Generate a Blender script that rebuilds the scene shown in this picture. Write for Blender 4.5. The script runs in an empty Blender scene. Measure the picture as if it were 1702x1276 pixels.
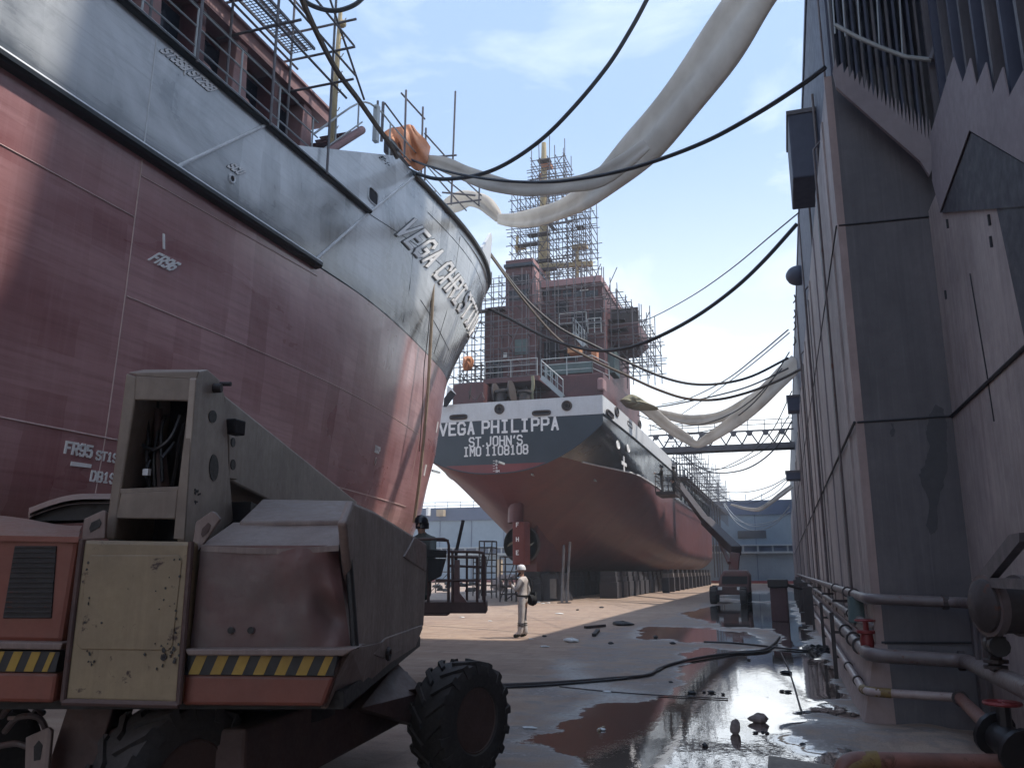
import bpy, math, random
from mathutils import Vector, Matrix
from math import sin, cos, tan, pi, radians, sqrt, atan2
R = random.Random(7)
sc = bpy.context.scene
COL = sc.collection

# ---------------------------------------------------------------- camera, sky, sun, exposure
F_PX, PITCH, YAW, CAM_H = 1380.0, radians(12.66), radians(17.9), 1.65
cam_d = bpy.data.cameras.new('camera')
cam_d.sensor_width = 36.0
cam_d.lens = F_PX / 1702.0 * 36.0
cam_d.clip_start, cam_d.clip_end = 0.05, 3000
cam = bpy.data.objects.new('camera', cam_d)
cam.location = (0, 0, CAM_H)
cam.rotation_euler = (pi / 2 + PITCH, 0, YAW)
COL.objects.link(cam)
sc.camera = cam

SUN_DIR = Vector((0.48, 0.10, 0.87)).normalized()      # from the scene towards the sun
sd = bpy.data.lights.new('sun', 'SUN')
sd.energy, sd.angle, sd.color = 1.8, radians(0.8), (1.0, 0.93, 0.84)
so = bpy.data.objects.new('sun', sd)
so.rotation_euler = SUN_DIR.to_track_quat('Z', 'Y').to_euler()
so.location = (30, 10, 60)
COL.objects.link(so)

world = bpy.data.worlds.new('World')
sc.world = world
world.use_nodes = True
def build_world():
    nt = world.node_tree
    N, L = nt.nodes, nt.links
    bg = N['Background']
    sky = N.new('ShaderNodeTexSky')
    sky.sky_type = 'NISHITA'
    sky.sun_disc = False
    sky.sun_elevation = math.asin(SUN_DIR.z)
    sky.sun_rotation = atan2(SUN_DIR.x, SUN_DIR.y)
    sky.air_density, sky.dust_density, sky.ozone_density = 1.3, 2.2, 1.6
    tc = N.new('ShaderNodeTexCoord')
    mp = N.new('ShaderNodeMapping'); mp.inputs['Scale'].default_value = (1.0, 1.0, 3.2)
    n1 = N.new('ShaderNodeTexNoise'); n1.inputs['Scale'].default_value = 3.1; n1.inputs['Detail'].default_value = 8
    n1.inputs['Roughness'].default_value = 0.58; n1.inputs['Distortion'].default_value = 0.5
    rp = N.new('ShaderNodeMapRange'); rp.inputs['From Min'].default_value = 0.50; rp.inputs['From Max'].default_value = 0.80
    sx = N.new('ShaderNodeSeparateXYZ')
    hz = N.new('ShaderNodeMapRange')                       # thin cloud veil thickens towards the horizon
    hz.inputs['From Min'].default_value = 0.52; hz.inputs['From Max'].default_value = 0.02
    hz.interpolation_type = 'SMOOTHSTEP'
    ad = N.new('ShaderNodeMath'); ad.operation = 'MULTIPLY_ADD'; ad.inputs[1].default_value = 0.55
    ad2 = N.new('ShaderNodeMath'); ad2.operation = 'MULTIPLY'; ad2.inputs[1].default_value = 0.85
    mx = N.new('ShaderNodeMix'); mx.data_type = 'RGBA'; mx.clamp_factor = True
    mx.inputs['B'].default_value = (5.8, 6.05, 6.2, 1)
    L.new(tc.outputs['Generated'], mp.inputs['Vector']); L.new(mp.outputs['Vector'], n1.inputs['Vector'])
    L.new(n1.outputs['Fac'], rp.inputs['Value'])
    L.new(tc.outputs['Generated'], sx.inputs['Vector']); L.new(sx.outputs['Z'], hz.inputs['Value'])
    L.new(hz.outputs['Result'], ad2.inputs[0])
    L.new(rp.outputs['Result'], ad.inputs[0]); L.new(ad2.outputs[0], ad.inputs[2])
    hs = N.new('ShaderNodeMix'); hs.data_type = 'RGBA'; hs.inputs['Factor'].default_value = SKY_FLAT
    hs.inputs['B'].default_value = (1.75, 2.5, 3.8, 1)
    L.new(sky.outputs['Color'], hs.inputs['A'])
    L.new(ad.outputs[0], mx.inputs['Factor']); L.new(hs.outputs['Result'], mx.inputs['A'])
    L.new(mx.outputs['Result'], bg.inputs['Color'])
    bg.inputs['Strength'].default_value = SKY_STRENGTH
SKY_STRENGTH, SKY_FLAT = 0.10, 0.75
build_world()
sc.view_settings.view_transform = 'Standard'
sc.view_settings.look = 'None'
sc.view_settings.exposure = 1.52
sc.view_settings.gamma = 1.0
sc.cycles.use_denoising = True
sc.cycles.max_bounces = 7
sc.cycles.diffuse_bounces = 3
sc.cycles.glossy_bounces = 3
sc.cycles.sample_clamp_indirect = 6.0

# ---------------------------------------------------------------- where a measured sight line meets a known plane of the place
_fw = Vector((-sin(YAW) * cos(PITCH), cos(YAW) * cos(PITCH), sin(PITCH)))
_rt = Vector((cos(YAW), sin(YAW), 0))
_up = _rt.cross(_fw)
_fh = Vector((-sin(YAW), cos(YAW), 0))
EYE = Vector((0, 0, CAM_H))
def ray(u, v):
    return _fw + _rt * ((u - 851) / F_PX) - _up * ((v - 638) / F_PX)
def at(u, v, X=None, Y=None, Z=None, B=None):
    d = ray(u, v)
    if X is not None: t = X / d.x
    elif Y is not None: t = Y / d.y
    elif Z is not None: t = (Z - CAM_H) / d.z
    else: t = B / d.dot(_fh)
    return EYE + d * t
def at_plan(u, v, p, q):
    """meets the vertical plane through the plan points p and q"""
    d = ray(u, v)
    n = Vector((q[1] - p[1], -(q[0] - p[0]), 0))
    t = (n.x * p[0] + n.y * p[1]) / d.dot(n)
    return EYE + d * t

# ---------------------------------------------------------------- mesh helpers
class MB:
    """collects boxes, tubes, prisms and sheets and links them as ONE mesh object"""
    def __init__(s): s.v, s.f, s.m = [], [], []
    def add(s, vs, fs, mi=0):
        o = len(s.v); s.v += [Vector(p) for p in vs]
        for f in fs: s.f.append(tuple(i + o for i in f)); s.m.append(mi)
        return s
    def box(s, lo, hi, mi=0, bev=0.0):
        x0, y0, z0 = lo; x1, y1, z1 = hi
        if bev > 0:
            return s.prism([(x0 + bev, y0), (x1 - bev, y0), (x1, y0 + bev), (x1, y1 - bev), (x1 - bev, y1), (x0 + bev, y1), (x0, y1 - bev), (x0, y0 + bev)], z0, z1, mi)
        return s.add([(x0, y0, z0), (x1, y0, z0), (x1, y1, z0), (x0, y1, z0), (x0, y0, z1), (x1, y0, z1), (x1, y1, z1), (x0, y1, z1)],
                     [(0, 3, 2, 1), (4, 5, 6, 7), (0, 1, 5, 4), (1, 2, 6, 5), (2, 3, 7, 6), (3, 0, 4, 7)], mi)
    def prism(s, poly, z0, z1, mi=0):
        n = len(poly)
        vs = [(p[0], p[1], z0) for p in poly] + [(p[0], p[1], z1) for p in poly]
        fs = [tuple(range(n - 1, -1, -1)), tuple(range(n, 2 * n))] + [(i, (i + 1) % n, n + (i + 1) % n, n + i) for i in range(n)]
        return s.add(vs, fs, mi)
    def slab(s, poly3, off, mi=0):
        """a polygon in space given a thickness vector"""
        n = len(poly3); off = Vector(off)
        vs = [Vector(p) for p in poly3] + [Vector(p) + off for p in poly3]
        fs = [tuple(range(n - 1, -1, -1)), tuple(range(n, 2 * n))] + [(i, (i + 1) % n, n + (i + 1) % n, n + i) for i in range(n)]
        return s.add(vs, fs, mi)
    def hexa(s, a, b, mi=0):
        """solid between two quads"""
        return s.add(list(a) + list(b), [(3, 2, 1, 0), (4, 5, 6, 7), (0, 1, 5, 4), (1, 2, 6, 5), (2, 3, 7, 6), (3, 0, 4, 7)], mi)
    def bar(s, a, b, w, h, up=(0, 0, 1), mi=0):
        a, b, up = Vector(a), Vector(b), Vector(up)
        d = (b - a).normalized(); x = d.cross(up)
        if x.length < 1e-4: x = d.cross(Vector((1, 0, 0)))
        x = x.normalized() * (w / 2); y = x.cross(d).normalized() * (h / 2)
        return s.hexa([a - x - y, a + x - y, a + x + y, a - x + y], [b - x - y, b + x - y, b + x + y, b - x + y], mi)
    def tube(s, pts, r, n=8, mi=0, caps=True, flat=None, close=False):
        pts = [Vector(p) for p in pts]; m = len(pts); rings = []
        nx = None
        for i, p in enumerate(pts):
            rr = r[i] if isinstance(r, (list, tuple)) else r
            if close: d = (pts[(i + 1) % m] - pts[i - 1]).normalized()
            else: d = (pts[min(i + 1, m - 1)] - pts[max(i - 1, 0)])
            d = d.normalized() if d.length > 1e-9 else Vector((0, 0, 1))
            if nx is None:
                ref = Vector((0, 0, 1)) if abs(d.z) < 0.95 else Vector((1, 0, 0))
                nx = d.cross(ref).normalized()
            else:
                nx = (nx - d * nx.dot(d)); nx = nx.normalized() if nx.length > 1e-6 else d.orthogonal().normalized()
            ny = d.cross(nx)
            k = flat if flat else 1.0
            rings.append([p + nx * (rr * cos(2 * pi * j / n)) + ny * (rr * k * sin(2 * pi * j / n)) for j in range(n)])
        vs = [q for rg in rings for q in rg]; fs = []
        for i in range(m if close else m - 1):
            a, b = i * n, ((i + 1) % m) * n
            for j in range(n): fs.append((a + j, a + (j + 1) % n, b + (j + 1) % n, b + j))
        if caps and not close:
            fs.append(tuple(range(n - 1, -1, -1))); fs.append(tuple((m - 1) * n + j for j in range(n)))
        return s.add(vs, fs, mi)
    def lathe(s, prof, c=(0, 0, 0), axis=(0, 0, 1), n=24, mi=0):
        """prof: list of (radius, height along axis)"""
        c, ax = Vector(c), Vector(axis).normalized()
        e1 = ax.orthogonal().normalized(); e2 = ax.cross(e1)
        vs = [c + ax * h + (e1 * cos(2 * pi * j / n) + e2 * sin(2 * pi * j / n)) * r for r, h in prof for j in range(n)]
        fs = [(i * n + j, i * n + (j + 1) % n, (i + 1) * n + (j + 1) % n, (i + 1) * n + j) for i in range(len(prof) - 1) for j in range(n)]
        if prof[0][0] > 1e-4: fs.append(tuple(range(n - 1, -1, -1)))
        if prof[-1][0] > 1e-4: fs.append(tuple((len(prof) - 1) * n + j for j in range(n)))
        return s.add(vs, fs, mi)
    def sheet(s, grid, mi=0):
        nr, nc = len(grid), len(grid[0])
        return s.add([p for row in grid for p in row], [(i * nc + j, i * nc + j + 1, (i + 1) * nc + j + 1, (i + 1) * nc + j) for i in range(nr - 1) for j in range(nc - 1)], mi)
    def ball(s, c, r, n=12, m=8, mi=0, sc3=(1, 1, 1)):
        c = Vector(c)
        g = [[c + Vector((r * sc3[0] * sin(pi * i / m) * cos(2 * pi * j / n), r * sc3[1] * sin(pi * i / m) * sin(2 * pi * j / n), r * sc3[2] * cos(pi * i / m))) for j in range(n + 1)] for i in range(m + 1)]
        return s.sheet(g, mi)
    def build(s, name, mats, parent=None, smooth=False, local=False, bevel=0, weld=True, angle=40):
        me = bpy.data.meshes.new(name)
        o = bpy.data.objects.new(name, me); COL.objects.link(o)
        off = Vector((0, 0, 0))
        if parent is not None:
            o.parent = parent
            if not local: off = world_loc(parent)
        me.from_pydata([tuple(p - off) for p in s.v], [], s.f)
        if not isinstance(mats, (list, tuple)): mats = [mats]
        for m in mats: me.materials.append(m)
        if len(mats) > 1: me.polygons.foreach_set('material_index', s.m)
        me.validate()
        if smooth:
            me.polygons.foreach_set('use_smooth', [True] * len(me.polygons))
            if angle < 180: me.set_sharp_from_angle(angle=radians(angle))
        me.update()
        if bevel:
            b = o.modifiers.new('bevel', 'BEVEL'); b.width = bevel; b.segments = 2; b.limit_method = 'ANGLE'; b.angle_limit = radians(35)
        return o

def world_loc(o):
    p = Vector(o.location)
    while o.parent is not None:
        o = o.parent; p += Vector(o.location)
    return p
def tag(o, label=None, cat=None, group=None, kind=None):
    if label: o['label'] = label
    if cat: o['category'] = cat
    if group: o['group'] = group
    if kind: o['kind'] = kind
    return o
def thing(name, label, cat, loc=(0, 0, 0), group=None, rz=0.0):
    o = bpy.data.objects.new(name, None); COL.objects.link(o)
    o.empty_display_size = 0.2
    o.location = loc; o.rotation_euler = (0, 0, rz)
    return tag(o, label, cat, group)
KIDS = {}
def copy_tree(o, parent=None):
    c = o.copy(); COL.objects.link(c); c.parent = parent
    for ch in list(o.children): copy_tree(ch, c)
    return c
def lerp(a, b, t): return a + (b - a) * t
def interp(x, xs, ys):
    if x <= xs[0]: return ys[0]
    for i in range(len(xs) - 1):
        if x <= xs[i + 1]:
            t = (x - xs[i]) / (xs[i + 1] - xs[i]); return ys[i] + (ys[i + 1] - ys[i]) * t
    return ys[-1]
def crom(pts, n=8):
    """smooth curve through the points"""
    P = [Vector(p) for p in pts]; out = []
    P = [P[0] * 2 - P[1]] + P + [P[-1] * 2 - P[-2]]
    for i in range(1, len(P) - 2):
        a, b, c, d = P[i - 1:i + 3]
        for k in range(n):
            t = k / n
            out.append(0.5 * ((2 * b) + (c - a) * t + (2 * a - 5 * b + 4 * c - d) * t * t + (3 * b - a - 3 * c + d) * t ** 3))
    out.append(P[-2]); return out

# ---------------------------------------------------------------- materials
def new_mat(name):
    m = bpy.data.materials.new(name); m.use_nodes = True
    nt = m.node_tree
    return m, nt.nodes, nt.links, nt.nodes['Principled BSDF']
def _noise(N, L, vec, scale, detail=6, rough=0.6, dist=0.0):
    n = N.new('ShaderNodeTexNoise'); n.inputs['Scale'].default_value = scale
    n.inputs['Detail'].default_value = detail; n.inputs['Roughness'].default_value = rough; n.inputs['Distortion'].default_value = dist
    L.new(vec, n.inputs['Vector']); return n.outputs['Fac']
def _map(N, L, vec, scale=(1, 1, 1), loc=(0, 0, 0)):
    m = N.new('ShaderNodeMapping'); m.inputs['Scale'].default_value = scale; m.inputs['Location'].default_value = loc
    L.new(vec, m.inputs['Vector']); return m.outputs['Vector']
def _rng(N, L, val, a, b, c=0.0, d=1.0, smooth=False):
    r = N.new('ShaderNodeMapRange'); r.inputs['From Min'].default_value = a; r.inputs['From Max'].default_value = b
    r.inputs['To Min'].default_value = c; r.inputs['To Max'].default_value = d
    if smooth: r.interpolation_type = 'SMOOTHSTEP'
    L.new(val, r.inputs['Value']); return r.outputs['Result']
def _mix(N, L, fac, a, b, mode='MIX'):
    m = N.new('ShaderNodeMix'); m.data_type = 'RGBA'; m.blend_type = mode
    for k, x in (('Factor', fac), ('A', a), ('B', b)):
        if isinstance(x, (int, float)): m.inputs[k].default_value = x
        elif isinstance(x, tuple): m.inputs[k].default_value = x if len(x) == 4 else (*x, 1)
        else: L.new(x, m.inputs[k])
    return m.outputs['Result']
def _math(N, L, op, a, b=None, c=None):
    m = N.new('ShaderNodeMath'); m.operation = op
    for i, x in enumerate((a, b, c)):
        if x is None: continue
        if isinstance(x, (int, float)): m.inputs[i].default_value = x
        else: L.new(x, m.inputs[i])
    return m.outputs[0]
def _coord(N): return N.new('ShaderNodeTexCoord').outputs['Object']
def _geo(N): return N.new('ShaderNodeNewGeometry')
def _bump(N, L, P, h, strength=0.2, dist=0.02):
    b = N.new('ShaderNodeBump'); b.inputs['Strength'].default_value = strength; b.inputs['Distance'].default_value = dist
    L.new(h, b.inputs['Height']); L.new(b.outputs['Normal'], P.inputs['Normal']); return b

def worn(name, base, dark=None, rough=0.55, metal=0.0, scale=2.0, amount=0.5, rust=0.0, rust_col=(0.10, 0.035, 0.018), dust=0.0, dust_col=(0.20, 0.148, 0.122),
         streak=0.0, bump=0.15, bscale=30.0, spec=0.5):
    """painted or bare metal with uneven tone, rust spots, dust lying on what faces up, and run-down streaks"""
    m, N, L, P = new_mat(name)
    dark = dark or tuple(c * 0.55 for c in base)
    v = _coord(N)
    n = _noise(N, L, v, scale, 7, 0.62, 0.3)
    c = _mix(N, L, _rng(N, L, n, 0.36, 0.68, 0, amount), base, dark)
    n2 = _noise(N, L, v, scale * 9, 5, 0.7)
    c = _mix(N, L, _rng(N, L, n2, 0.4, 0.7, 0, 0.25), c, tuple(x * 0.6 for x in base))
    if streak:
        sn = _noise(N, L, _map(N, L, v, (3.0, 3.0, 0.12)), 3.0, 6, 0.7)
        c = _mix(N, L, _rng(N, L, sn, 0.46, 0.72, 0, streak), c, dark)
        sn2 = _noise(N, L, _map(N, L, v, (5.0, 5.0, 0.16), (3, 1, 0)), 4.0, 5, 0.7)
        c = _mix(N, L, _rng(N, L, sn2, 0.55, 0.75, 0, streak * 0.6), c, tuple(min(1, x * 1.5) for x in base))
    if rust:
        rn = _noise(N, L, v, scale * 3.3, 9, 0.72, 0.4)
        c = _mix(N, L, _rng(N, L, rn, 0.70 - 0.22 * rust, 0.74 - 0.20 * rust), c, rust_col)
    if dust:
        g = _geo(N); s = N.new('ShaderNodeSeparateXYZ'); L.new(g.outputs['Normal'], s.inputs['Vector'])
        dn = _noise(N, L, v, 5.0, 6, 0.6)
        f = _math(N, L, 'MULTIPLY', _rng(N, L, s.outputs['Z'], 0.15, 0.85, 0.10, 1.0), _rng(N, L, dn, 0.25, 0.7, 0.45, 1.0))
        f = _math(N, L, 'MULTIPLY', f, dust)
        c = _mix(N, L, f, c, dust_col)
    L.new(c, P.inputs['Base Color'])
    P.inputs['Metallic'].default_value = metal
    P.inputs['Specular IOR Level'].default_value = spec
    L.new(_rng(N, L, n2, 0.3, 0.7, max(0.05, rough - 0.12), min(1, rough + 0.12)), P.inputs['Roughness'])
    if bump: _bump(N, L, P, _noise(N, L, v, bscale, 5, 0.6), bump, 0.01)
    return m
def plain(name, col, rough=0.6, metal=0.0):
    m, N, L, P = new_mat(name)
    v = _coord(N)
    c = _mix(N, L, _rng(N, L, _noise(N, L, v, 12.0, 5), 0.35, 0.7, 0, 0.4), col, tuple(x * 0.6 for x in col))
    L.new(c, P.inputs['Base Color']); P.inputs['Roughness'].default_value = rough; P.inputs['Metallic'].default_value = metal
    return m
M = {}
def make_hull_material(name, line_z, red, redlight, black, grey, cloud, band, dark_y=None, coat=0.55):
    m, N, L, P = new_mat(name)
    v = _coord(N)
    sp = N.new('ShaderNodeSeparateXYZ'); L.new(v, sp.inputs['Vector'])
    # frame-by-frame panels where coats overlap
    sn = N.new('ShaderNodeVectorMath'); sn.operation = 'SNAP'; sn.inputs[1].default_value = (50, 0.62, 0.55)
    wob = _noise(N, L, v, 0.8, 3)
    ofs = N.new('ShaderNodeVectorMath'); ofs.operation = 'ADD'; L.new(v, ofs.inputs[0])
    cmb = N.new('ShaderNodeCombineXYZ'); L.new(_math(N, L, 'MULTIPLY', wob, 0.25), cmb.inputs['Y']); L.new(_math(N, L, 'MULTIPLY', wob, -0.2), cmb.inputs['Z'])
    L.new(cmb.outputs[0], ofs.inputs[1]); L.new(ofs.outputs[0], sn.inputs[0])
    wn = N.new('ShaderNodeTexWhiteNoise'); wn.noise_dimensions = '3D'; L.new(sn.outputs[0], wn.inputs['Vector'])
    sn2 = N.new('ShaderNodeVectorMath'); sn2.operation = 'SNAP'; sn2.inputs[1].default_value = (50, 0.62, 50)
    L.new(ofs.outputs[0], sn2.inputs[0])
    wn2 = N.new('ShaderNodeTexWhiteNoise'); wn2.noise_dimensions = '3D'; L.new(sn2.outputs[0], wn2.inputs['Vector'])
    pan = _math(N, L, 'ADD', _math(N, L, 'MULTIPLY', wn.outputs['Value'], 0.45), _math(N, L, 'MULTIPLY', wn2.outputs['Value'], 0.55))
    big = _noise(N, L, _map(N, L, v, (0.4, 0.22, 0.5)), 1.0, 5, 0.55, 0.5)
    strk = _noise(N, L, _map(N, L, v, (1, 0.25, 6.0)), 2.2, 7, 0.7)
    vst = _noise(N, L, _map(N, L, v, (1, 5.0, 0.2)), 1.6, 6, 0.7)
    rf = _math(N, L, 'ADD', _math(N, L, 'MULTIPLY', pan, 0.50), _rng(N, L, big, 0.3, 0.72, 0.0, 0.6))
    rc = _mix(N, L, rf, red, redlight)
    rc = _mix(N, L, _rng(N, L, strk, 0.45, 0.7, 0, 0.35), rc, tuple(x * 0.6 for x in red))
    rc = _mix(N, L, _rng(N, L, vst, 0.5, 0.75, 0, 0.25), rc, redlight)
    # dusty topside paint, clean and dark in a band just above the boot line
    cl = _noise(N, L, _map(N, L, v, (0.3, 0.30, 0.42), (3, 1.7, 0)), 1.25, 7, 0.60, 0.8)
    cf = _rng(N, L, cl, 0.26, 0.60, 0.0, 1.0, True)
    cf = _math(N, L, 'ADD', _math(N, L, 'MULTIPLY', cf, 0.7), _math(N, L, 'MULTIPLY', pan, 0.32))
    bl = _rng(N, L, _math(N, L, 'ADD', sp.outputs['Z'], _math(N, L, 'MULTIPLY', strk, band)), line_z + band * 0.55, line_z + band * 1.7, 0.12, 1.0, True)
    cf = _math(N, L, 'MULTIPLY', _math(N, L, 'MULTIPLY', cf, bl), cloud)
    if dark_y is not None:                                  # topside darkened towards the bow, below the forecastle edge
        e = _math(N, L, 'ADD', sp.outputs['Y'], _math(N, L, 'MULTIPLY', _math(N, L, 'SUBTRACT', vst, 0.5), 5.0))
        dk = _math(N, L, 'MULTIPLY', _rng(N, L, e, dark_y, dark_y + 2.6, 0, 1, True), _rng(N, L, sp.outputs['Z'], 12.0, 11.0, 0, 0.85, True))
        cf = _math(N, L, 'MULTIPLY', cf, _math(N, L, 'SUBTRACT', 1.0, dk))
    bc = _mix(N, L, cf, black, grey)
    bc = _mix(N, L, _rng(N, L, strk, 0.5, 0.72, 0, 0.3), bc, tuple(x * 0.7 for x in black))
    isup = _math(N, L, 'GREATER_THAN', _math(N, L, 'ADD', sp.outputs['Z'], _math(N, L, 'MULTIPLY', wob, 0.02)), line_z)
    L.new(_mix(N, L, isup, rc, bc), P.inputs['Base Color'])
    r1 = _rng(N, L, big, 0.3, 0.7, 0.24, 0.40) if coat > 0.3 else _rng(N, L, big, 0.3, 0.7, 0.50, 0.68)
    r2 = _rng(N, L, cf, 0.0, 1.0, 0.16, 0.42)
    rm = N.new('ShaderNodeMix'); rm.data_type = 'FLOAT'
    L.new(isup, rm.inputs['Factor']); L.new(r1, rm.inputs['A']); L.new(r2, rm.inputs['B']); L.new(rm.outputs['Result'], P.inputs['Roughness'])
    P.inputs['Coat Weight'].default_value = coat; P.inputs['Coat Roughness'].default_value = 0.16; P.inputs['Coat IOR'].default_value = 1.6
    # plating hungry-horse waviness
    h = _math(N, L, 'ADD', _math(N, L, 'MULTIPLY', _noise(N, L, _map(N, L, v, (1, 1.6, 1.6)), 1.0, 2), 0.8), _math(N, L, 'MULTIPLY', _noise(N, L, v, 25, 4), 0.02))
    _bump(N, L, P, h, 0.35, 0.05)
    return m
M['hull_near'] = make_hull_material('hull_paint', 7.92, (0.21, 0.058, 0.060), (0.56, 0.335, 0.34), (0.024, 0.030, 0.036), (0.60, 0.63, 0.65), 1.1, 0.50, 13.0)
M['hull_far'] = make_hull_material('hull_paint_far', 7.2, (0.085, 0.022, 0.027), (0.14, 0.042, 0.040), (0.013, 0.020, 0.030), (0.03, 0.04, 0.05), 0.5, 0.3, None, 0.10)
M['navy'] = worn('navy_topside_paint', (0.026, 0.040, 0.056), rough=0.42, amount=0.4, scale=0.6, bump=0.03)
M['bulwark_white'] = worn('white_bulwark_paint', (0.62, 0.64, 0.66), (0.45, 0.45, 0.45), rough=0.45, scale=1.2, amount=0.4, streak=0.25, bump=0.03)
M['letter_white'] = worn('white_letter_paint', (0.88, 0.88, 0.88), (0.5, 0.5, 0.5), rough=0.5, scale=4, amount=0.4, bump=0.05)
M['strake_black'] = worn('black_strake_paint', (0.012, 0.017, 0.022), rough=0.4, scale=2, amount=0.5, bump=0.05)
M['strake_edge'] = worn('pale_edge_and_highlight_paint', (0.66, 0.69, 0.72), rough=0.5, scale=3, amount=0.5, bump=0.05)
M['primer'] = worn('red_oxide_primer', (0.115, 0.040, 0.043), (0.045, 0.022, 0.026), rough=0.6, scale=1.4, amount=0.7, streak=0.45, bump=0.08)
M['primer_pink'] = worn('chalky_pink_primer', (0.33, 0.20, 0.20), (0.2, 0.1, 0.1), rough=0.7, scale=1.5, amount=0.6, streak=0.3, bump=0.08)
M['weld_light'] = worn('worn_weld_seam', (0.62, 0.46, 0.43), rough=0.6, scale=3, amount=0.5, bump=0.0)
M['glass_dark'] = worn('dark_window_glass', (0.012, 0.018, 0.03), rough=0.18, scale=1, amount=0.4, bump=0.0)
M['opening_dark'] = worn('unlit_interior_paint', (0.012, 0.012, 0.018), rough=0.8, scale=1, amount=0.4, bump=0.0)
M['scaffold'] = worn('grey_scaffold_steel', (0.13, 0.13, 0.145), (0.08, 0.06, 0.055), rough=0.55, metal=0.35, scale=3, amount=0.7, rust=0.35, bump=0.0)
M['rail_white'] = worn('galvanised_rail', (0.36, 0.39, 0.40), rough=0.5, metal=0.2, scale=3, amount=0.5, bump=0.0)
M['mast_yellow'] = worn('buff_mast_paint', (0.42, 0.34, 0.19), rough=0.6, scale=2, amount=0.6, rust=0.3, bump=0.0)
M['hose'] = worn('black_rubber_hose', (0.030, 0.032, 0.038), rough=0.62, scale=4, amount=0.5, bump=0.05)
M['hose_tan'] = worn('dusty_brown_hose', (0.12, 0.095, 0.075), rough=0.7, scale=4, amount=0.5, bump=0.05)
M['rope_tan'] = worn('tan_rope', (0.42, 0.33, 0.24), rough=0.9, scale=6, amount=0.5, bump=0.1)
M['wall_pale'] = worn('weathered_grey_plating', (0.42, 0.355, 0.335), (0.19, 0.158, 0.155), rough=0.6, scale=0.7, amount=0.75, streak=0.75, rust=0.05, bump=0.10, bscale=9)
M['wall_dark'] = worn('dark_slate_plating', (0.115, 0.104, 0.112), (0.052, 0.048, 0.056), rough=0.5, scale=0.9, amount=0.9, streak=0.65, rust=0.06, bump=0.12, bscale=9)
M['wall_band'] = worn('pale_mauve_plating', (0.27, 0.23, 0.24), (0.17, 0.145, 0.155), rough=0.65, scale=0.8, amount=0.6, streak=0.2, bump=0.10, bscale=12)
M['wall_navy'] = worn('navy_upper_plating', (0.060, 0.068, 0.105), (0.038, 0.042, 0.066), rough=0.6, scale=0.4, amount=0.6, streak=0.3, bump=0.05)
M['wall_foot'] = worn('pinkish_foot_plating', (0.36, 0.27, 0.25), (0.2, 0.15, 0.145), rough=0.6, scale=1.1, amount=0.7, streak=0.3, rust=0.2, bump=0.1)
M['seam_dark'] = worn('dark_tarred_seam', (0.022, 0.022, 0.028), rough=0.7, scale=3, amount=0.5, bump=0.0)
M['bay_shade'] = worn('painted_bay_shade', (0.042, 0.042, 0.056), (0.028, 0.028, 0.038), rough=0.6, scale=0.8, amount=0.7, streak=0.4, bump=0.05)  # darker plating tone so flat slabs read as shaded recesses
M['mach_buff_lit'] = worn('lit_dusty_boom_paint', (0.44, 0.375, 0.31), (0.27, 0.215, 0.175), rough=0.5, scale=1.6, amount=0.9, rust=0.2, rust_col=(0.06, 0.03, 0.022), dust=0.4, streak=0.4, bump=0.06)  # paler copy of the boom buff; the light it catches is in the colour
M['stain'] = worn('tarry_stain', (0.040, 0.040, 0.047), (0.055, 0.052, 0.06), rough=0.5, scale=1.5, amount=0.8, bump=0.05)
M['pipe'] = worn('grey_pipe_paint', (0.15, 0.125, 0.125), (0.07, 0.05, 0.05), rough=0.42, scale=3, amount=0.7, rust=0.5, dust=0.4, bump=0.08)
M['pipe_rust'] = worn('rusty_red_pipe_paint', (0.22, 0.085, 0.062), (0.09, 0.035, 0.025), rough=0.5, scale=3, amount=0.8, rust=0.6, dust=0.3, bump=0.1)
M['pipe_pale'] = worn('worn_pale_pipe_paint', (0.40, 0.33, 0.31), (0.2, 0.1, 0.08), rough=0.4, scale=4, amount=0.6, rust=0.3, bump=0.06)
M['elbow_yellow'] = worn('rusty_yellow_elbow_paint', (0.22, 0.14, 0.04), (0.10, 0.06, 0.02), rough=0.6, scale=5, amount=0.8, rust=0.6, bump=0.1)
M['valve_red'] = worn('red_valve_paint', (0.22, 0.03, 0.03), rough=0.5, scale=5, amount=0.6, rust=0.3, bump=0.05)
M['valve_black'] = worn('black_cast_iron', (0.030, 0.028, 0.030), rough=0.45, metal=0.3, scale=5, amount=0.6, bump=0.1)
M['iron'] = worn('rusty_dark_iron', (0.065, 0.055, 0.055), (0.035, 0.025, 0.022), rough=0.65, metal=0.2, scale=3, amount=0.7, rust=0.5, bump=0.1)
M['blue_wall'] = worn('blue_far_plating', (0.21, 0.275, 0.335), (0.14, 0.19, 0.24), rough=0.6, scale=0.25, amount=0.7, streak=0.35, bump=0.0)
M['blue_dark'] = worn('dark_blue_band_plating', (0.070, 0.095, 0.165), (0.05, 0.07, 0.11), rough=0.6, scale=0.3, amount=0.6, streak=0.3, bump=0.0)
M['pale_steel'] = worn('pale_ledge_paint', (0.38, 0.42, 0.44), rough=0.6, scale=1, amount=0.5, bump=0.0)
M['block'] = worn('shaded_keel_block_timber', (0.045, 0.043, 0.055), (0.04, 0.038, 0.045), rough=0.75, scale=1.2, amount=0.7, streak=0.5, bump=0.15)  # near-black tone deepened to carry the shade under the ships
M['block_pale'] = worn('pale_weathered_shore_timber', (0.22, 0.20, 0.19), rough=0.8, scale=1.2, amount=0.7, streak=0.5, bump=0.15)
M['prop_gold'] = worn('dull_bronze', (0.26, 0.22, 0.15), (0.12, 0.11, 0.09), rough=0.45, metal=0.6, scale=2, amount=0.7, bump=0.02)
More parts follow.
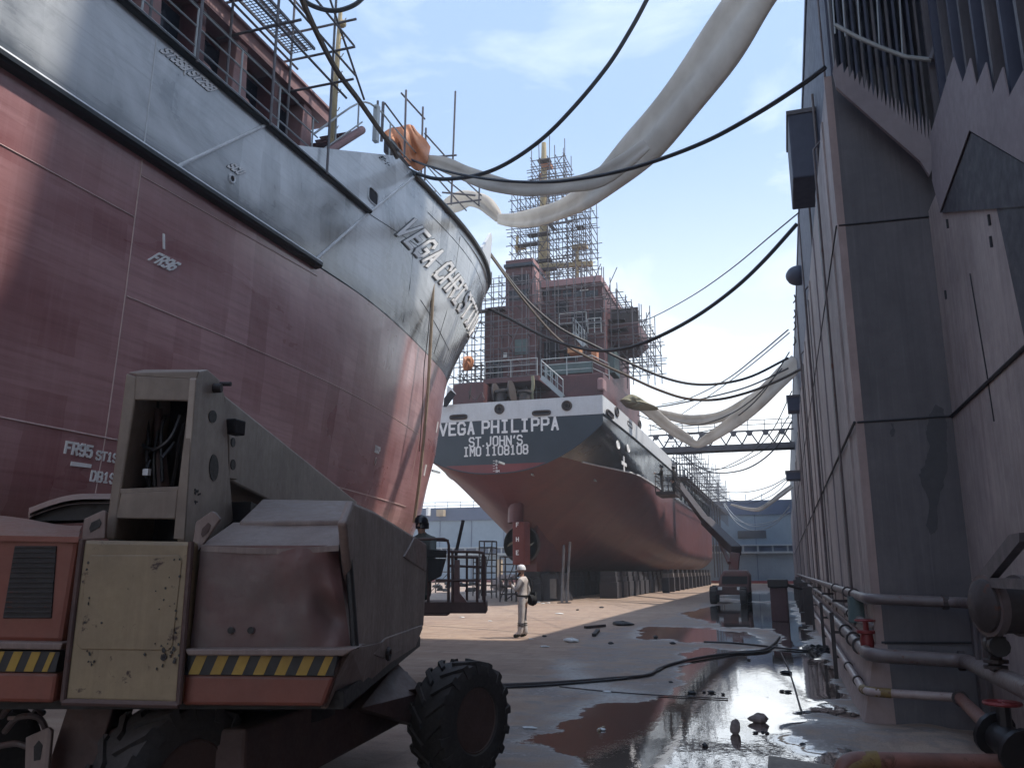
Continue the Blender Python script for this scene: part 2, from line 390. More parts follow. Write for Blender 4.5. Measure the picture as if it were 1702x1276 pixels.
M['rudder_red'] = worn('red_rudder_paint', (0.20, 0.05, 0.045), rough=0.5, scale=1.2, amount=0.6, streak=0.4, bump=0.05)
M['blue_box'] = worn('blue_container_paint', (0.12, 0.27, 0.50), rough=0.5, scale=1, amount=0.4, streak=0.3, bump=0.0)
M['post_red'] = worn('dark_red_post_paint', (0.10, 0.055, 0.06), rough=0.6, scale=2, amount=0.6, streak=0.4, rust=0.3, bump=0.05)
M['canvas'] = None
def make_canvas():
    m, N, L, P = new_mat('thin_white_duct_cloth')
    v = _coord(N)
    n = _noise(N, L, v, 0.9, 6, 0.6, 0.4)
    c = _mix(N, L, _rng(N, L, n, 0.35, 0.7), (0.74, 0.70, 0.64), (0.56, 0.52, 0.47))
    L.new(c, P.inputs['Base Color']); P.inputs['Roughness'].default_value = 0.7
    _bump(N, L, P, _noise(N, L, v, 3.0, 4), 0.3, 0.03)
    t = N.new('ShaderNodeBsdfTranslucent'); L.new(c, t.inputs['Color'])
    x = N.new('ShaderNodeMixShader'); x.inputs[0].default_value = 0.45
    o = N['Material Output']
    L.new(P.outputs[0], x.inputs[1]); L.new(t.outputs[0], x.inputs[2]); L.new(x.outputs[0], o.inputs['Surface'])
    return m
M['canvas'] = make_canvas()
M['tarp'] = worn('orange_tarpaulin', (0.50, 0.20, 0.085), (0.30, 0.11, 0.05), rough=0.6, scale=2.5, amount=0.6, bump=0.2, bscale=14)
M['tarp_olive'] = worn('olive_tarpaulin', (0.27, 0.25, 0.16), rough=0.7, scale=1.5, amount=0.6, bump=0.1)
M['mach_orange'] = worn('faded_orange_machine_paint', (0.25, 0.068, 0.042), (0.15, 0.045, 0.03), rough=0.5, scale=2.2, amount=0.7, rust=0.12, dust=0.9, streak=0.25, bump=0.06)
M['mach_maroon'] = worn('dusty_maroon_machine_paint', (0.145, 0.055, 0.05), (0.125, 0.092, 0.085), rough=0.5, scale=1.5, amount=1.0, rust=0.1, dust=0.45, streak=0.3, bump=0.06)
M['mach_grey'] = worn('dusty_grey_brown_machine_paint', (0.27, 0.205, 0.178), (0.14, 0.095, 0.085), rough=0.55, scale=1.8, amount=0.95, rust=0.16, dust=0.7, streak=0.75, bump=0.12)
M['mach_cream'] = worn('rust_spotted_cream_paint', (0.30, 0.225, 0.13), (0.19, 0.14, 0.085), rough=0.5, scale=2.5, amount=0.8, rust=0.46, rust_col=(0.045, 0.022, 0.016), dust=0.3, streak=0.3, bump=0.05)
M['mach_buff'] = worn('dusty_buff_boom_paint', (0.25, 0.20, 0.155), (0.14, 0.105, 0.085), rough=0.55, scale=2.0, amount=0.95, rust=0.26, rust_col=(0.05, 0.025, 0.02), dust=0.4, streak=0.35, bump=0.06)
M['mach_dark'] = worn('greasy_dark_steel', (0.020, 0.018, 0.018), rough=0.6, scale=4, amount=0.6, bump=0.1)
M['mach_brown'] = worn('dirty_brown_chassis_paint', (0.105, 0.060, 0.052), (0.05, 0.03, 0.028), rough=0.65, scale=3, amount=0.8, rust=0.3, dust=0.5, bump=0.1)
M['hazard_yellow'] = worn('dirty_hazard_yellow', (0.40, 0.25, 0.035), (0.26, 0.16, 0.03), rough=0.5, scale=5, amount=0.6, bump=0.0)
M['hazard_black'] = worn('hazard_black', (0.018, 0.019, 0.022), rough=0.5, scale=5, amount=0.6, bump=0.0)
M['tyre'] = worn('dusty_tyre_rubber', (0.026, 0.024, 0.024), (0.05, 0.044, 0.04), rough=0.8, scale=4, amount=0.8, dust=0.55, dust_col=(0.12, 0.10, 0.09), bump=0.15)
M['rim'] = worn('brown_wheel_rim_paint', (0.085, 0.05, 0.042), rough=0.6, scale=4, amount=0.7, rust=0.3, dust=0.3, bump=0.05)
M['skin'] = plain('skin', (0.42, 0.24, 0.17), 0.5)
M['coverall'] = worn('dusty_white_coverall_cloth', (0.62, 0.58, 0.55), (0.40, 0.33, 0.30), rough=0.85, scale=4, amount=0.7, bump=0.3, bscale=18)
M['helmet_white'] = worn('white_helmet_plastic', (0.75, 0.75, 0.76), rough=0.3, scale=6, amount=0.3, bump=0.0)
M['helmet_black'] = plain('black_helmet_plastic', (0.012, 0.012, 0.016), 0.3)
M['black_cloth'] = plain('black_cloth', (0.016, 0.016, 0.018), 0.85)
M['shoe'] = plain('dark_green_shoe_rubber', (0.020, 0.028, 0.022), 0.6)
M['grey_cloth'] = plain('grey_green_cloth', (0.12, 0.13, 0.12), 0.85)
M['wood'] = worn('wet_weathered_plank', (0.20, 0.165, 0.125), (0.09, 0.07, 0.055), rough=0.6, scale=3, amount=0.8, bump=0.25)
M['rubble'] = worn('pale_rubble', (0.34, 0.27, 0.25), (0.15, 0.12, 0.11), rough=0.8, scale=6, amount=0.8, bump=0.4)
M['debris_dark'] = worn('dark_scrap', (0.03, 0.03, 0.032), rough=0.6, scale=6, amount=0.6, bump=0.2)
M['crate_orange'] = worn('faded_orange_crate_paint', (0.45, 0.22, 0.10), rough=0.7, scale=2, amount=0.6, bump=0.0)
M['crate_tan'] = worn('tan_crate_board', (0.42, 0.33, 0.22), rough=0.8, scale=2, amount=0.6, bump=0.0)
M['paper_white'] = plain('white_notice_board', (0.7, 0.72, 0.72), 0.6)
M['foam_green'] = worn('grey_green_equipment_paint', (0.10, 0.15, 0.15), rough=0.6, scale=2, amount=0.6, bump=0.0)

# ---------------------------------------------------------------- stroke lettering
GL = {
 'A': [[(0, 0), (0.5, 0), (2, 6), (3.5, 0), (4, 0)][1:4], [(1.1, 2), (2.9, 2)]],
 'B': [[(0.2, 0), (0.2, 6), (3, 6), (3.7, 5.3), (3.7, 3.8), (3, 3.1), (0.2, 3.1)], [(3, 3.1), (3.8, 2.4), (3.8, 0.8), (3, 0), (0.2, 0)]],
 'C': [[(3.8, 4.7), (3, 6), (1, 6), (0.2, 5), (0.2, 1), (1, 0), (3, 0), (3.8, 1.3)]],
 'D': [[(0.2, 0), (0.2, 6), (2.6, 6), (3.8, 4.8), (3.8, 1.2), (2.6, 0), (0.2, 0)]],
 'E': [[(3.7, 6), (0.3, 6), (0.3, 0), (3.7, 0)], [(0.3, 3.1), (3, 3.1)]],
 'F': [[(3.7, 6), (0.3, 6), (0.3, 0)], [(0.3, 3.1), (3, 3.1)]],
 'G': [[(3.8, 4.7), (3, 6), (1, 6), (0.2, 5), (0.2, 1), (1, 0), (3, 0), (3.8, 1), (3.8, 2.7), (2.2, 2.7)]],
 'H': [[(0.2, 0), (0.2, 6)], [(3.8, 0), (3.8, 6)], [(0.2, 3.1), (3.8, 3.1)]],
 'I': [[(2, 0), (2, 6)], [(0.8, 6), (3.2, 6)], [(0.8, 0), (3.2, 0)]],
 'J': [[(3.4, 6), (3.4, 1), (2.6, 0), (1.2, 0), (0.4, 1), (0.4, 1.8)]],
 'L': [[(0.4, 6), (0.4, 0), (3.7, 0)]],
 'M': [[(0.1, 0), (0.1, 6), (2, 2.4), (3.9, 6), (3.9, 0)]],
 'N': [[(0.2, 0), (0.2, 6), (3.8, 0), (3.8, 6)]],
 'O': [[(1, 0), (0.2, 1), (0.2, 5), (1, 6), (3, 6), (3.8, 5), (3.8, 1), (3, 0), (1, 0)]],
 'P': [[(0.3, 0), (0.3, 6), (3, 6), (3.8, 5.3), (3.8, 3.5), (3, 2.8), (0.3, 2.8)]],
 'R': [[(0.3, 0), (0.3, 6), (3, 6), (3.8, 5.3), (3.8, 3.6), (3, 2.9), (0.3, 2.9)], [(2.2, 2.9), (3.8, 0)]],
 'S': [[(3.8, 5), (3, 6), (1, 6), (0.2, 5.1), (0.2, 4), (1, 3.2), (3, 2.9), (3.8, 2.1), (3.8, 0.9), (3, 0), (1, 0), (0.2, 1)]],
 'T': [[(0.1, 6), (3.9, 6)], [(2, 6), (2, 0)]],
 'U': [[(0.2, 6), (0.2, 1), (1, 0), (3, 0), (3.8, 1), (3.8, 6)]],
 'V': [[(0.1, 6), (2, 0), (3.9, 6)]],
 '0': [[(1, 0), (0.2, 1), (0.2, 5), (1, 6), (3, 6), (3.8, 5), (3.8, 1), (3, 0), (1, 0)]],
 '1': [[(1, 5), (2, 6), (2, 0)], [(0.9, 0), (3.1, 0)]],
 '2': [[(0.2, 5), (1, 6), (3, 6), (3.8, 5), (3.8, 4), (0.2, 0), (3.8, 0)]],
 '3': [[(0.2, 5.2), (1, 6), (3, 6), (3.7, 5.2), (3.7, 3.9), (3, 3.1), (1.6, 3.1)], [(3, 3.1), (3.8, 2.3), (3.8, 0.9), (3, 0), (1, 0), (0.2, 0.8)]],
 '4': [[(3, 0), (3, 6), (0.2, 1.8), (3.9, 1.8)]],
 '5': [[(3.6, 6), (0.4, 6), (0.4, 3.4), (3, 3.6), (3.8, 2.8), (3.8, 0.9), (3, 0), (1, 0), (0.2, 0.8)]],
 '6': [[(3.6, 5.4), (3, 6), (1, 6), (0.2, 5), (0.2, 1), (1, 0), (3, 0), (3.8, 0.9), (3.8, 2.5), (3, 3.3), (0.3, 3.2)]],
 '7': [[(0.2, 6), (3.8, 6), (1.5, 0)]],
 '8': [[(1, 3.1), (0.3, 3.9), (0.3, 5.2), (1, 6), (3, 6), (3.7, 5.2), (3.7, 3.9), (3, 3.1), (1, 3.1), (0.2, 2.3), (0.2, 0.9), (1, 0), (3, 0), (3.8, 0.9), (3.8, 2.3), (3, 3.1)]],
 '9': [[(0.4, 0.6), (1, 0), (3, 0), (3.8, 1), (3.8, 5), (3, 6), (1, 6), (0.2, 5.1), (0.2, 3.5), (1, 2.7), (3.7, 2.8)]],
 '.': [[(0.6, 0), (1.0, 0)]], "'": [[(1.2, 6), (0.8, 4.6)]], ' ': [], '-': [[(0.6, 3), (3.4, 3)]],
}
ADV = {'.': 2.0, "'": 2.0, ' ': 3.2, 'I': 4.4, '1': 4.2}
def lettering(mb, text, height, put, bold=0.17, depth=0.012, gap=1.35, start=0.0, width=1.0):
    """strokes as raised weld-bead bars; put(s, h, d) turns run, height and stand-off into a point. Returns the run used."""
    k = height / 6.0; s0 = start; e = 0
    hw = bold * height / 2
    for ch in text:
        for st in GL[ch]:
            for i in range(len(st) - 1):
                ax, ay = s0 + st[i][0] * k * width, st[i][1] * k
                bx, by = s0 + st[i + 1][0] * k * width, st[i + 1][1] * k
                dx, dy = bx - ax, by - ay; ln = sqrt(dx * dx + dy * dy) or 1
                dx, dy = dx / ln, dy / ln
                ax -= dx * hw * 0.8; ay -= dy * hw * 0.8; bx += dx * hw * 0.8; by += dy * hw * 0.8
                e += 1; dp = depth + 0.0004 * (e % 9)
                c = [(ax - dy * hw, ay + dx * hw), (ax + dy * hw, ay - dx * hw), (bx + dy * hw, by - dx * hw), (bx - dy * hw, by + dx * hw)]
                mb.hexa([put(x, y, -0.01) for x, y in c], [put(x, y, dp) for x, y in c])
        s0 += (ADV.get(ch, 4.0 + 0.0) + gap) * k * width if ch != ' ' else 3.0 * k * width
    return s0 - start
# ================================================================= near ship: bow to the right, side along X = -9
NCX = -14.0
NEAR_LEVELS = [
 (1.50, [(-30, -10.9), (11, -10.9), (14, -11.0), (17, -11.3), (20, -11.7), (22, -12.2), (24, -12.8), (25.6, -13.3), (26.6, -13.7), (26.9, -14)]),
 (1.75, [(-30, -9.75), (12, -9.75), (15, -9.95), (18, -10.4), (20.8, -10.95), (23, -11.6), (25, -12.3), (26.5, -13.0), (27.3, -13.6), (27.6, -14)]),
 (2.50, [(-30, -9.22), (12, -9.22), (15, -9.5), (18.1, -10.0), (21.6, -10.7), (23.3, -11.15), (24.9, -11.6), (26.8, -12.4), (28, -13.2), (28.4, -14)]),
 (3.50, [(-30, -9.13), (12, -9.13), (15, -9.35), (18.2, -9.80), (21.8, -10.45), (23.5, -10.82), (25, -11.25), (27, -12.1), (28.2, -13), (28.6, -14)]),
 (5.50, [(-30, -9.07), (12, -9.05), (15, -9.15), (18, -9.45), (21, -9.92), (24, -10.55), (26, -11.15), (27.3, -11.9), (28.3, -13), (28.7, -14)]),
 (7.92, [(-30, -9.0), (14.8, -9.0), (16.5, -9.03), (18.5, -9.22), (21.4, -9.66), (24.2, -10.18), (26.0, -10.8), (27.6, -11.7), (29, -13), (29.5, -14)]),
 (10.2, [(-30, -8.95), (18, -8.97), (20, -9.03), (22, -9.17), (24, -9.40), (26.5, -9.90), (28, -10.75), (29.5, -12), (30.6, -13.2), (31, -14)]),
 (12.2, [(-30, -8.93), (21, -8.95), (22.8, -8.98), (24.5, -9.12), (26.1, -9.39), (27.9, -9.95), (29.5, -10.9), (31, -12.1), (32, -13.2), (32.4, -14)]),
 (14.2, [(-30, -8.93), (21, -8.95), (22.8, -8.97), (24.5, -9.06), (26.1, -9.28), (27.9, -9.78), (29.7, -10.7), (31.3, -11.95), (32.4, -13.1), (32.9, -14)]),
]
def _plan(pts):
    y0, x0 = pts[1]
    head = [Vector((lerp(pts[0][1], x0, k / 8), lerp(pts[0][0], y0 - 2.0, k / 8), 0)) for k in range(8)]
    return head + crom([(x0, y0 - 2.0, 0)] + [(x, y, 0) for y, x in pts[1:]], 6)
_lv = [(z, _plan(pts)) for z, pts in NEAR_LEVELS]
def near_pt(s, z):
    """s: index along the plan curve, z: height"""
    zs = [l[0] for l in _lv]
    z = max(zs[0], min(zs[-1], z))
    for i in range(len(zs) - 1):
        if z <= zs[i + 1]: break
    t = (z - zs[i]) / (zs[i + 1] - zs[i])
    k = min(int(s), len(_lv[0][1]) - 2); f = s - k
    a = _lv[i][1][k].lerp(_lv[i][1][k + 1], f); b = _lv[i + 1][1][k].lerp(_lv[i + 1][1][k + 1], f)
    p = a.lerp(b, t)
    return Vector((p.x, p.y, z))
NS = len(_lv[0][1]) - 1
def near_s_at(y, z):
    lo, hi = 0.0, float(NS)
    for _ in range(40):
        m = (lo + hi) / 2
        if near_pt(m, z).y < y: lo = m
        else: hi = m
    return (lo + hi) / 2
def near_n(s, z):
    e = 0.25
    t = near_pt(min(NS, s + e), z) - near_pt(max(0, s - e), z); w = near_pt(s, z + 0.15) - near_pt(s, z - 0.15)
    n = t.cross(w); n = n if n.x > 0 or abs(n.x) < 0.3 else -n
    if n.x < 0: n = -n
    return n.normalized()
def near_top(y):
    return interp(y, [14.5, 17.05], [10.06, 12.2])
def near_on(y, z, off=0.0):
    s = near_s_at(y, z); return near_pt(s, z) + near_n(s, z) * off

near = thing('cargo_ship', 'red and black cargo ship bow filling the left side, VEGA CHRISTINA on its bow', 'ship', (-14.0, 10.0, 0))
def build_near_hull():
    cols = []
    # finer stations along the parallel side
    svals = []
    for i in range(NS * 2 + 1):
        svals.append(i / 2)
    side = [near_s_at(y, 8.0) for y in [-18 + 1.5 * k for k in range(22)]]
    svals = sorted(set(side + [s for s in svals if s > max(side)] + [0.0]))
    rows = 34
    g = []
    for r in range(rows + 1):
        row = []
        for s in svals:
            y = near_pt(s, 10.0).y
            zt = 10.06
            for _ in range(25): zt = near_top(near_pt(s, zt).y)
            zz = [1.5, 1.58, 1.75, 2.1, 2.5, 3.0]
            if r < len(zz): z = zz[r]
            else: z = 3.0 + (zt - 3.0) * (r - len(zz) + 1) / (rows - len(zz) + 1)
            row.append(near_pt(s, z))
        g.append(row)
    mb = MB(); mb.sheet(g)
    far = [[Vector((2 * NCX - p.x, p.y, p.z)) for p in row] for row in g]
    mb.sheet([list(reversed(r)) for r in far])
    # flat bottom, deck and the after end
    b = g[0]; fb = far[0]
    mb.sheet([b, fb])
    mb.sheet([[p - Vector((0.02, 0, 0.30)) for p in g[-1]], [p - Vector((-0.02, 0, 0.30)) for p in far[-1]]])
    mb.sheet([[row[0] for row in g], [row[0] for row in far]])
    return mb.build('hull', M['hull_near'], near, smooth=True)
nhull = build_near_hull()

def strip_on_hull(mb, pts, w, out, mi=0, tilt=0.0):
    """half-round rubbing bar along (y, z) points of the side: width w, standing out by `out`"""
    P = []
    for i in range(len(pts) - 1):
        n = max(1, int(abs(pts[i + 1][0] - pts[i][0]) / 1.0))
        for k in range(n): P.append((lerp(pts[i][0], pts[i + 1][0], k / n), lerp(pts[i][1], pts[i + 1][1], k / n)))
    P.append(pts[-1])
    prev = None
    rings = []
    for i, (y, z) in enumerate(P):
        a = P[max(0, i - 1)]; b = P[min(len(P) - 1, i + 1)]
        dy, dz = b[0] - a[0], b[1] - a[1]; l = sqrt(dy * dy + dz * dz) or 1
        px_, pz_ = -dz / l, dy / l
        lo = near_on(y - px_ * w / 2, z - pz_ * w / 2, -0.03); hi = near_on(y + px_ * w / 2, z + pz_ * w / 2, -0.03)
        n = near_n(near_s_at(y, z), z)
        rings.append([lo, lo.lerp(hi, 0.12) + n * (out * 0.75 + 0.03), lo.lerp(hi, 0.35) + n * (out + 0.03), lo.lerp(hi, 0.65) + n * (out + 0.03), lo.lerp(hi, 0.88) + n * (out * 0.75 + 0.03), hi])
    return rings
def bar_part(name, pts, w, out, mat, edge=True):
    rings = strip_on_hull(None, pts, w, out)
    mb = MB(); o = 6
    vs = [p for r in rings for p in r]
    fs, ms = [], []
    for i in range(len(rings) - 1):
        for j in range(5):
            mb_i = 1 if (edge and j >= 3) else 0  # upper faces pale: the edge highlight is put into the colour
            fs.append((i * o + j, i * o + j + 1, (i + 1) * o + j + 1, (i + 1) * o + j)); ms.append(mb_i)
    fs += [tuple(range(o)), tuple((len(rings) - 1) * o + j for j in range(o))]; ms += [0, 0]
    mb.v = [Vector(p) for p in vs]; mb.f = fs; mb.m = ms
    return mb.build(name, [mat, M['strake_edge']], near)
bar_part('rubbing_strake', [(-20, 7.97), (14.45, 7.93)], 0.22, 0.16, M['strake_black'])
bar_part('deck_edge_strake', [(-20, 10.03), (16.55, 10.03)], 0.14, 0.12, M['strake_black'])
bar_part('diagonal_fender', [(10.1, 8.03), (12.3, 9.98)], 0.075, 0.045, M['strake_edge'])
bar_part('diagonal_fender', [(14.35, 7.98), (16.55, 10.0), (19.0, 12.12)], 0.075, 0.045, M['strake_edge'])
# forecastle edge bar that runs round the bow
def focsle_bar():
    mb = MB()
    y = 17.1; pts = []
    s = near_s_at(18.9, 12.15)
    while s < NS - 0.5:
        pts.append(near_pt(s, 12.17) + near_n(s, 12.15) * 0.03); s += 0.4
    mb.tube(pts, 0.085, 8)
    return mb.build('forecastle_edge_bar', M['strake_black'], near, smooth=True)
focsle_bar()
def bow_bulwark():
    """raised white plating round the bow tip that peaks at the stem head"""
    mb = MB(); rows = []
    s0 = near_s_at(24.3, 12.2)
    ss = [s0 + (NS - s0) * k / 24 for k in range(25)]
    tops = [12.2 + interp(near_pt(s, 12.2).y, [24.3, 25.0, 26.9, 28.5, 33], [0, 0.15, 1.55, 1.7, 1.7]) for s in ss]
    for q in range(7):
        rows.append([near_pt(s, 12.2 + (t - 12.2) * q / 6) + near_n(s, 12.3) * 0.005 for s, t in zip(ss, tops)])
    mb.sheet(rows)
    mb.sheet([[p + Vector((-0.09, 0, 0)) for p in r] for r in rows])
    mb.sheet([rows[-1], [p + Vector((-0.09, 0, 0)) for p in rows[-1]]])
    mb.sheet([[Vector((2 * NCX - p.x, p.y, p.z)) for p in r] for r in rows])
    return mb.build('bow_bulwark', M['bulwark_white'], near, smooth=True)
bow_bulwark()

# weld seams standing a few millimetres proud
def seam(name, pts, r=0.011, mat='weld_light'):
    mb = MB(); P = []
    for i in range(len(pts) - 1):
        n = max(1, int(abs(pts[i + 1][0] - pts[i][0]) + abs(pts[i + 1][1] - pts[i][1])))
        for k in range(n): P.append(near_on(lerp(pts[i][0], pts[i + 1][0], k / n), lerp(pts[i][1], pts[i + 1][1], k / n), 0.002))
    P.append(near_on(*pts[-1], 0.002))
    mb.tube(P, r, 6)
    return mb.build(name, M[mat], nhull)
for pts in ([(9.38, 9.9), (9.38, 8.1)],):
    seam('weld_seam', pts, 0.012, 'strake_edge')
for pts in ([(9.38, 7.8), (9.38, 2.6)], [(-6, 6.86), (9.36, 6.86)], [(9.4, 5.62), (17, 5.62), (22.5, 5.62)], [(-6, 3.5), (22.6, 3.5)], [(22.6, 7.8), (22.6, 3.0)], [(9.4, 7.55), (14.5, 7.7)]):
    seam('weld_seam', pts)
seam('paint_line', [(14.5, 7.93), (18, 7.93), (21, 7.93), (24, 7.93), (25.6, 7.93)], 0.016, 'strake_black')
for pts in ([(16.6, 10.0), (20, 10.35), (24, 10.6), (26.2, 10.7)], [(20.2, 9.0), (24, 8.6), (25.6, 8.4)], [(19.2, 10.0), (19.3, 8.1)], [(22.6, 11.8), (22.6, 8.1)], [(20.0, 11.5), (24.0, 11.55), (27.0, 11.45)]):
    seam('weld_seam', pts, 0.010, 'strake_black')

def hull_text(name, text, y0, z0, h, parent=None, slope=0.0, bold=0.2, width=1.0, mat='letter_white', gap=1.35, depth=0.016):
    s_start = near_s_at(y0, z0)
    tab = [(0.0, s_start)]; p = near_pt(s_start, z0); acc = 0
    s = s_start
    while s < NS - 0.1 and acc < 14:
        s += 0.05; q = near_pt(s, z0); acc += (q - p).length; p = q; tab.append((acc, s))
    xs, ys = [a for a, b in tab], [b for a, b in tab]
    def put(a, hh, d):
        ss = interp(a, xs, ys) if a >= 0 else s_start + a / max(1e-6, tab[1][0]) * 0.05
        z = z0 + hh + slope * a
        return near_pt(ss, z) + near_n(ss, z) * d
    mb = MB(); lettering(mb, text, h, put, bold, depth, gap, 0.0, width)
    o = mb.build(name, M[mat], parent or near)
    if z0 > 8.3 and mat == 'letter_white':                  # black outline: the shadow round the weld-bead letters is put into the colour
        mb = MB(); lettering(mb, text, h, put, bold + 0.09, depth * 0.5, gap, 0.0, width); mb.build('letter_shadow_outline', M['strake_black'], o)
    return o
hull_text('name_lettering', 'VEGA CHRISTINA', 17.95, 10.12, 0.78, slope=-0.05, bold=0.165, width=0.98, depth=0.040)
hull_text('tank_lettering', 'ST3SB', 9.48, 9.75, 0.15, bold=0.25, width=0.88)
hull_text('tank_lettering', 'ST2SB', 10.13, 9.75, 0.15, bold=0.25, width=0.88)
hull_text('frame_lettering', 'FR96', 9.75, 6.32, 0.17, bold=0.24, width=0.88)
hull_text('frame_lettering', 'FR95', 8.72, 3.20, 0.145, bold=0.22, width=0.95)
hull_text('tank_lettering', 'ST1SB', 9.27, 3.18, 0.115, bold=0.2, width=1.0)
hull_text('tank_lettering', 'DB1SB', 9.24, 2.88, 0.13, bold=0.2, width=1.0)
hull_text('outlet_lettering', 'SCU', 11.34, 8.66, 0.135, bold=0.25, width=1.0)
hull_text('anode_lettering', 'ICCP', 18.75, 4.58, 0.15, bold=0.2, width=0.8)
hull_text('plate_lettering', 'ST-1-', 16.95, 11.66, 0.12, bold=0.12, width=1.0, mat='strake_black')
def mark(name, quad, mat='letter_white', d=0.016):
    a = [near_on(y, z, -0.01) for y, z in quad]; b = [near_on(y, z, d) for y, z in quad]
    mb = MB(); mb.hexa(a, b); return mb.build(name, M[mat], near)
mark('frame_mark', [(10.02, 6.60), (10.06, 6.60), (10.02, 6.84), (9.98, 6.84)])
mark('frame_mark', [(8.86, 3.04), (9.21, 3.05), (9.21, 3.10), (8.86, 3.10)])
mark('tank_mark', [(10.05, 9.67), (10.075, 9.67), (10.065, 9.93), (10.04, 9.93)])
mark('draught_mark', [(24.9, 6.1), (25.1, 6.1), (25.1, 6.45), (24.9, 6.45)])
mark('draught_mark', [(24.2, 4.6), (24.4, 4.6), (24.4, 4.95), (24.2, 4.95)])
def ring_on(name, y, z, r, tube_r, mat, disc=None, sy=1.0):
    s = near_s_at(y, z); n = near_n(s, z); c = near_pt(s, z) + n * 0.01
    t = n.cross(Vector((0, 0, 1))).normalized(); w = t.cross(n)
    mb = MB(); mb.tube([c + t * (r * sy * cos(2 * pi * k / 20)) + w * (r * sin(2 * pi * k / 20)) for k in range(20)], tube_r, 6, close=True)
    if disc:
        mb.add([c + n * 0.006 + t * (r * sy * cos(2 * pi * k / 20)) + w * (r * sin(2 * pi * k / 20)) for k in range(20)], [tuple(range(20))], 1)
    return mb.build(name, [M[mat], M[disc or mat]], near)
ring_on('overboard_outlet', 11.50, 8.49, 0.07, 0.022, 'strake_edge', 'opening_dark')
ring_on('anode_fitting', 18.95, 4.36, 0.09, 0.02, 'weld_light', 'iron', 0.6)
def slot(name, y, z, w, h, mat='opening_dark', rim='strake_edge'):
    pts = []
    for k in range(24):
        a = 2 * pi * k / 24; cx, cy = cos(a), sin(a)
        pts.append((y + w / 2 * math.copysign(abs(cx) ** 0.5, cx), z + h / 2 * math.copysign(abs(cy) ** 0.5, cy)))
    mb = MB(); q = [near_on(a, b, 0.012) for a, b in pts]
    mb.add(q, [tuple(range(24))], 1)
    mb.tube([near_on(a, b, 0.012) for a, b in pts], 0.02, 6, close=True)
    return mb.build(name, [M[rim], M[mat]], near)
slot('mooring_hole', 16.75, 10.52, 0.50, 0.36)

# ---- deckhouse standing inboard of the side: pillars, dark openings, roof edge
def near_house():
    ya, yb = -4.0, 17.4
    za, zb = 9.8, 12.45
    x0 = -10.15
    mb = MB(); mb.box((-17.5, ya, za), (x0 - 0.45, yb - 1.0, zb))
    mb.build('deckhouse_wall', M['primer'], near)
    mb = MB()
    mb.box((-17.8, ya, zb), (x0 + 0.10, yb - 0.9, zb + 0.30))
    mb.box((-17.8, ya, zb + 0.30), (x0 + 0.17, yb - 0.8, zb + 0.36))
    mb.build('deckhouse_roof', M['primer_pink'], near)
    mb = MB(); mb.box((x0 - 0.44, ya, za + 0.35), (x0 - 0.40, yb - 1.2, zb - 0.25))
    mb.build('window_band', M['glass_dark'], near)
    k = 0
    y = 5.3
    while y < yb - 1.0:
        mb = MB()
        w0, w1 = (0.34, 0.17) if k % 2 == 0 else (0.22, 0.12)
        mb.hexa([(x0 - 0.42, y - w0, za), (x0, y - w0, za), (x0, y + w0, za), (x0 - 0.42, y + w0, za)],
                [(x0 - 0.42, y - w1, zb), (x0 + 0.02, y - w1, zb), (x0 + 0.02, y + w1, zb), (x0 - 0.42, y + w1, zb)])
        mb.build('deckhouse_pillar', M['primer_pink'] if k % 2 == 0 else M['primer'], near, bevel=0.02)
        y += 1.28; k += 1
    for yy in (9.6, 12.1, 13.4):
        mb = MB()
        c = Vector((x0 - 0.30, yy, 10.95))
        pts = []
        for q in range(20):
            a = 2 * pi * q / 20
            pts.append(c + Vector((0, 0.38 * math.copysign(abs(cos(a)) ** 0.4, cos(a)), 0.62 * math.copysign(abs(sin(a)) ** 0.4, sin(a)))))
        mb.tube(pts, 0.05, 6, close=True)
        mb.build('window_frame', M['primer_pink'], near)
    # deck rails along the edge
    for z in (10.42, 10.80, 11.15):
        mb = MB(); mb.tube([(-9.05, -4, z), (-9.05, 14.3, z)], 0.017, 6); mb.build('deck_rail', M['rail_white'], near)
    y = 6.6
    while y < 14.4:
        mb = MB(); mb.tube([(-9.05, y, 10.0), (-9.05, y, 11.15)], 0.020, 6)
        mb.build('rail_stanchion', M['rail_white'], near); y += 1.25
    # inclined companion stair with handrails up to the forecastle
    mb = MB()
    for k in range(10):
        t = k / 9; y = 14.3 + 1.75 * t; z = 10.15 + 1.75 * t
        mb.box((-10.1, y, z), (-9.25, y + 0.22, z + 0.035))
    mb.build('stair_treads', M['primer'], near)
    mb = MB(); mb.tube([(-9.2, 14.2, 10.15), (-9.2, 16.5, 12.2)], 0.10, 10)
    mb.build('stair_stringer', M['primer_pink'], near, smooth=True)
    mb = MB()
    mb.tube(crom([(-9.15, 14.3, 10.9), (-9.15, 16.2, 12.75), (-9.15, 17.2, 13.15), (-9.15, 17.9, 13.15)], 4), 0.025, 6)
    mb.tube([(-9.15, 14.4, 10.45), (-9.15, 16.4, 12.35)], 0.02, 6)
    for y, z0, z1 in ((15.2, 11.2, 11.85), (16.2, 12.1, 12.75), (17.9, 12.2, 13.15)):
        mb.tube([(-9.15, y, z0), (-9.15, y, z1)], 0.022, 6)
    mb.build('stair_handrail', M['rail_white'], near)
    mb = MB(); mb.box((-9.21, 17.05, 12.2), (-9.09, 17.2, 13.2)); mb.build('rail_post', M['rail_white'], near)
    mb = MB(); mb.tube([(-9.15, 17.9, 13.15), (-9.2, 21.5, 13.15)], 0.022, 6); mb.tube([(-9.15, 17.9, 12.7), (-9.2, 21.5, 12.7)], 0.018, 6); mb.build('forecastle_rail', M['rail_white'], near)
near_house()
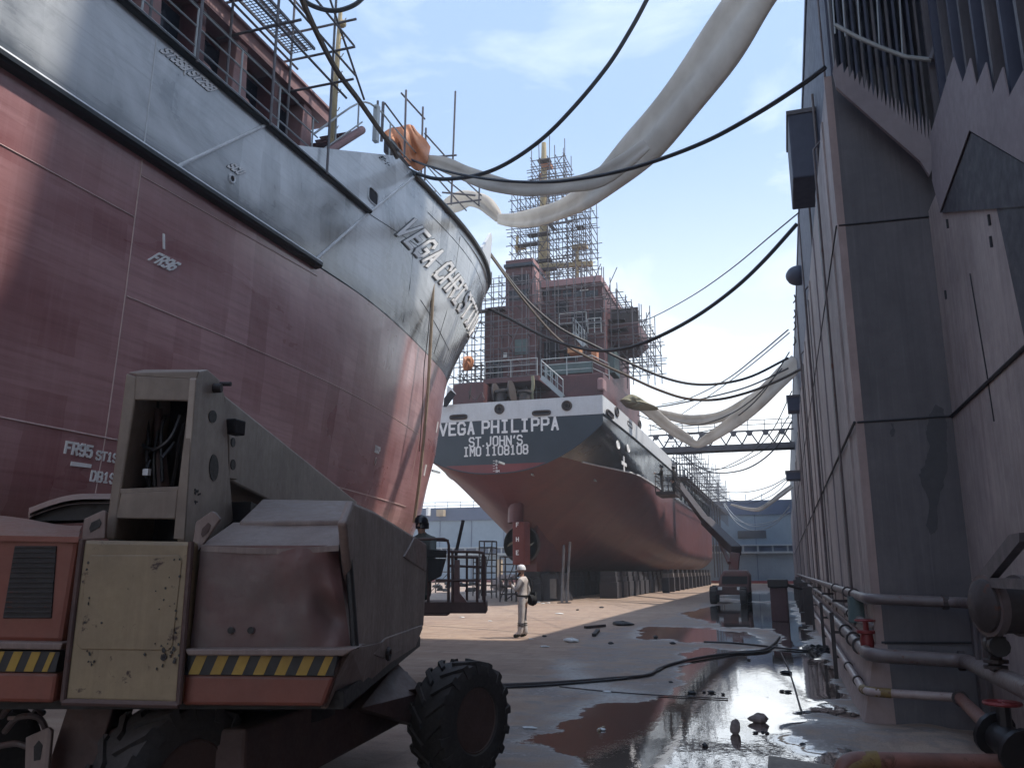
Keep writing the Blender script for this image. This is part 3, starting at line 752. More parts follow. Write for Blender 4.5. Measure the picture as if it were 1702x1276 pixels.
# slender buff mast with lamp hooks on the forecastle
mb = MB(); a = at(566, 20, Y=15.6); b = at(549, 250, Y=15.6)
mb.tube([b - Vector((0, 0, 1.0)), a], [0.10, 0.05], 8)
for k in range(7):
    p = b.lerp(a, 0.15 + 0.13 * k); mb.tube([p, p + Vector((0.12, 0, -0.03)), p + Vector((0.17, 0, 0.05))], 0.012, 5)
mb.ball(a + Vector((0.07, 0, -0.35)), 0.10, 8, 6)
mb.build('lamp_mast', M['mast_yellow'], near)

# ---- tube scaffold on the near ship's edge
nsc = thing('scaffold', 'grey tube scaffold with mesh walkways standing on the near ship deck edge', 'scaffold', (-9.3, 11, 10.0))
def tube_part(name, a, b, r=0.028, parent=nsc, mat='scaffold', n=6):
    mb = MB(); mb.tube([a, b], r, n); return mb.build(name, M[mat], parent)
for y in (5.9, 8.1, 10.2, 12.33, 14.45):
    for x in (-8.86, -9.95):
        tube_part('upright', (x, y, 9.98), (x, y, 16.2 if y < 14 else 14.75))
for z in (12.15, 12.95, 13.65, 14.55):
    for x in (-8.83, -9.98):
        tube_part('ledger', (x, 3.0, z), (x, 14.9 + R.uniform(-0.2, 0.9), z))
for y in (5.95, 8.15, 10.25, 12.38, 14.5):
    for z in (12.2, 13.0, 13.7):
        tube_part('transom_tube', (-8.35, y, z), (-10.3, y, z))
for a, b in (((-8.84, 8.1, 12.2), (-8.84, 12.3, 14.6)), ((-9.96, 10.2, 12.9), (-9.96, 14.4, 14.6)), ((-8.84, 12.0, 15.9), (-8.84, 15.9, 12.6))):
    tube_part('brace', a, b)
def grating(name, x0, x1, y0, y1, z, step, parent, mat='scaffold'):
    mb = MB(); y = y0
    while y <= y1: mb.box((x0, y, z), (x1, y + 0.014, z + 0.012)); y += step
    x = x0
    while x <= x1: mb.box((x, y0, z + 0.013), (x + 0.014, y1, z + 0.025)); x += step
    for x in (x0, x1): mb.box((x - 0.02, y0, z - 0.03), (x + 0.02, y1, z + 0.03))
    return mb.build(name, M[mat], parent)
grating('mesh_platform', -9.85, -9.25, 4.0, 14.3, 13.0, 0.085, nsc)
grating('mesh_platform', -9.85, -9.25, 4.0, 12.3, 13.72, 0.085, nsc)
grating('mesh_guard', -10.55, -10.2, 4.0, 13.0, 13.0, 0.085, nsc)

nsc2 = thing('scaffold', 'sparse tube scaffold posts round the near ship bow tip, beside the orange tarp', 'scaffold', (-9.4, 21, 12.2))
def bowpole(name, u0, v0, u1, v1, Y, r=0.03, Y1=None):
    tube_part(name, at(u0, v0, Y=Y), at(u1, v1, Y=Y1 or Y), r, nsc2)
bowpole('upright', 675, 150, 672, 262, 18.9); bowpole('upright', 703, 178, 700, 290, 20.2); bowpole('upright', 757, 152, 750, 340, 21.8)
bowpole('upright', 708, 213, 706, 300, 21.0); bowpole('upright', 797, 305, 796, 340, 25.0); bowpole('upright', 628, 168, 626, 232, 17.2); bowpole('upright', 637, 170, 634, 235, 17.6, 0.04)
bowpole('ledger', 667, 155, 706, 198, 18.9, 0.028, 20.4); bowpole('ledger', 706, 222, 742, 262, 20.6, 0.028, 22.4); bowpole('ledger', 712, 262, 759, 258, 21.6)
bowpole('ledger', 700, 265, 800, 345, 20.6, 0.026, 26.0); bowpole('ledger', 730, 300, 775, 350, 21.8, 0.026, 25.0); bowpole('ledger', 757, 285, 800, 325, 22.0, 0.026, 25.5)
bowpole('ledger', 735, 320, 790, 325, 22.8); bowpole('ledger', 738, 340, 800, 332, 23.6); bowpole('ledger', 640, 172, 672, 215, 17.6, 0.026, 18.8)

# ---- orange tarpaulin bundle and torn netting on the forecastle
def tarp(name, px, Y, depth, mat, label, cat='tarpaulin', seed=1, fold=0.12):
    rr = random.Random(seed)
    cx = sum(p[0] for p in px) / len(px); cy = sum(p[1] for p in px) / len(px)
    c = at(cx, cy, Y=Y)
    rim = [at(u, v, Y=Y) for u, v in px]
    mb = MB(); n = 9
    rim = crom(rim + [rim[0]], 5)[:-1]
    rings = []
    for k in range(n + 1):
        t = k / n
        ring = []
        for i, p in enumerate(rim):
            q = p.lerp(c, t)
            bulge = depth * sqrt(max(0, 1 - (1 - t) ** 2)) + fold * sin(i * 0.9 + 5 * t) * t * (1 - t) * 3 + rr.uniform(-0.02, 0.02)
            ring.append(q + Vector((0.2 * bulge, -bulge, 0)))
        rings.append(ring + [ring[0]])
    mb.sheet(rings)
    mb.sheet([[Vector((p.x, Y + (Y - p.y) * 0.5 + 0.05, p.z)) for p in r] for r in rings])
    o = mb.build(name, M[mat], smooth=True, angle=180)
    return tag(o, label, cat)
def cloth(name, top, bot, Y, label, mat='tarp', n=44, m=16, amp=0.10, seed=1):
    T, B_ = crom([(u, v, 0) for u, v in top], 12), crom([(u, v, 0) for u, v in bot], 12)
    g = []
    for j in range(m + 1):
        t = j / m; row = []
        for i in range(n + 1):
            s_ = i / n
            a, b = T[min(len(T) - 1, int(s_ * (len(T) - 1)))], B_[min(len(B_) - 1, int(s_ * (len(B_) - 1)))]
            fold = amp * (sin(17 * s_ + 2.2 * t + seed) + 0.6 * sin(31 * s_ - 3 * t)) * (0.35 + t) - 0.5 * sin(pi * s_) * (0.4 + 0.6 * t) + 0.05 * sin(9 * t + 4 * s_)
            row.append(at(lerp(a.x, b.x, t) + 1.2 * sin(8 * t + 9 * s_), lerp(a.y, b.y, t), Y=Y + fold))
        g.append(row)
    mb = MB(); mb.sheet(g); mb.sheet([[p + Vector((0.01, 0.02, 0)) for p in r] for r in g])
    return tag(mb.build(name, M[mat], smooth=True, angle=180), label, 'tarpaulin')
cloth('tarpaulin', [(634, 222), (648, 213), (664, 211), (678, 207), (686, 209)], [(660, 233), (664, 250), (676, 268), (692, 284), (708, 272), (716, 244)], 19.7, 'crumpled orange tarpaulin draped over the near ship forecastle corner')
mb = MB(); a, b = at(640, 224, Y=20.4), at(676, 250, Y=20.4); mb.box((a.x, 20.3, b.z), (b.x, 21.4, a.z)); o = mb.build('winch_crate', M['opening_dark'], bevel=.05); tag(o, 'dark box under the orange tarpaulin on the near ship forecastle', 'box')
# ================================================================= far ship: stern towards us, transom at Y = 40
FCX, FHB, FY = -13.85, 5.65, 40.0
far = thing('cargo_ship', 'dark navy and red cargo ship with white stern bulwark reading VEGA PHILIPPA', 'ship', (FCX, FY, 0))
F_TOP = 10.2
ST = [ # station y, keel z, fullness power, half breadth, top of full breadth above keel
 (40.0, 6.47, 0.44, 5.65, 2.30), (41.0, 5.75, 0.60, 5.70, 2.9), (42.5, 4.75, 0.85, 5.72, 3.7), (44.5, 3.6, 1.05, 5.75, 4.5), (46.5, 2.2, 1.15, 5.78, 5.5), (49.0, 1.60, 1.00, 5.80, 5.6),
 (53.0, 1.60, 0.70, 5.80, 5.0), (58.0, 1.60, 0.46, 5.80, 3.9), (64.0, 1.60, 0.30, 5.80, 2.6), (70.0, 1.60, 0.20, 5.80, 1.7), (76.0, 1.6, 0.16, 5.80, 1.4), (100.0, 1.6, 0.16, 5.80, 1.4), (108.0, 1.6, 0.25, 5.2, 2.4), (114.0, 1.6, 0.5, 3.2, 6.0), (118.0, 1.6, 0.8, 0.5, 9.0)]
def far_hb(y, z):
    ys = [s[0] for s in ST]
    zk, pw, hb, h = (interp(y, ys, [s[i] for s in ST]) for i in (1, 2, 3, 4))
    t = (z - zk) / h
    if t <= 0: return 0.0
    return hb * min(1.0, t) ** pw if t < 1 else hb
def far_keel(y): return interp(y, [s[0] for s in ST], [s[1] for s in ST])
def build_far_hull():
    ys = [40.0, 40.5, 41, 41.7, 42.5, 43.5, 44.5, 45.5, 46.5, 47.7, 49, 51, 53, 55.5, 58, 61, 64, 67, 70, 73, 76, 82, 88, 94, 100, 104, 108, 111, 114, 116, 118]
    mb = MB(); g = []
    nr = 26
    for y in ys:
        zk = far_keel(y); col = []
        for k in range(nr + 1):
            t = k / nr
            z = zk + (F_TOP - 0.95 - zk) * (t ** 1.5 if y < 56 else t ** 1.9)
            hb = far_hb(y, z)
            col.append(Vector((FCX + hb, y, z)))
        g.append(col)
    mb.sheet(g); mb.sheet([[Vector((2 * FCX - p.x, p.y, p.z)) for p in reversed(c)] for c in g])
    mb.sheet([[c[-1] for c in g], [Vector((2 * FCX - c[-1].x, c[-1].y, c[-1].z)) for c in g]])
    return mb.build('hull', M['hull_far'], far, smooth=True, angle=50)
build_far_hull()
def far_transom():
    n = 24; zs = [6.47 + (9.25 - 6.47) * (k / n) ** 1.6 for k in range(n + 1)]
    mb = MB()
    r = [Vector((FCX + far_hb(40.0, z) , FY - 0.004, z)) for z in zs]; l = [Vector((FCX - far_hb(40.0, z), FY - 0.004, z)) for z in zs]
    mb.sheet([r, l])
    t = mb.build('transom', M['transom'], far)
    rim = MB(); rim.tube(r, 0.035, 6); rim.tube(l, 0.035, 6)
    rim.build('transom_edge', M['navy'], far, smooth=True)
def make_transom_mat():
    m, N, L, P = new_mat('transom_paint'); v = _coord(N)
    sp = N.new('ShaderNodeSeparateXYZ'); L.new(v, sp.inputs['Vector'])
    up_ = _math(N, L, 'GREATER_THAN', sp.outputs['Z'], 6.95)
    n = _noise(N, L, v, 0.7, 6)
    nv = _mix(N, L, _rng(N, L, n, 0.35, 0.7), (0.034, 0.050, 0.068), (0.024, 0.036, 0.050))
    rd = _mix(N, L, _rng(N, L, n, 0.35, 0.7), (0.20, 0.045, 0.05), (0.14, 0.03, 0.035))
    L.new(_mix(N, L, up_, rd, nv), P.inputs['Base Color']); P.inputs['Roughness'].default_value = 0.45
    return m
M['transom'] = make_transom_mat()
far_transom()
def far_bulwark():
    mb = MB(); z0, z1 = 9.25, F_TOP; th = 0.10
    xr, xl = FCX + FHB + 0.03, FCX - FHB - 0.03
    mb.box((xl, FY - 0.03, z0), (xr, FY - 0.03 + th, z1))
    mb.build('stern_bulwark', M['bulwark_white'], far)
    for sgn in (1, -1):
        mb = MB(); rows = []
        for y in (FY + th - 0.03, 44, 48, 52, 56, 60, 64, 68.0):
            x = FCX + sgn * (far_hb(y, 9.2) + 0.03)
            rows.append([(x, y, z0), (x, y, z1), (x - sgn * th, y, z1), (x - sgn * th, y, z0)])
        for i in range(len(rows) - 1): mb.hexa(rows[i], rows[i + 1])
        mb.build('side_bulwark', M['bulwark_white'], far)
        mb = MB()
        ys = [FY - 0.03, 48, 58, 68.0]
        mb.tube([(FCX + sgn * (far_hb(max(y, 40), 9.2) + 0.05), y, z0 - 0.01) for y in ys], 0.045, 6); mb.build('bulwark_edge', M['navy'], far)
        for y in (68.2, 71, 74, 77.0, 80, 83):
            mb = MB(); mb.box((FCX + sgn * 5.78 - 0.03, y, 7.4), (FCX + sgn * 5.78 + 0.10, y + 0.22, 10.3)); mb.build('side_rib', M['navy'], far)
        mb = MB(); mb.tube([(FCX + sgn * (far_hb(y, 7.2) + 0.02), y, 7.2) for y in (42.4, 42.8, 43.2, 43.7, 44.3, 45, 46, 47, 48, 50, 53, 56, 60, 64, 72, 80, 98)], 0.045, 6); mb.build('boot_line', M['letter_white'], far)
far_bulwark()
def oval(name, c, e1, e2, w, h, n, tube_r, rim='iron', fill='opening_dark', p=0.5, inner=False):
    mb = MB(); c, e1, e2, n = Vector(c), Vector(e1), Vector(e2), Vector(n)
    pts = [c + e1 * (w / 2 * math.copysign(abs(cos(a)) ** p, cos(a))) + e2 * (h / 2 * math.copysign(abs(sin(a)) ** p, sin(a))) + n * 0.012 for a in [2 * pi * k / 24 for k in range(24)]]
    mb.add(pts, [tuple(range(24))], 1); mb.tube(pts, tube_r, 6, close=True)
    if inner: mb.tube([c + e1 * (w * 0.28 * cos(2 * pi * k / 12)) + e2 * (h * 0.28 * sin(2 * pi * k / 12)) + n * 0.03 for k in range(12)], 0.03, 5, close=True)
    return mb.build(name, [M[rim], M[fill]], far)
ey, ez, ex, nb = (0, 1, 0), (0, 0, 1), (1, 0, 0), (0, -1, 0)
for u, v in ((830, 679.5), (942, 674)): oval('round_fairlead', at(u, v, Y=FY - 0.04), ex, ez, 0.46, 0.46, nb, 0.05, 'iron', 'opening_dark', 1.0, True)
for u, v in ((762, 693), (900, 686)): oval('oval_fairlead', at(u, v, Y=FY - 0.04), ex, ez, 0.92, 0.20, nb, 0.05, 'iron', 'opening_dark', 0.5)
SX = FCX + FHB + 0.03
for u, v, r in ((1025, 684, 1), (1063, 705, 1)): oval('round_fairlead', at(u, v, X=SX + 0.09), ey, ez, 0.9, 0.46, ex, 0.05, 'iron', 'opening_dark', 1.0)
for u, v in ((1014, 688), (1046, 706)): oval('oval_fairlead', at(u, v, X=SX + 0.09), ey, ez, 1.6, 0.24, ex, 0.05, 'iron', 'opening_dark', 0.5)
for u, v in ((1027, 739), (1044, 745)): oval('hull_patch', at(u, v, X=SX + 0.16), ey, ez, 0.9, 0.42, ex, 0.02, 'letter_white', 'letter_white', 1.0)
mb = MB(); c = at(1037, 771, X=SX + 0.17); mb.box((c.x - 0.02, c.y - 0.12, c.z - 0.42), (c.x + 0.02, c.y + 0.12, c.z + 0.42)); mb.box((c.x - 0.015, c.y - 0.7, c.z - 0.08), (c.x + 0.025, c.y + 0.7, c.z + 0.10)); mb.build('thruster_symbol', M['letter_white'], far)
for u, v in ((976, 763), (936, 775), (1005, 785), (1035, 797)):
    p = at(u, v, X=SX - 0.1); mb = MB(); mb.box((FCX + far_hb(p.y, p.z) - 0.02, p.y - 0.3, p.z - 0.04), (FCX + far_hb(p.y, p.z) + 0.05, p.y + 0.5, p.z + 0.05)); mb.build('hull_fitting', M['pale_steel'], far)

def stern_text(name, text, u0, v0, u1, h, bold=0.2):
    a, b = at(u0, v0, Y=FY - 0.01), at(u1, v0, Y=FY - 0.01)
    mb = MB()
    probe = lettering(MB(), text, h, lambda s, hh, d: Vector((s, d, hh)), bold)
    w = (b.x - a.x) / probe
    lettering(mb, text, h, lambda s, hh, d: Vector((a.x + s, FY - 0.008 - d, a.z + hh)), bold, 0.02, 1.35, 0.0, w)
    return mb.build(name, M['letter_white'], far)
stern_text('name_lettering', 'VEGA PHILIPPA', 731, 723.5, 933, 0.60, 0.19)
stern_text('port_lettering', "ST.JOHN'S", 780, 742, 871, 0.45, 0.17)
stern_text('number_lettering', 'IMO 1108108', 771, 758, 880, 0.44, 0.17)
for i, (tx, v) in enumerate((('8', 766), ('6', 771.5), ('4', 777), ('5M', 782.5))):
    stern_text('draught_lettering', tx, 824, v + 2, 824 + 3.4 * len(tx), 0.10, 0.2)
mb = MB()
for k in range(5):
    p = at(821, 766 + 4.2 * k, Y=FY - 0.01); mb.box((p.x - 0.05, FY - 0.03, p.z), (p.x + 0.05, FY, p.z + 0.02))
mb.build('draught_scale', M['letter_white'], far)

# rudder, propeller in its nozzle, skeg
mb = MB()
p0, p1 = at(866, 866, Y=42.6), at(900, 938, Y=42.6)
mb.hexa([(-13.55, 42.0, p1.z), (-13.3, 42.0, p1.z), (-13.05, 43.6, p1.z), (-13.6, 43.6, p1.z)], [(-13.65, 41.6, 4.9), (-13.25, 41.6, 4.9), (-13.0, 43.7, 4.9), (-13.75, 43.7, 4.9)])
ru = MB(); ru.prism([(-13.85 + 0.45, 41.55), (-12.85, 41.9), (-12.75, 42.6), (-13.1, 43.2), (-13.45, 42.8)], 1.95, 4.15)
rud = ru.build('rudder', M['rudder_red'], far, bevel=0.06)
hd = MB(); hd.tube([(-13.5, 42.4, 4.1), (-13.5, 42.6, 6.2)], 0.42, 12); hd.build('rudder_stock', M['hull_far'], far, smooth=True)
for i, v in enumerate((869, 893, 915)):
    mb = MB(); p = at(857, v, Y=41.9); lettering(mb, 'FHE'[i], 0.2, lambda s, hh, d: Vector((p.x + 0.12 + s, 41.62 - d, p.z + hh - 0.2)), 0.2)
    mb.build('rudder_lettering', M['letter_white'], rud)
mb = MB(); pc = Vector((-13.75, 44.4, 3.05)); NZ = 0.62
mb.lathe([(a * NZ, b * NZ) for a, b in [(1.55, -0.45), (1.62, -0.4), (1.66, 0.1), (1.45, 0.6), (1.38, 0.6), (1.36, 0.0), (1.40, -0.42), (1.55, -0.45)]], pc, (0, 1, 0), 36)
mb.build('propeller_nozzle', M['iron'], far, smooth=True)
mb = MB(); mb.lathe([(0.0, -0.4), (0.14, -0.3), (0.21, -0.1), (0.21, 0.3), (0.2, 1.8)], pc, (0, 1, 0), 20)
mb.build('propeller_hub', M['prop_gold'], far, smooth=True)
for k in range(4):
    a0 = k * pi / 2 + 0.5; mb = MB(); g = []
    for i in range(8):
        r = (0.3 + 1.0 * i / 7) * NZ; row = []
        for j in range(6):
            w = NZ * (j / 5 - 0.5) * (0.75 + 0.75 * sin(pi * i / 7 * 0.9))
            a = a0 + w / max(r, 0.3) * 0.85
            row.append(pc + Vector((r * cos(a), 0.42 * w - 0.15, r * sin(a))))
        g.append(row)
    mb.sheet(g); mb.sheet([[p + Vector((0, 0.04, 0)) for p in r] for r in g]); mb.build('propeller_blade', M['prop_gold'], far, smooth=True)
mb = MB(); mb.hexa([(-13.95, 45.0, 1.6), (-13.1, 45.0, 1.6), (-13.0, 50, 1.6), (-14.2, 50, 1.6)], [(-14.0, 44.8, 4.5), (-13.0, 44.8, 4.5), (-12.5, 50, 4.5), (-14.9, 50, 4.5)]); mb.build('skeg', M['hull_far'], far)
for (u, v) in ((842, 820), (840, 832), (838, 844), (908, 826), (916, 838), (924, 848), (951, 1000)):
    pass

# ---------------------------------------------------------------- far superstructure
def fbox(name, lo, hi, mat='primer', bev=0.03):
    mb = MB(); mb.box(lo, hi); return mb.build(name, M[mat], far, bevel=bev)
def fpx(u, v, Y): return at(u, v, Y=Y)
A = fpx(768, 668, 43.5)
fbox('winch_house', (fpx(756, 640, 43.8).x, 43.6, 9.3), (fpx(806, 640, 43.8).x, 46.0, fpx(780, 637, 43.6).z))
fbox('stores_house', (fpx(927, 640, 43.4).x, 43.2, 9.3), (fpx(1004, 640, 43.4).x, 47.0, fpx(960, 622, 43.2).z))
zb = fpx(850, 632, 44.6).z
fbox('balcony_deck', (fpx(805, 630, 44.6).x, 44.4, zb - 0.16), (fpx(897, 630, 44.6).x, 48.0, zb + 0.14))
fbox('deckhouse_wall', (-17.2, 47.2, 9.3), (-9.2, 58.0, 13.0), 'primer')
z14 = fpx(850, 508, 46.5).z
tw = fbox('stair_tower', (fpx(806, 560, 46.5).x, 46.4, zb), (fpx(892, 560, 46.5).x, 52.0, z14), 'primer')
fbox('tower_recess', (fpx(893, 560, 47.5).x, 47.4, zb), (fpx(1005, 560, 47.5).x, 56.0, fpx(950, 500, 47.4).z), 'primer')
fbox('wheelhouse', (fpx(893, 480, 48.6).x, 48.4, fpx(950, 500, 48.4).z), (fpx(1002, 480, 48.6).x, 56.0, fpx(950, 470, 48.4).z), 'primer')
fbox('wheelhouse_roof', (fpx(890, 466, 47.8).x, 47.7, fpx(950, 473, 47.7).z), (fpx(1000, 466, 47.8).x, 56.4, fpx(950, 462, 47.7).z), 'primer_pink')
fun = fbox('funnel_casing', (fpx(841, 470, 47.0).x, 46.9, z14), (fpx(884, 470, 47.0).x, 51.0, fpx(860, 431, 46.9).z), 'primer')
mb = MB(); a, b = fpx(884, 428, 46.9), fpx(896, 455, 46.9); mb.hexa([(a.x, 46.95, fpx(940, 510, 46.9).z), (b.x, 46.95, fpx(940, 510, 46.9).z), (b.x, 50.8, fpx(940, 510, 46.9).z), (a.x, 50.8, fpx(940, 510, 46.9).z)], [(a.x, 46.95, a.z), (a.x + 0.05, 46.95, a.z), (a.x + 0.05, 50.8, a.z), (a.x, 50.8, a.z)]); mb.build('funnel_side_plate', M['primer_pink'], far)
mb = MB(); mb.box((fpx(838, 440, 46.7).x, 46.6, fpx(940, 434, 46.7).z), (fpx(886, 440, 46.7).x, 51.2, fpx(940, 429, 46.7).z)); mb.build('funnel_top', M['glass_dark'], far)
# bridge wing reaching out to starboard
wz0, wz1 = fpx(1030, 560, 49.5).z, fpx(1030, 538, 49.5).z
fbox('bridge_wing', (fpx(1003, 550, 49.5).x, 49.4, wz0), (fpx(1062, 550, 49.5).x, 53.0, wz1), 'primer')
mb = MB(); mb.hexa([(fpx(1006, 580, 49.5).x, 49.45, fpx(940, 580, 49.5).z), (fpx(1048, 580, 49.5).x, 49.45, fpx(940, 580, 49.5).z), (fpx(1048, 580, 49.5).x, 52.9, fpx(940, 580, 49.5).z), (fpx(1006, 580, 49.5).x, 52.9, fpx(940, 580, 49.5).z)],
    [(fpx(1003, 550, 49.5).x, 49.45, wz0), (fpx(1062, 550, 49.5).x, 49.45, wz0), (fpx(1062, 550, 49.5).x, 52.9, wz0), (fpx(1003, 550, 49.5).x, 52.9, wz0)]); mb.build('wing_underside', M['primer'], far)
fbox('wing_bulwark', (fpx(1003, 530, 49.5).x, 49.5, wz1), (fpx(1061, 530, 49.5).x, 49.6, wz1 + 1.0), 'iron')
fbox('equipment_cabinet', (fpx(1006, 600, 48.4).x, 48.3, fpx(940, 625, 48.3).z), (fpx(1022, 600, 48.4).x, 50.0, fpx(940, 585, 48.3).z), 'foam_green')
fbox('vent_cowl', (fpx(993, 640, 43.1).x, 43.0, fpx(940, 652, 43).z), (fpx(1003, 640, 43.1).x, 44.0, fpx(940, 631, 43).z), 'primer_pink', 0.1)
def fpanel(name, u0, v0, u1, v1, Y, mat, par=None, th=0.05):
    a, b = fpx(u0, v1, Y), fpx(u1, v0, Y); mb = MB(); mb.box((a.x, Y - th, a.z), (b.x, Y, b.z)); return mb.build(name, M[mat], par or far)
fpanel('window', 856, 563, 877, 590, 46.39, 'foam_green'); fpanel('notice_board', 837, 586, 843, 595, 46.39, 'paper_white')
fpanel('door', 812, 598, 836, 630, 46.39, 'glass_dark'); fpanel('door', 846, 480, 880, 500, 46.89, 'glass_dark'); fpanel('dark_recess', 846, 455, 880, 476, 46.89, 'opening_dark')
for u0, u1 in ((900, 914), (918, 932), (936, 950), (954, 968), (972, 994)):
    fpanel('wheelhouse_window', u0, 482, u1, 494, 48.39, 'glass_dark')
for (u0, v0, u1, v1) in ((925, 500, 945, 520), (950, 515, 975, 560), (980, 515, 1000, 545), (900, 520, 915, 545), (905, 565, 930, 600), (938, 575, 960, 600)):
    fpanel('dark_recess', u0, v0, u1, v1, 47.39, 'opening_dark')
fpanel('dark_recess', 812, 645, 880, 662, 47.19, 'opening_dark')
fpanel('equipment_cabinet', 905, 600, 985, 624, 47.19, 'foam_green')
fpanel('ceiling_lamp', 964, 481, 978, 484, 48.3, 'paper_white')
# railings of the balcony, the stores house top and the stair
def rail(name, pts, h=1.05, step=1.2, rows=3, mat='rail_white', r=0.028, parent=None):
    mb = MB()
    for k in range(rows):
        mb.tube([Vector(p) + Vector((0, 0, h * (k + 1) / rows)) for p in pts], r * (1 if k == rows - 1 else 0.75), 5)
    for i in range(len(pts) - 1):
        a, b = Vector(pts[i]), Vector(pts[i + 1]); n = max(1, int((b - a).length / step))
        for q in range(n + 1):
            p = a.lerp(b, q / n); mb.tube([p, p + Vector((0, 0, h))], r, 5)
    return mb.build(name, M[mat], parent or far)
rail('balcony_rail', [(fpx(806, 630, 44.5).x, 44.5, zb + 0.14), (fpx(893, 627, 44.5).x, 44.5, zb + 0.14)])
zs = fpx(960, 622, 43.2).z
rail('stores_house_rail', [(fpx(900, 620, 43.4).x, 43.4, zs), (fpx(985, 620, 43.4).x, 43.4, zs), (fpx(1001, 620, 43.6).x, 45.5, zs)])
rail('upper_rail', [(fpx(930, 560, 46.8).x, 46.8, fpx(940, 545, 46.8).z), (fpx(975, 560, 46.8).x, 46.8, fpx(940, 545, 46.8).z)], 0.9)
rail('upper_rail', [(fpx(978, 560, 47.0).x, 46.9, fpx(940, 558, 47).z), (fpx(1000, 560, 47.0).x, 46.9, fpx(940, 558, 47).z)], 0.9, 0.4)
def stair(name, a, b, w=0.8, mat='rail_white'):
    a, b = Vector(a), Vector(b); mb = MB()
    for dy in (0, w):
        o = Vector((0, dy, 0)); mb.bar(a + o, b + o, 0.08, 0.26)
        mb.tube([a + o + Vector((0, 0, 0.95)), b + o + Vector((0, 0, 0.95))], 0.03, 5); mb.tube([a + o + Vector((0, 0, 0.5)), b + o + Vector((0, 0, 0.5))], 0.022, 5)
        for k in range(5):
            p = a.lerp(b, k / 4) + o; mb.tube([p, p + Vector((0, 0, 0.95))], 0.028, 5)
    n = 11
    for k in range(n):
        p = a.lerp(b, (k + 0.5) / n); mb.box((p.x - 0.12, p.y, p.z - 0.02), (p.x + 0.12, p.y + w, p.z + 0.02))
    return mb.build(name, M[mat], far)
stair('inclined_stair', fpx(900, 627, 43.0), fpx(936, 659, 43.0))
stair('inclined_stair', fpx(1003, 518, 49.0), fpx(992, 562, 49.0))
stair('inclined_stair', fpx(953, 553, 46.6), fpx(972, 575, 46.6), 0.6)
# mooring bollards, winch and rope on the poop deck
for u in (833, 872):
    mb = MB(); p = fpx(u, 668, 42.6); mb.lathe([(0.32, -0.5), (0.30, 0.45), (0.40, 0.5), (0.40, 0.62), (0.0, 0.66)], p, (0, 0, 1), 16); mb.build('mooring_bollard', M['iron'], far, smooth=True)
mb = MB(); p = fpx(838, 655, 42.9); mb.lathe([(0.7, -0.5), (0.7, -0.42), (0.32, -0.4), (0.32, 0.4), (0.7, 0.42), (0.7, 0.5)], p, (1, 0, 0.1), 20); mb.build('mooring_winch', M['iron'], far, smooth=True)
mb = MB(); mb.tube(crom([fpx(885, 625, 43.0), fpx(886, 640, 43), fpx(884, 655, 43), fpx(885, 664, 43)], 4), 0.10, 7); mb.build('mooring_rope', M['tarp_olive'], far, smooth=True)
mb = MB(); mb.tube([fpx(780, 663, 42.5), fpx(783, 640, 42.5)], 0.05, 6); mb.tube(crom([fpx(778, 650, 42.5), fpx(790, 664, 42.4), fpx(800, 652, 42.6), fpx(806, 665, 42.4)], 5), 0.025, 5); mb.build('vent_pipe', M['iron'], far)
# buff main mast inside the scaffold tower, with lamps, yards and a top box
mb = MB(); ym = 50.5
mb.tube([fpx(904, 470, ym), fpx(904, 238, ym)], [0.42, 0.16], 10); mast = mb.build('main_mast', M['mast_yellow'], far, smooth=True)
mb = MB(); mb.bar(fpx(882, 445, ym), fpx(985, 438, ym), 0.3, 0.3); mb.build('mast_yard', M['mast_yellow'], mast)
mb = MB(); mb.bar(fpx(908, 366, ym - 0.4), fpx(921, 382, ym - 0.4), 0.35, 0.25); mb.build('mast_spar', M['iron'], mast)
mb = MB(); mb.tube([fpx(959, 412, ym), fpx(959, 462, ym)], 0.14, 8); mb.box((fpx(952, 415, ym).x, ym - 0.3, fpx(940, 416, ym).z), (fpx(976, 415, ym).x, ym + 0.3, fpx(940, 411, ym).z)); mb.build('signal_mast', M['mast_yellow'], far)
mb = MB(); p = fpx(908, 278, ym); mb.box((p.x - 0.3, ym - 0.3, p.z - 0.1), (p.x + 0.4, ym + 0.3, p.z + 0.15)); mb.tube([fpx(900, 290, ym), fpx(900, 303, ym)], 0.2, 8); mb.build('mast_platform', M['tarp'], mast)
mb = MB(); mb.tube([fpx(860, 393, ym), fpx(859, 420, ym)], 0.10, 6); mb.box((fpx(857, 400, ym).x, ym - .3, fpx(940, 404, ym).z), (fpx(872, 400, ym).x, ym + .3, fpx(940, 400, ym).z)); mb.build('radar_arm', M['mast_yellow'], far)
tag(fpanel('wrapped_crate', 949, 580, 968, 592, 45.5, 'crate_orange', None, 0.8), None)
fpanel('wrapped_crate', 987, 584, 995, 600, 44.5, 'tarp', None, 0.6)

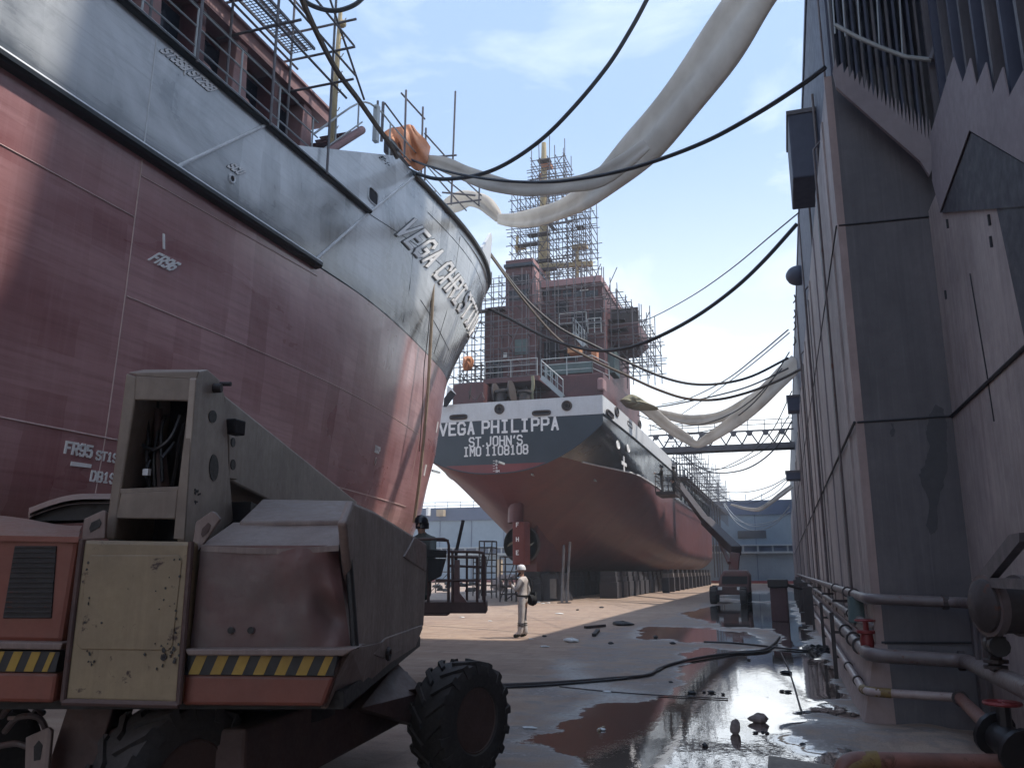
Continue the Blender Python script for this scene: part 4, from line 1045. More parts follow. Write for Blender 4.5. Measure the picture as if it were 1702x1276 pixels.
# ---------------------------------------------------------------- tube scaffolds round the far superstructure
def put_tubes(t, kinds):
    """the longest hundred tubes of a kind are parts, what is left is one part"""
    for name, L_ in kinds.items():
        L_.sort(key=lambda q: -(Vector(q[1]) - Vector(q[0])).length)
        for a, b, r in L_[:100]:
            mb = MB(); mb.tube([a, b], r, 5); mb.build(name, M['scaffold'], t)
        if len(L_) > 100:
            mb = MB()
            for a, b, r in L_[100:]: mb.tube([a, b], r, 5)
            tag(mb.build(name, M['scaffold'], t), kind='stuff')
def scaffold_tower(name, label, x0, x1, y0, y1, z0, z1, nx, ny, dz, seed, skip=0.12, topvar=1.2, r=0.030, extra=0.4, profile=None):
    rr = random.Random(seed)
    t = thing(name, label, 'scaffold', ((x0 + x1) / 2, (y0 + y1) / 2, z0), 'tube scaffolds round the far ship superstructure')
    xs = [lerp(x0, x1, i / nx) for i in range(nx + 1)]; ys = [lerp(y0, y1, j / ny) for j in range(ny + 1)]
    top = lambda x: z1 if profile is None else profile(x)
    U, LE, TR, BR = [], [], [], []
    for x in xs:
        for y in ys:
            if rr.random() < skip * 0.5: continue
            jx, jy = rr.uniform(-0.08, 0.08), rr.uniform(-0.08, 0.08)
            U.append(((x + jx, y + jy, z0 + rr.uniform(-0.3, 0.3)), (x + jx + rr.uniform(-.06, .06), y + jy, top(x) + rr.uniform(0.1, topvar)), r))
    z = z0 + 0.5
    while z < max(top(x) for x in xs):
        for y in ys:
            if rr.random() < skip: continue
            ok = [x for x in xs if top(x) > z]
            if len(ok) < 2: continue
            a, b = min(ok) - rr.uniform(0.1, extra), max(ok) + rr.uniform(0.1, extra)
            zz = z + rr.uniform(-0.12, 0.12)
            LE.append(((a, y, zz), (b, y, zz + rr.uniform(-0.06, 0.06)), r))
            if rr.random() < 0.6: LE.append(((a, y, zz + 0.45 * dz), (b - rr.uniform(0, .5) * (b - a), y, zz + 0.45 * dz), r * 0.9))
        for x in xs:
            if rr.random() < skip or (profile and top(x) < z): continue
            TR.append(((x, y0 - rr.uniform(0.1, extra), z + 0.08), (x, y1 + rr.uniform(0.1, extra), z + 0.08), r))
        if rr.random() < 0.55:
            i = rr.randrange(nx); BR.append(((xs[i], ys[0] + 0.1, z), (xs[i + 1], ys[0] + 0.1, z + dz * 1.6), r))
        if rr.random() < 0.4:
            mb = MB(); a = rr.uniform(0, .5); mb.box((lerp(x0, x1, a), y0 + 0.15, z + 0.1), (lerp(x0, x1, a + 0.4), y0 + 0.75, z + 0.15)); mb.build('walk_plank', M['iron'], t)
        z += dz
    put_tubes(t, {'upright': U, 'ledger': LE, 'transom_tube': TR, 'brace': BR})
    return t
def fx(u, Y): return fpx(u, 600, Y).x
def fz(v, Y): return fpx(900, v, Y).z
scaffold_tower('scaffold', 'tall narrow tube scaffold tower wrapped round the buff mast above the funnel', fx(850, 49), fx(944, 49), 49.0, 52.0, fz(475, 49), fz(312, 49), 6, 2, 0.62, 11, 0.12)
scaffold_tower('scaffold', 'small tube scaffold cage at the very top of the far ship mast', fx(886, 49.5), fx(943, 49.5), 49.5, 51.5, fz(325, 49.5), fz(262, 49.5), 4, 1, 0.42, 12, 0.1, 1.6)
scaffold_tower('scaffold', 'tube scaffold bay beside the far ship mast on its starboard side', fx(946, 49), fx(980, 49), 49.0, 52.0, fz(470, 49), fz(335, 49), 3, 2, 0.6, 13, 0.15)
scaffold_tower('scaffold', 'tube scaffold covering the dark red stern tower and funnel of the far ship', fx(770, 45.6), fx(892, 45.6), 45.6, 46.2, fz(660, 45.6), fz(455, 45.6), 8, 1, 0.85, 14, 0.2, 0.8)
scaffold_tower('scaffold', 'tube scaffold in front of the far ship wheelhouse, right of the funnel', fx(895, 46.6), fx(1002, 46.6), 46.6, 47.2, fz(600, 46.6), fz(470, 46.6), 7, 1, 0.8, 15, 0.25, 0.8)
scaffold_tower('scaffold', 'stepped tube scaffold round the overhanging starboard bridge wing', fx(1004, 48.6), fx(1082, 48.6), 48.6, 53.5, fz(620, 48.6), fz(478, 48.6), 6, 2, 0.62, 16, 0.12, 0.9, profile=lambda x: lerp(fz(470, 48.6), fz(545, 48.6), (x - fx(1004, 48.6)) / (fx(1082, 48.6) - fx(1004, 48.6))))
scaffold_tower('scaffold', 'low tube scaffold on the far ship port quarter beside the near bow', fx(752, 44.5), fx(800, 44.5), 44.5, 46.0, fz(665, 44.5), fz(590, 44.5), 4, 1, 0.6, 17, 0.25, 0.6)
# scaffold rising along the far ship's starboard side, seen end on
def side_scaffold():
    t = thing('scaffold', 'long tube scaffold along the far ship starboard rail towards the bow', 'scaffold', (-8.0, 90, 7), 'tube scaffolds round the far ship superstructure')
    rr = random.Random(31)
    for k in range(26):
        y = 66 + 1.9 * k
        for x in (-7.9, -6.9):
            mb = MB(); mb.tube([(x, y, 8.0 - 0.03 * k), (x, y + 0.1, 11.4 + rr.uniform(0, 2.0))], 0.035, 5); mb.build('upright', M['scaffold'], t)
        if k % 2 == 0:
            for z in (8.8, 9.8, 10.8, 11.6):
                mb = MB(); mb.tube([(-8.6, y, z), (-6.4, y, z)], 0.035, 5); mb.build('transom_tube', M['scaffold'], t)
    for z in (8.4, 9.3, 10.3, 11.2):
        for x in (-7.9, -6.9):
            mb = MB(); mb.tube([(x, 65, z), (x, 114, z + 0.3)], 0.035, 5); mb.build('ledger', M['scaffold'], t)
    for k in range(4):
        mb = MB(); mb.tube([(-6.6, 84 + 3.5 * k, 1.0), (-6.6, 84 + 3.5 * k, 8.5)], 0.06, 6); mb.build('upright', M['scaffold'], t)
    for k in range(24):
        mb = MB(); mb.box((-7.8, 66 + 2 * k, 8.85), (-7.0, 67.9 + 2 * k, 8.9)); mb.build('walk_plank', M['iron'], t)
side_scaffold()
tarp('tarpaulin', [(770, 594), (783, 592), (785, 604), (780, 614), (770, 614)], 43.9, 0.5, 'tarp', 'small orange wrapping hanging on the far ship port quarter scaffold', seed=5)
mb = MB(); mb.slab([fpx(u, v, 39.6) for u, v in ((738, 662), (749, 646), (757, 655), (742, 676), (737, 676))], (0, 0.05, 0)); mb.build('port_flap', M['opening_dark'], far)
mb = MB(); mb.slab([fpx(u, v, 39.55) for u, v in ((742, 655), (744, 640), (750, 645), (758, 655), (749, 648))], (0, 0.04, 0)); mb.build('port_flap', M['bulwark_white'], far)
# ================================================================= ground: one sheet, with wet and flooded areas
def in_poly(x, y, poly):
    c = False; j = len(poly) - 1
    for i in range(len(poly)):
        xi, yi = poly[i]; xj, yj = poly[j]
        if (yi > y) != (yj > y) and x < (xj - xi) * (y - yi) / (yj - yi) + xi: c = not c
        j = i
    return c
def gp(u, v): p = at(u, v, Z=0); return (p.x, p.y)
# outlines of standing water and of damp concrete, in metres on the dock floor
WATER = [[gp(*q) for q in poly] for poly in (
    [(880, 1225), (930, 1200), (985, 1172), (1075, 1165), (1110, 1160), (1150, 1100), (1240, 1078), (1330, 1080), (1380, 1100), (1425, 1180), (1400, 1275), (1370, 1400), (900, 1400), (960, 1276)],
    [(1055, 1050), (1085, 1041), (1180, 1044), (1270, 1056), (1255, 1068), (1150, 1066), (1075, 1062)],
    [(1130, 1020), (1180, 1008), (1230, 1000), (1290, 1003), (1330, 1000), (1345, 1020), (1350, 1060), (1300, 1068), (1285, 1045), (1210, 1043), (1170, 1032)],
    [(1190, 992), (1240, 985), (1320, 982), (1330, 997), (1260, 999)],
    [(1290, 1062), (1365, 1060), (1395, 1110), (1330, 1085)],
    [(1120, 1085), (1180, 1075), (1235, 1080), (1225, 1110), (1160, 1105)],
)]
DAMP = [[gp(*q) for q in poly] for poly in (
    [(640, 1500), (700, 1276), (830, 1205), (870, 1130), (935, 1090), (960, 1055), (1040, 1040), (1130, 1018), (1190, 990), (1300, 972), (1340, 972), (1600, 1400), (1300, 1600)],
)]
MOUND = [[gp(*q) for q in poly] for poly in (
    [(1275, 1225), (1320, 1212), (1370, 1185), (1430, 1200), (1560, 1205), (1600, 1240), (1420, 1245), (1330, 1240)],
    [(1340, 1070), (1375, 1055), (1395, 1075), (1400, 1100), (1370, 1095)],
    [(1315, 1010), (1330, 1000), (1350, 1020), (1360, 1045), (1335, 1040)],
    [(1395, 1165), (1412, 1160), (1425, 1185), (1400, 1190)],
)]
MILK = [[gp(*q) for q in poly] for poly in (
    [(1040, 1052), (1075, 1040), (1180, 1043), (1275, 1056), (1255, 1069), (1150, 1067), (1060, 1062)],
    [(1325, 1062), (1372, 1056), (1398, 1075), (1400, 1098), (1360, 1090)],
    [(930, 1090), (960, 1100), (1000, 1128), (1060, 1150), (1090, 1162), (1000, 1168), (930, 1196), (900, 1190), (985, 1160), (940, 1130)],
    [(1170, 1012), (1205, 1010), (1240, 1018), (1200, 1024)], [(1225, 1034), (1262, 1036), (1240, 1041)], [(1310, 1000), (1330, 998), (1350, 1030), (1330, 1035)],
    [(1330, 1200), (1390, 1195), (1420, 1205), (1360, 1215)],
)]
def build_ground():
    ys = [-300, -60, -12, -3, 0.5, 1.5, 2.4]; y = 2.8
    while y < 60: ys.append(y); y *= 1.0125
    ys += [64, 70, 78, 90, 105, 120, 140, 200, 400, 1500]
    xs = [-900, -200, -60, -30, -20, -16] + [-13 + 0.085 * k for k in range(int(15.3 / 0.085))] + [3, 6, 12, 30, 100, 400, 900]
    vs, wet, mud, milk = [], [], [], []
    def wig(x, y): return 0.16 * sin(3.1 * x + 1.7 * sin(1.3 * y)) + 0.10 * sin(5.3 * y + 2.1 * x) + 0.06 * sin(11 * x - 7 * y)
    for y in ys:
        for x in xs:
            w = 0.0; mz = 0.0; mk = 0.0
            if 1.5 < y < 80 and -14 < x < 2.5:
                k = min(1.0, y / 14)
                xx, yy = x + wig(x, y) * 0.8, y + wig(y, x) * (0.7 + y * 0.03)
                if any(in_poly(xx, yy, p) for p in DAMP): w = 0.40
                if any(in_poly(xx, yy, p) for p in WATER): w = 1.0
                if any(in_poly(xx, yy, p) for p in MOUND): w = 0.40; mz = 1.0
                if any(in_poly(xx, yy, p) for p in MILK): mk = 1.0
            vs.append((x, y, 0.0)); wet.append(w); mud.append(mz); milk.append(mk)
    nc = len(xs); fs = [(i * nc + j, i * nc + j + 1, (i + 1) * nc + j + 1, (i + 1) * nc + j) for i in range(len(ys) - 1) for j in range(nc - 1)]
    # soften the outlines
    nr = len(ys)
    for it in range(3):
        w2 = wet[:]
        for i in range(1, nr - 1):
            for j in range(1, nc - 1):
                q = i * nc + j
                w2[q] = (wet[q] * 2 + wet[q - 1] + wet[q + 1] + wet[q - nc] + wet[q + nc]) / 6
        wet = w2
        m2 = mud[:]
        for i in range(1, nr - 1):
            for j in range(1, nc - 1):
                q = i * nc + j
                m2[q] = (mud[q] * 2 + mud[q - 1] + mud[q + 1] + mud[q - nc] + mud[q + nc]) / 6
        mud = m2
    for it in range(4):
        m2 = milk[:]
        for i in range(1, nr - 1):
            for j in range(1, nc - 1):
                q = i * nc + j
                m2[q] = (milk[q] * 2 + milk[q - 1] + milk[q + 1] + milk[q - nc] + milk[q + nc]) / 6
        milk = m2
    vs = [(p[0], p[1], 0.045 * m) for p, m in zip(vs, mud)]
    me = bpy.data.meshes.new('ground'); me.from_pydata(vs, [], fs)
    a = me.attributes.new('wetness', 'FLOAT', 'POINT'); a.data.foreach_set('value', wet)
    a = me.attributes.new('froth', 'FLOAT', 'POINT'); a.data.foreach_set('value', milk)
    me.materials.append(M['ground'])
    o = bpy.data.objects.new('ground', me); COL.objects.link(o)
    me.polygons.foreach_set('use_smooth', [True] * len(me.polygons))
    tag(o, 'wet, rust-stained concrete dock floor with puddles', 'ground', kind='structure')
    return o
def make_ground_mat():
    m, N, L, P = new_mat('dock_floor_concrete'); v = _coord(N)
    at_ = N.new('ShaderNodeAttribute'); at_.attribute_name = 'wetness'
    n_big = _noise(N, L, v, 0.45, 6, 0.6, 0.5); n_mid = _noise(N, L, v, 2.2, 7, 0.65, 0.3); n_fin = _noise(N, L, v, 14, 7, 0.7)
    smear = _noise(N, L, _map(N, L, v, (0.35, 1.6, 1)), 1.4, 7, 0.65, 0.7)
    c = _mix(N, L, _rng(N, L, n_big, 0.3, 0.7), (0.34, 0.235, 0.165), (0.235, 0.155, 0.115))
    c = _mix(N, L, _rng(N, L, smear, 0.42, 0.70, 0, 0.8), c, (0.40, 0.31, 0.235))
    c = _mix(N, L, _rng(N, L, n_mid, 0.5, 0.72, 0, 0.6), c, (0.15, 0.095, 0.075))
    c = _mix(N, L, _rng(N, L, n_fin, 0.55, 0.75, 0, 0.4), c, (0.12, 0.09, 0.08))
    c = _mix(N, L, _rng(N, L, _noise(N, L, v, 60, 4, 0.7), 0.62, 0.72, 0, 0.5), c, (0.50, 0.42, 0.36))
    gr = _noise(N, L, v, 45, 6, 0.75)
    c = _mix(N, L, _rng(N, L, gr, 0.52, 0.64, 0, 0.45), c, (0.10, 0.07, 0.06))
    c = _mix(N, L, _rng(N, L, gr, 0.40, 0.32, 0, 0.40), c, (0.46, 0.38, 0.31))
    c = _mix(N, L, _rng(N, L, _noise(N, L, _map(N, L, v, (1.3, 0.22, 1), (4, 2, 0)), 2.6, 7, 0.7, 0.9), 0.52, 0.66, 0, 0.55), c, (0.17, 0.115, 0.09))
    w = _math(N, L, 'ADD', at_.outputs['Fac'], _rng(N, L, n_mid, 0.33, 0.67, -0.24, 0.24))
    w = _math(N, L, 'ADD', w, _math(N, L, 'MULTIPLY', _math(N, L, 'SUBTRACT', smear, 0.5), 0.65))
    w = _math(N, L, 'ADD', w, _math(N, L, 'MULTIPLY', _math(N, L, 'SUBTRACT', n_fin, 0.5), 0.35))
    damp = _rng(N, L, w, 0.20, 0.56, 0, 1, True)
    pud = _rng(N, L, w, 0.62, 0.74, 0, 1, True)
    dc = _mix(N, L, _rng(N, L, n_mid, 0.35, 0.65), (0.085, 0.06, 0.05), (0.20, 0.155, 0.13))
    dc = _mix(N, L, _rng(N, L, gr, 0.38, 0.62, 0.6, 0.0), dc, (0.30, 0.26, 0.24))
    dc = _mix(N, L, _rng(N, L, smear, 0.45, 0.62, 0, 0.6), dc, (0.065, 0.05, 0.045))
    c = _mix(N, L, damp, c, dc)
    c = _mix(N, L, pud, c, (0.075, 0.050, 0.040))
    rim = _math(N, L, 'MULTIPLY', _math(N, L, 'MULTIPLY', _rng(N, L, w, 0.52, 0.60, 0, 1, True), _rng(N, L, w, 0.70, 0.63, 0, 1, True)), _rng(N, L, n_fin, 0.42, 0.58))   # pale silt line round the puddles
    c = _mix(N, L, _math(N, L, 'MULTIPLY', rim, 0.55), c, (0.42, 0.38, 0.35))
    fr = N.new('ShaderNodeAttribute'); fr.attribute_name = 'froth'      # pale silt froth left by the water
    ff = _math(N, L, 'MULTIPLY', fr.outputs['Fac'], _rng(N, L, _math(N, L, 'ADD', _math(N, L, 'MULTIPLY', gr, 0.4), _math(N, L, 'MULTIPLY', n_fin, 0.6)), 0.40, 0.58, 0.15, 0.8))
    c = _mix(N, L, ff, c, (0.50, 0.50, 0.48))
    L.new(c, P.inputs['Base Color'])
    r = _mix(N, L, damp, (0.85,) * 3, _mix(N, L, _rng(N, L, n_mid, 0.35, 0.62), (0.24,) * 3, (0.75,) * 3)); r = _mix(N, L, pud, r, (0.035,) * 3)
    L.new(r, P.inputs['Roughness'])
    P.inputs['Specular IOR Level'].default_value = 1.0
    P.inputs['IOR'].default_value = 1.5
    L.new(pud, P.inputs['Coat Weight']); P.inputs['Coat IOR'].default_value = 1.75; P.inputs['Coat Roughness'].default_value = 0.015
    hgt = _math(N, L, 'ADD', _math(N, L, 'MULTIPLY', gr, 0.3), _math(N, L, 'ADD', _math(N, L, 'MULTIPLY', n_fin, 0.6), _math(N, L, 'MULTIPLY', n_mid, 1.0)))
    b = _bump(N, L, P, hgt, 0.45, 0.04)
    L.new(_rng(N, L, pud, 0, 1, 0.65, 0.0), b.inputs['Strength'])
    # a faint ripple over the water only
    b2 = N.new('ShaderNodeBump'); b2.inputs['Distance'].default_value = 0.004
    L.new(_noise(N, L, _map(N, L, v, (1, 0.6, 1)), 9, 3), b2.inputs['Height']); L.new(_rng(N, L, pud, 0, 1, 0, 0.20), b2.inputs['Strength'])
    L.new(b.outputs['Normal'], b2.inputs['Normal']); L.new(b2.outputs['Normal'], P.inputs['Normal']); L.new(b2.outputs['Normal'], P.inputs['Coat Normal'])
    return m
M['ground'] = make_ground_mat()
build_ground()

# ================================================================= dock wall on the right
wall = thing('dock_wall', 'tall dark grey steel dock wall along the right edge with jagged paint bands', 'wall', (1.2, 10.6, 0))
WX, WY, RX = 0.92, 10.6, 1.95
def wpart(name, mb, mat, **k): return mb.build(name, M[mat], wall, **k)
mb = MB(); mb.add([(WX, WY, 0.84), (WX, 116, 0.84), (WX, 116, 8.0), (WX, WY, 8.0)], [(0, 1, 2, 3)])
mb.box((WX + 0.001, WY + 0.02, 0.0), (3.5, 116, 7.99)); wpart('side_plating', mb, 'wall_pale')
mb = MB(); mb.box((WX + 0.02, WY, 0.0), (RX + 1.5, WY + 0.03, 8.0)); wpart('end_plating', mb, 'wall_dark')
mb = MB(); mb.box((WX - 0.015, WY - 0.004, 0.80), (WX + 0.075, WY + 0.10, 8.0)); wpart('corner_plate', mb, 'wall_foot')
mb = MB(); mb.hexa([(0.70, WY - 0.15, 0), (WX + 0.1, WY - 0.15, 0), (WX + 0.1, 116, 0), (0.78, 116, 0)], [(WX - 0.03, WY - 0.02, 0.84), (WX + 0.1, WY - 0.02, 0.84), (WX + 0.1, 116, 0.84), (WX - 0.03, 116, 0.84)]); wpart('wall_foot', mb, 'wall_foot')
mb = MB(); mb.hexa([(WX + 0.1, WY - 0.16, 0), (RX, WY - 0.16, 0), (RX, WY, 0), (WX + 0.1, WY, 0)], [(WX + 0.1, WY - 0.02, 0.84), (RX, WY - 0.02, 0.84), (RX, WY, 0.84), (WX + 0.1, WY, 0.84)]); wpart('end_foot', mb, 'wall_dark')
mb = MB(); mb.slab([(RX, y, z) for y, z in ((-14, 0), (WY, 0), (WY, 5.95), (9.0, 5.9), (7.6, 5.35), (6.6, 4.95), (5.6, 4.6), (-14, 4.6))], (0.4, 0, 0)); wpart('recess_plating', mb, 'wall_pale')
mb = MB(); mb.box((1.2, WY + 0.2, 8.0), (5.0, 116, 13.4)); mb.box((1.17, WY + 0.2, 13.25), (1.32, 116, 13.46)); wpart('upper_plating', mb, 'wall_navy')
# raised vertical plates and pipes down the long side
rr = random.Random(5)
y = 11.6; k = 0
while y < 100:
    mb = MB(); w = rr.uniform(0.10, 0.35) * (1 + y / 40)
    mb.box((WX - rr.uniform(0.012, 0.03), y, 0.86), (WX + 0.03, y + w, 7.9)); wpart('raised_strip', mb, ('wall_pale', 'wall_dark', 'wall_band')[k % 3])
    y += rr.uniform(0.7, 1.6) * (1 + y / 25); k += 1
for y, r in ((13.2, 0.02), (20.5, 0.03), (27, 0.03), (36, 0.04)):
    mb = MB(); mb.tube([(WX - 0.05, y, 0.9), (WX - 0.05, y, 8.3), (1.14, y, 8.6), (1.14, y, 13.0)], r, 6); wpart('drain_pipe', mb, 'pipe')
# horizontal weld seams, dark with tar
def wseam(pts, w=0.028, mat='seam_dark'):
    mb = MB(); mb.tube(pts, w, 6); wpart('weld_seam', mb, mat)
zs_ = 3.38
wseam([(WX - 0.03, 100, zs_), (WX - 0.03, WY - 0.01, zs_)], 0.018); wseam([(WX, WY - 0.006, zs_), (RX, WY - 0.006, zs_ + 0.02)], 0.014); wseam([(RX - 0.006, WY, zs_ + 0.02), (RX - 0.006, 7.0, zs_ + 0.02)], 0.022)
wseam([(WX, WY - 0.006, 5.9), (RX, WY - 0.006, 5.88)], 0.012); wseam([(WX - 0.03, 60, 5.9), (WX - 0.03, WY, 5.9)], 0.010)
p0, p1 = at(1465, 1067, Y=WY - 0.03), at(1615, 1067, Y=WY - 0.03); wseam([p0, p1], 0.012)
p0, p1, p2 = at(1612, 455, X=RX - 0.006), at(1640, 620, X=RX - 0.006), at(1652, 700, X=RX - 0.006); wseam([p0, p1, p2], 0.006)
def wslab(name, px, mat, X=None, Y=None, th=0.03):
    if mat == 'stain':
        rr = random.Random(int(px[0][0])); px = [(p.x + rr.uniform(-2.2, 2.2), p.y + rr.uniform(-2.5, 2.5)) for p in crom([(u, v, 0) for u, v in px + px[:1]], 5)[:-1]]
    P = [at(u, v, X=X, Y=Y) for u, v in px]
    mb = MB(); mb.slab(P, (0, th, 0) if Y is not None else (th, 0, 0)); return wpart(name, mb, mat)
wslab('tar_stain', [(1545, 690), (1556, 672), (1570, 685), (1574, 706), (1572, 735), (1576, 760), (1570, 800), (1560, 830), (1558, 878), (1546, 886), (1540, 870), (1543, 830), (1528, 795), (1536, 770), (1545, 745), (1540, 720)], 'stain', Y=WY - 0.008, th=0.02)
wslab('tar_stain', [(1584, 800), (1592, 840), (1600, 890), (1602, 945), (1592, 935), (1588, 880)], 'stain', X=RX - 0.012, th=0.02)
wslab('tar_stain', [(1482, 705), (1487, 705), (1486, 724), (1481, 722)], 'stain', Y=WY - 0.008, th=0.02)
# jagged pale bands below the overhang
z1 = [(1385, 145)]
tops = []
n = 22
for i in range(n + 1):
    t = i / n; t2 = t ** 0.85
    bx, by = lerp(1389, 1545, t2), lerp(108, 228, t2); h = lerp(14, 36, t)
    tops += [(bx, by - h * 0.35 - h * 0.5), (bx + lerp(2.2, 5.5, t), by + h * 0.35)]
wslab('jagged_band', [(1384, 118)] + tops + [(1551, 275), (1545, 292), (1530, 268), (1390, 145)], 'wall_band', Y=WY - 0.36, th=0.06)
tops2 = []
for (a, ya, b, yb) in ((1584, 96, 1599, 140), (1612, 97, 1622, 145), (1638, 104, 1649, 157), (1666, 112, 1676, 162), (1700, 118, 1716, 170), (1738, 124, 1752, 176)):
    tops2 += [(a, ya), (b, yb)]
wslab('jagged_band', [(1548, 245), (1545, 228)] + tops2 + [(1790, 330), (1704, 272), (1611, 217), (1562, 352), (1549, 300)], 'wall_band', X=RX - 0.05, th=0.012)
# flat dark slabs: the shade of the bracket and deep bay is in the colour
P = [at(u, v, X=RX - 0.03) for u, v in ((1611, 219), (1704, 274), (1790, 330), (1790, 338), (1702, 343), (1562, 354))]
mb = MB(); mb.slab(P, (0.02, 0, 0)); wpart('bracket_shade_slab', mb, 'bay_shade')
wslab('bay_shade_slab', [(1656, 345), (1702, 343), (1800, 338), (1800, 900), (1740, 900), (1704, 570)], 'bay_shade', X=RX - 0.015, th=0.01)
for u, v in ((1573, 372), (1642, 366), (1645, 402), (1570, 490)):
    p = at(u, v, X=RX - 0.02); mb = MB(); mb.box((p.x, p.y - 0.012, p.z - 0.05), (p.x + 0.03, p.y + 0.012, p.z + 0.05)); wpart('plate_bolt', mb, 'seam_dark')
# ribbed overhang above the bands: plating with upright ribs, a guard rail and its strut
mb = MB(); mb.box((1.0, WY + 0.06, 8.02), (RX + 2, WY + 0.19, 15)); wpart('rib_plating', mb, 'wall_navy')
for i in range(13):
    x = 1.03 + 0.082 * i
    mb = MB(); z7 = lerp(8.0, 6.75, i / 11); mb.hexa([(x, WY - 0.14, z7), (x + 0.028, WY - 0.14, z7), (x + 0.028, WY + 0.06, z7), (x, WY + 0.06, z7)], [(x, WY - 0.30, 11.5), (x + 0.028, WY - 0.30, 11.5), (x + 0.028, WY + 0.06, 11.5), (x, WY + 0.06, 11.5)])
    wpart('overhang_rib', mb, 'wall_navy' if i % 2 else 'wall_dark')
mb = MB(); mb.box((RX + 0.405, -14, 4.0), (RX + 0.5, WY, 15)); wpart('rib_plating', mb, 'wall_dark')
for i in range(16):
    y = 10.2 - 0.42 * i
    mb = MB(); mb.box((RX + 0.12, y, 4.5), (RX + 0.404, y + 0.07, 15)); wpart('overhang_rib', mb, 'wall_navy' if i % 2 else 'wall_dark')
g = [at(u, v, Y=WY - 0.5) for u, v in ((1388, 42), (1420, 60), (1460, 78), (1505, 95), (1548, 100))]
mb = MB(); mb.tube(g, 0.028, 8); rl = wpart('guard_rail', mb, 'rail_white', smooth=True)
mb = MB(); mb.tube([at(1548, 101, Y=WY - 0.5), at(1588, -10, Y=WY - 0.5)], 0.045, 8); wpart('guard_strut', mb, 'wall_dark')
mb = MB(); mb.tube([at(1592, -10, Y=WY - 0.5), at(1618, 75, Y=WY - 0.5)], 0.05, 8); wpart('guard_strut', mb, 'wall_navy')
mb = MB()
for u in (1388, 1405, 1430, 1462, 1500): mb.tube([at(u, 90 - (1500 - u) * 0.3, Y=WY - 0.5), at(u - 6, -30, Y=WY - 0.5)], 0.010, 5)
wpart('guard_wire', mb, 'rail_white')
# fixtures that stand out from the wall head against the sky
def fixture(name, label, cat, lo, hi, mat='wall_navy', extra=None):
    t = thing(name, label, cat, ((lo[0] + hi[0]) / 2, lo[1], lo[2]))
    mb = MB(); mb.box(lo, hi); mb.build('housing', M[mat], t, bevel=0.03)
    mb = MB(); mb.box((lo[0] - 0.03, lo[1] - 0.03, hi[2] - 0.06), (hi[0], hi[1] + 0.03, hi[2] + 0.03)); mb.build('cover', M['wall_dark'], t)
    mb = MB(); mb.tube([(hi[0] - 0.1, lo[1] - 0.05, lo[2] - 0.3), (hi[0] - 0.1, lo[1] - 0.05, hi[2] + 0.3)], 0.03, 6); mb.build('pipe', M['pipe'], t)
    return t
a, b = at(1308, 190, X=0.82), at(1311, 298, X=0.82)
Yb = 16.5; a, b = at(1309, 188, Y=Yb), at(1310, 298, Y=Yb)
fixture('winch_box', 'dark rectangular box jutting from the wall head, topmost against the sky', 'box', (a.x, Yb, b.z), (1.25, Yb + 1.6, a.z))
Yb = 34; a, b = at(1308, 658, Y=Yb), at(1309, 683, Y=Yb)
fixture('lamp_box', 'small dark box bracket on the wall edge beside the white cloth duct', 'box', (a.x, Yb, b.z), (1.1, Yb + 0.8, a.z))
Yb = 40; a, b = at(1306, 783, Y=Yb), at(1308, 797, Y=Yb)
fixture('lamp_box', 'small dark box bracket low on the wall edge above the far cables', 'box', (a.x, Yb, b.z), (1.0, Yb + 0.8, a.z))
c = at(1326, 458, Y=30); t = thing('floodlight', 'round dark floodlight dome bulging from the wall edge against the sky', 'floodlight', (c.x, 30, c.z))
mb = MB(); mb.ball(c, 0.42, 14, 10, sc3=(1, 1, 0.85)); mb.build('dome', M['wall_navy'], t, smooth=True); mb = MB(); mb.box((c.x, 29.8, c.z - 0.25), (1.25, 30.2, c.z + 0.25)); mb.build('bracket', M['wall_dark'], t)
mb = MB()
for v in (490, 515, 535, 560): p = at(1320, v, Y=30); mb.tube([p, p + Vector((0.05, 0, -0.18)), p + Vector((-0.05, 0, -0.3))], 0.025, 5)
o = mb.build('chain', M['iron']); tag(o, 'short rusty chain hanging below the dark floodlight dome', 'chain')
for (u0, u1, v, Y) in ((1305, 1318, 815, 55), (1303, 1318, 832, 62), (1302, 1318, 850, 70)):
    pass
# clutter along the wall foot far away
mb = MB(); rr = random.Random(9)
for k in range(26):
    y = 28 + k * 1.2; mb.box((0.45 + rr.uniform(-.12, .1), y, 0), (0.62 + rr.uniform(0, .2), y + rr.uniform(.1, .5), rr.uniform(0.25, 1.3)))
o = mb.build('pipe_fittings', M['iron']); tag(o, 'dark clutter of pipe fittings along the far foot of the wall', 'pipe fittings', kind='stuff')

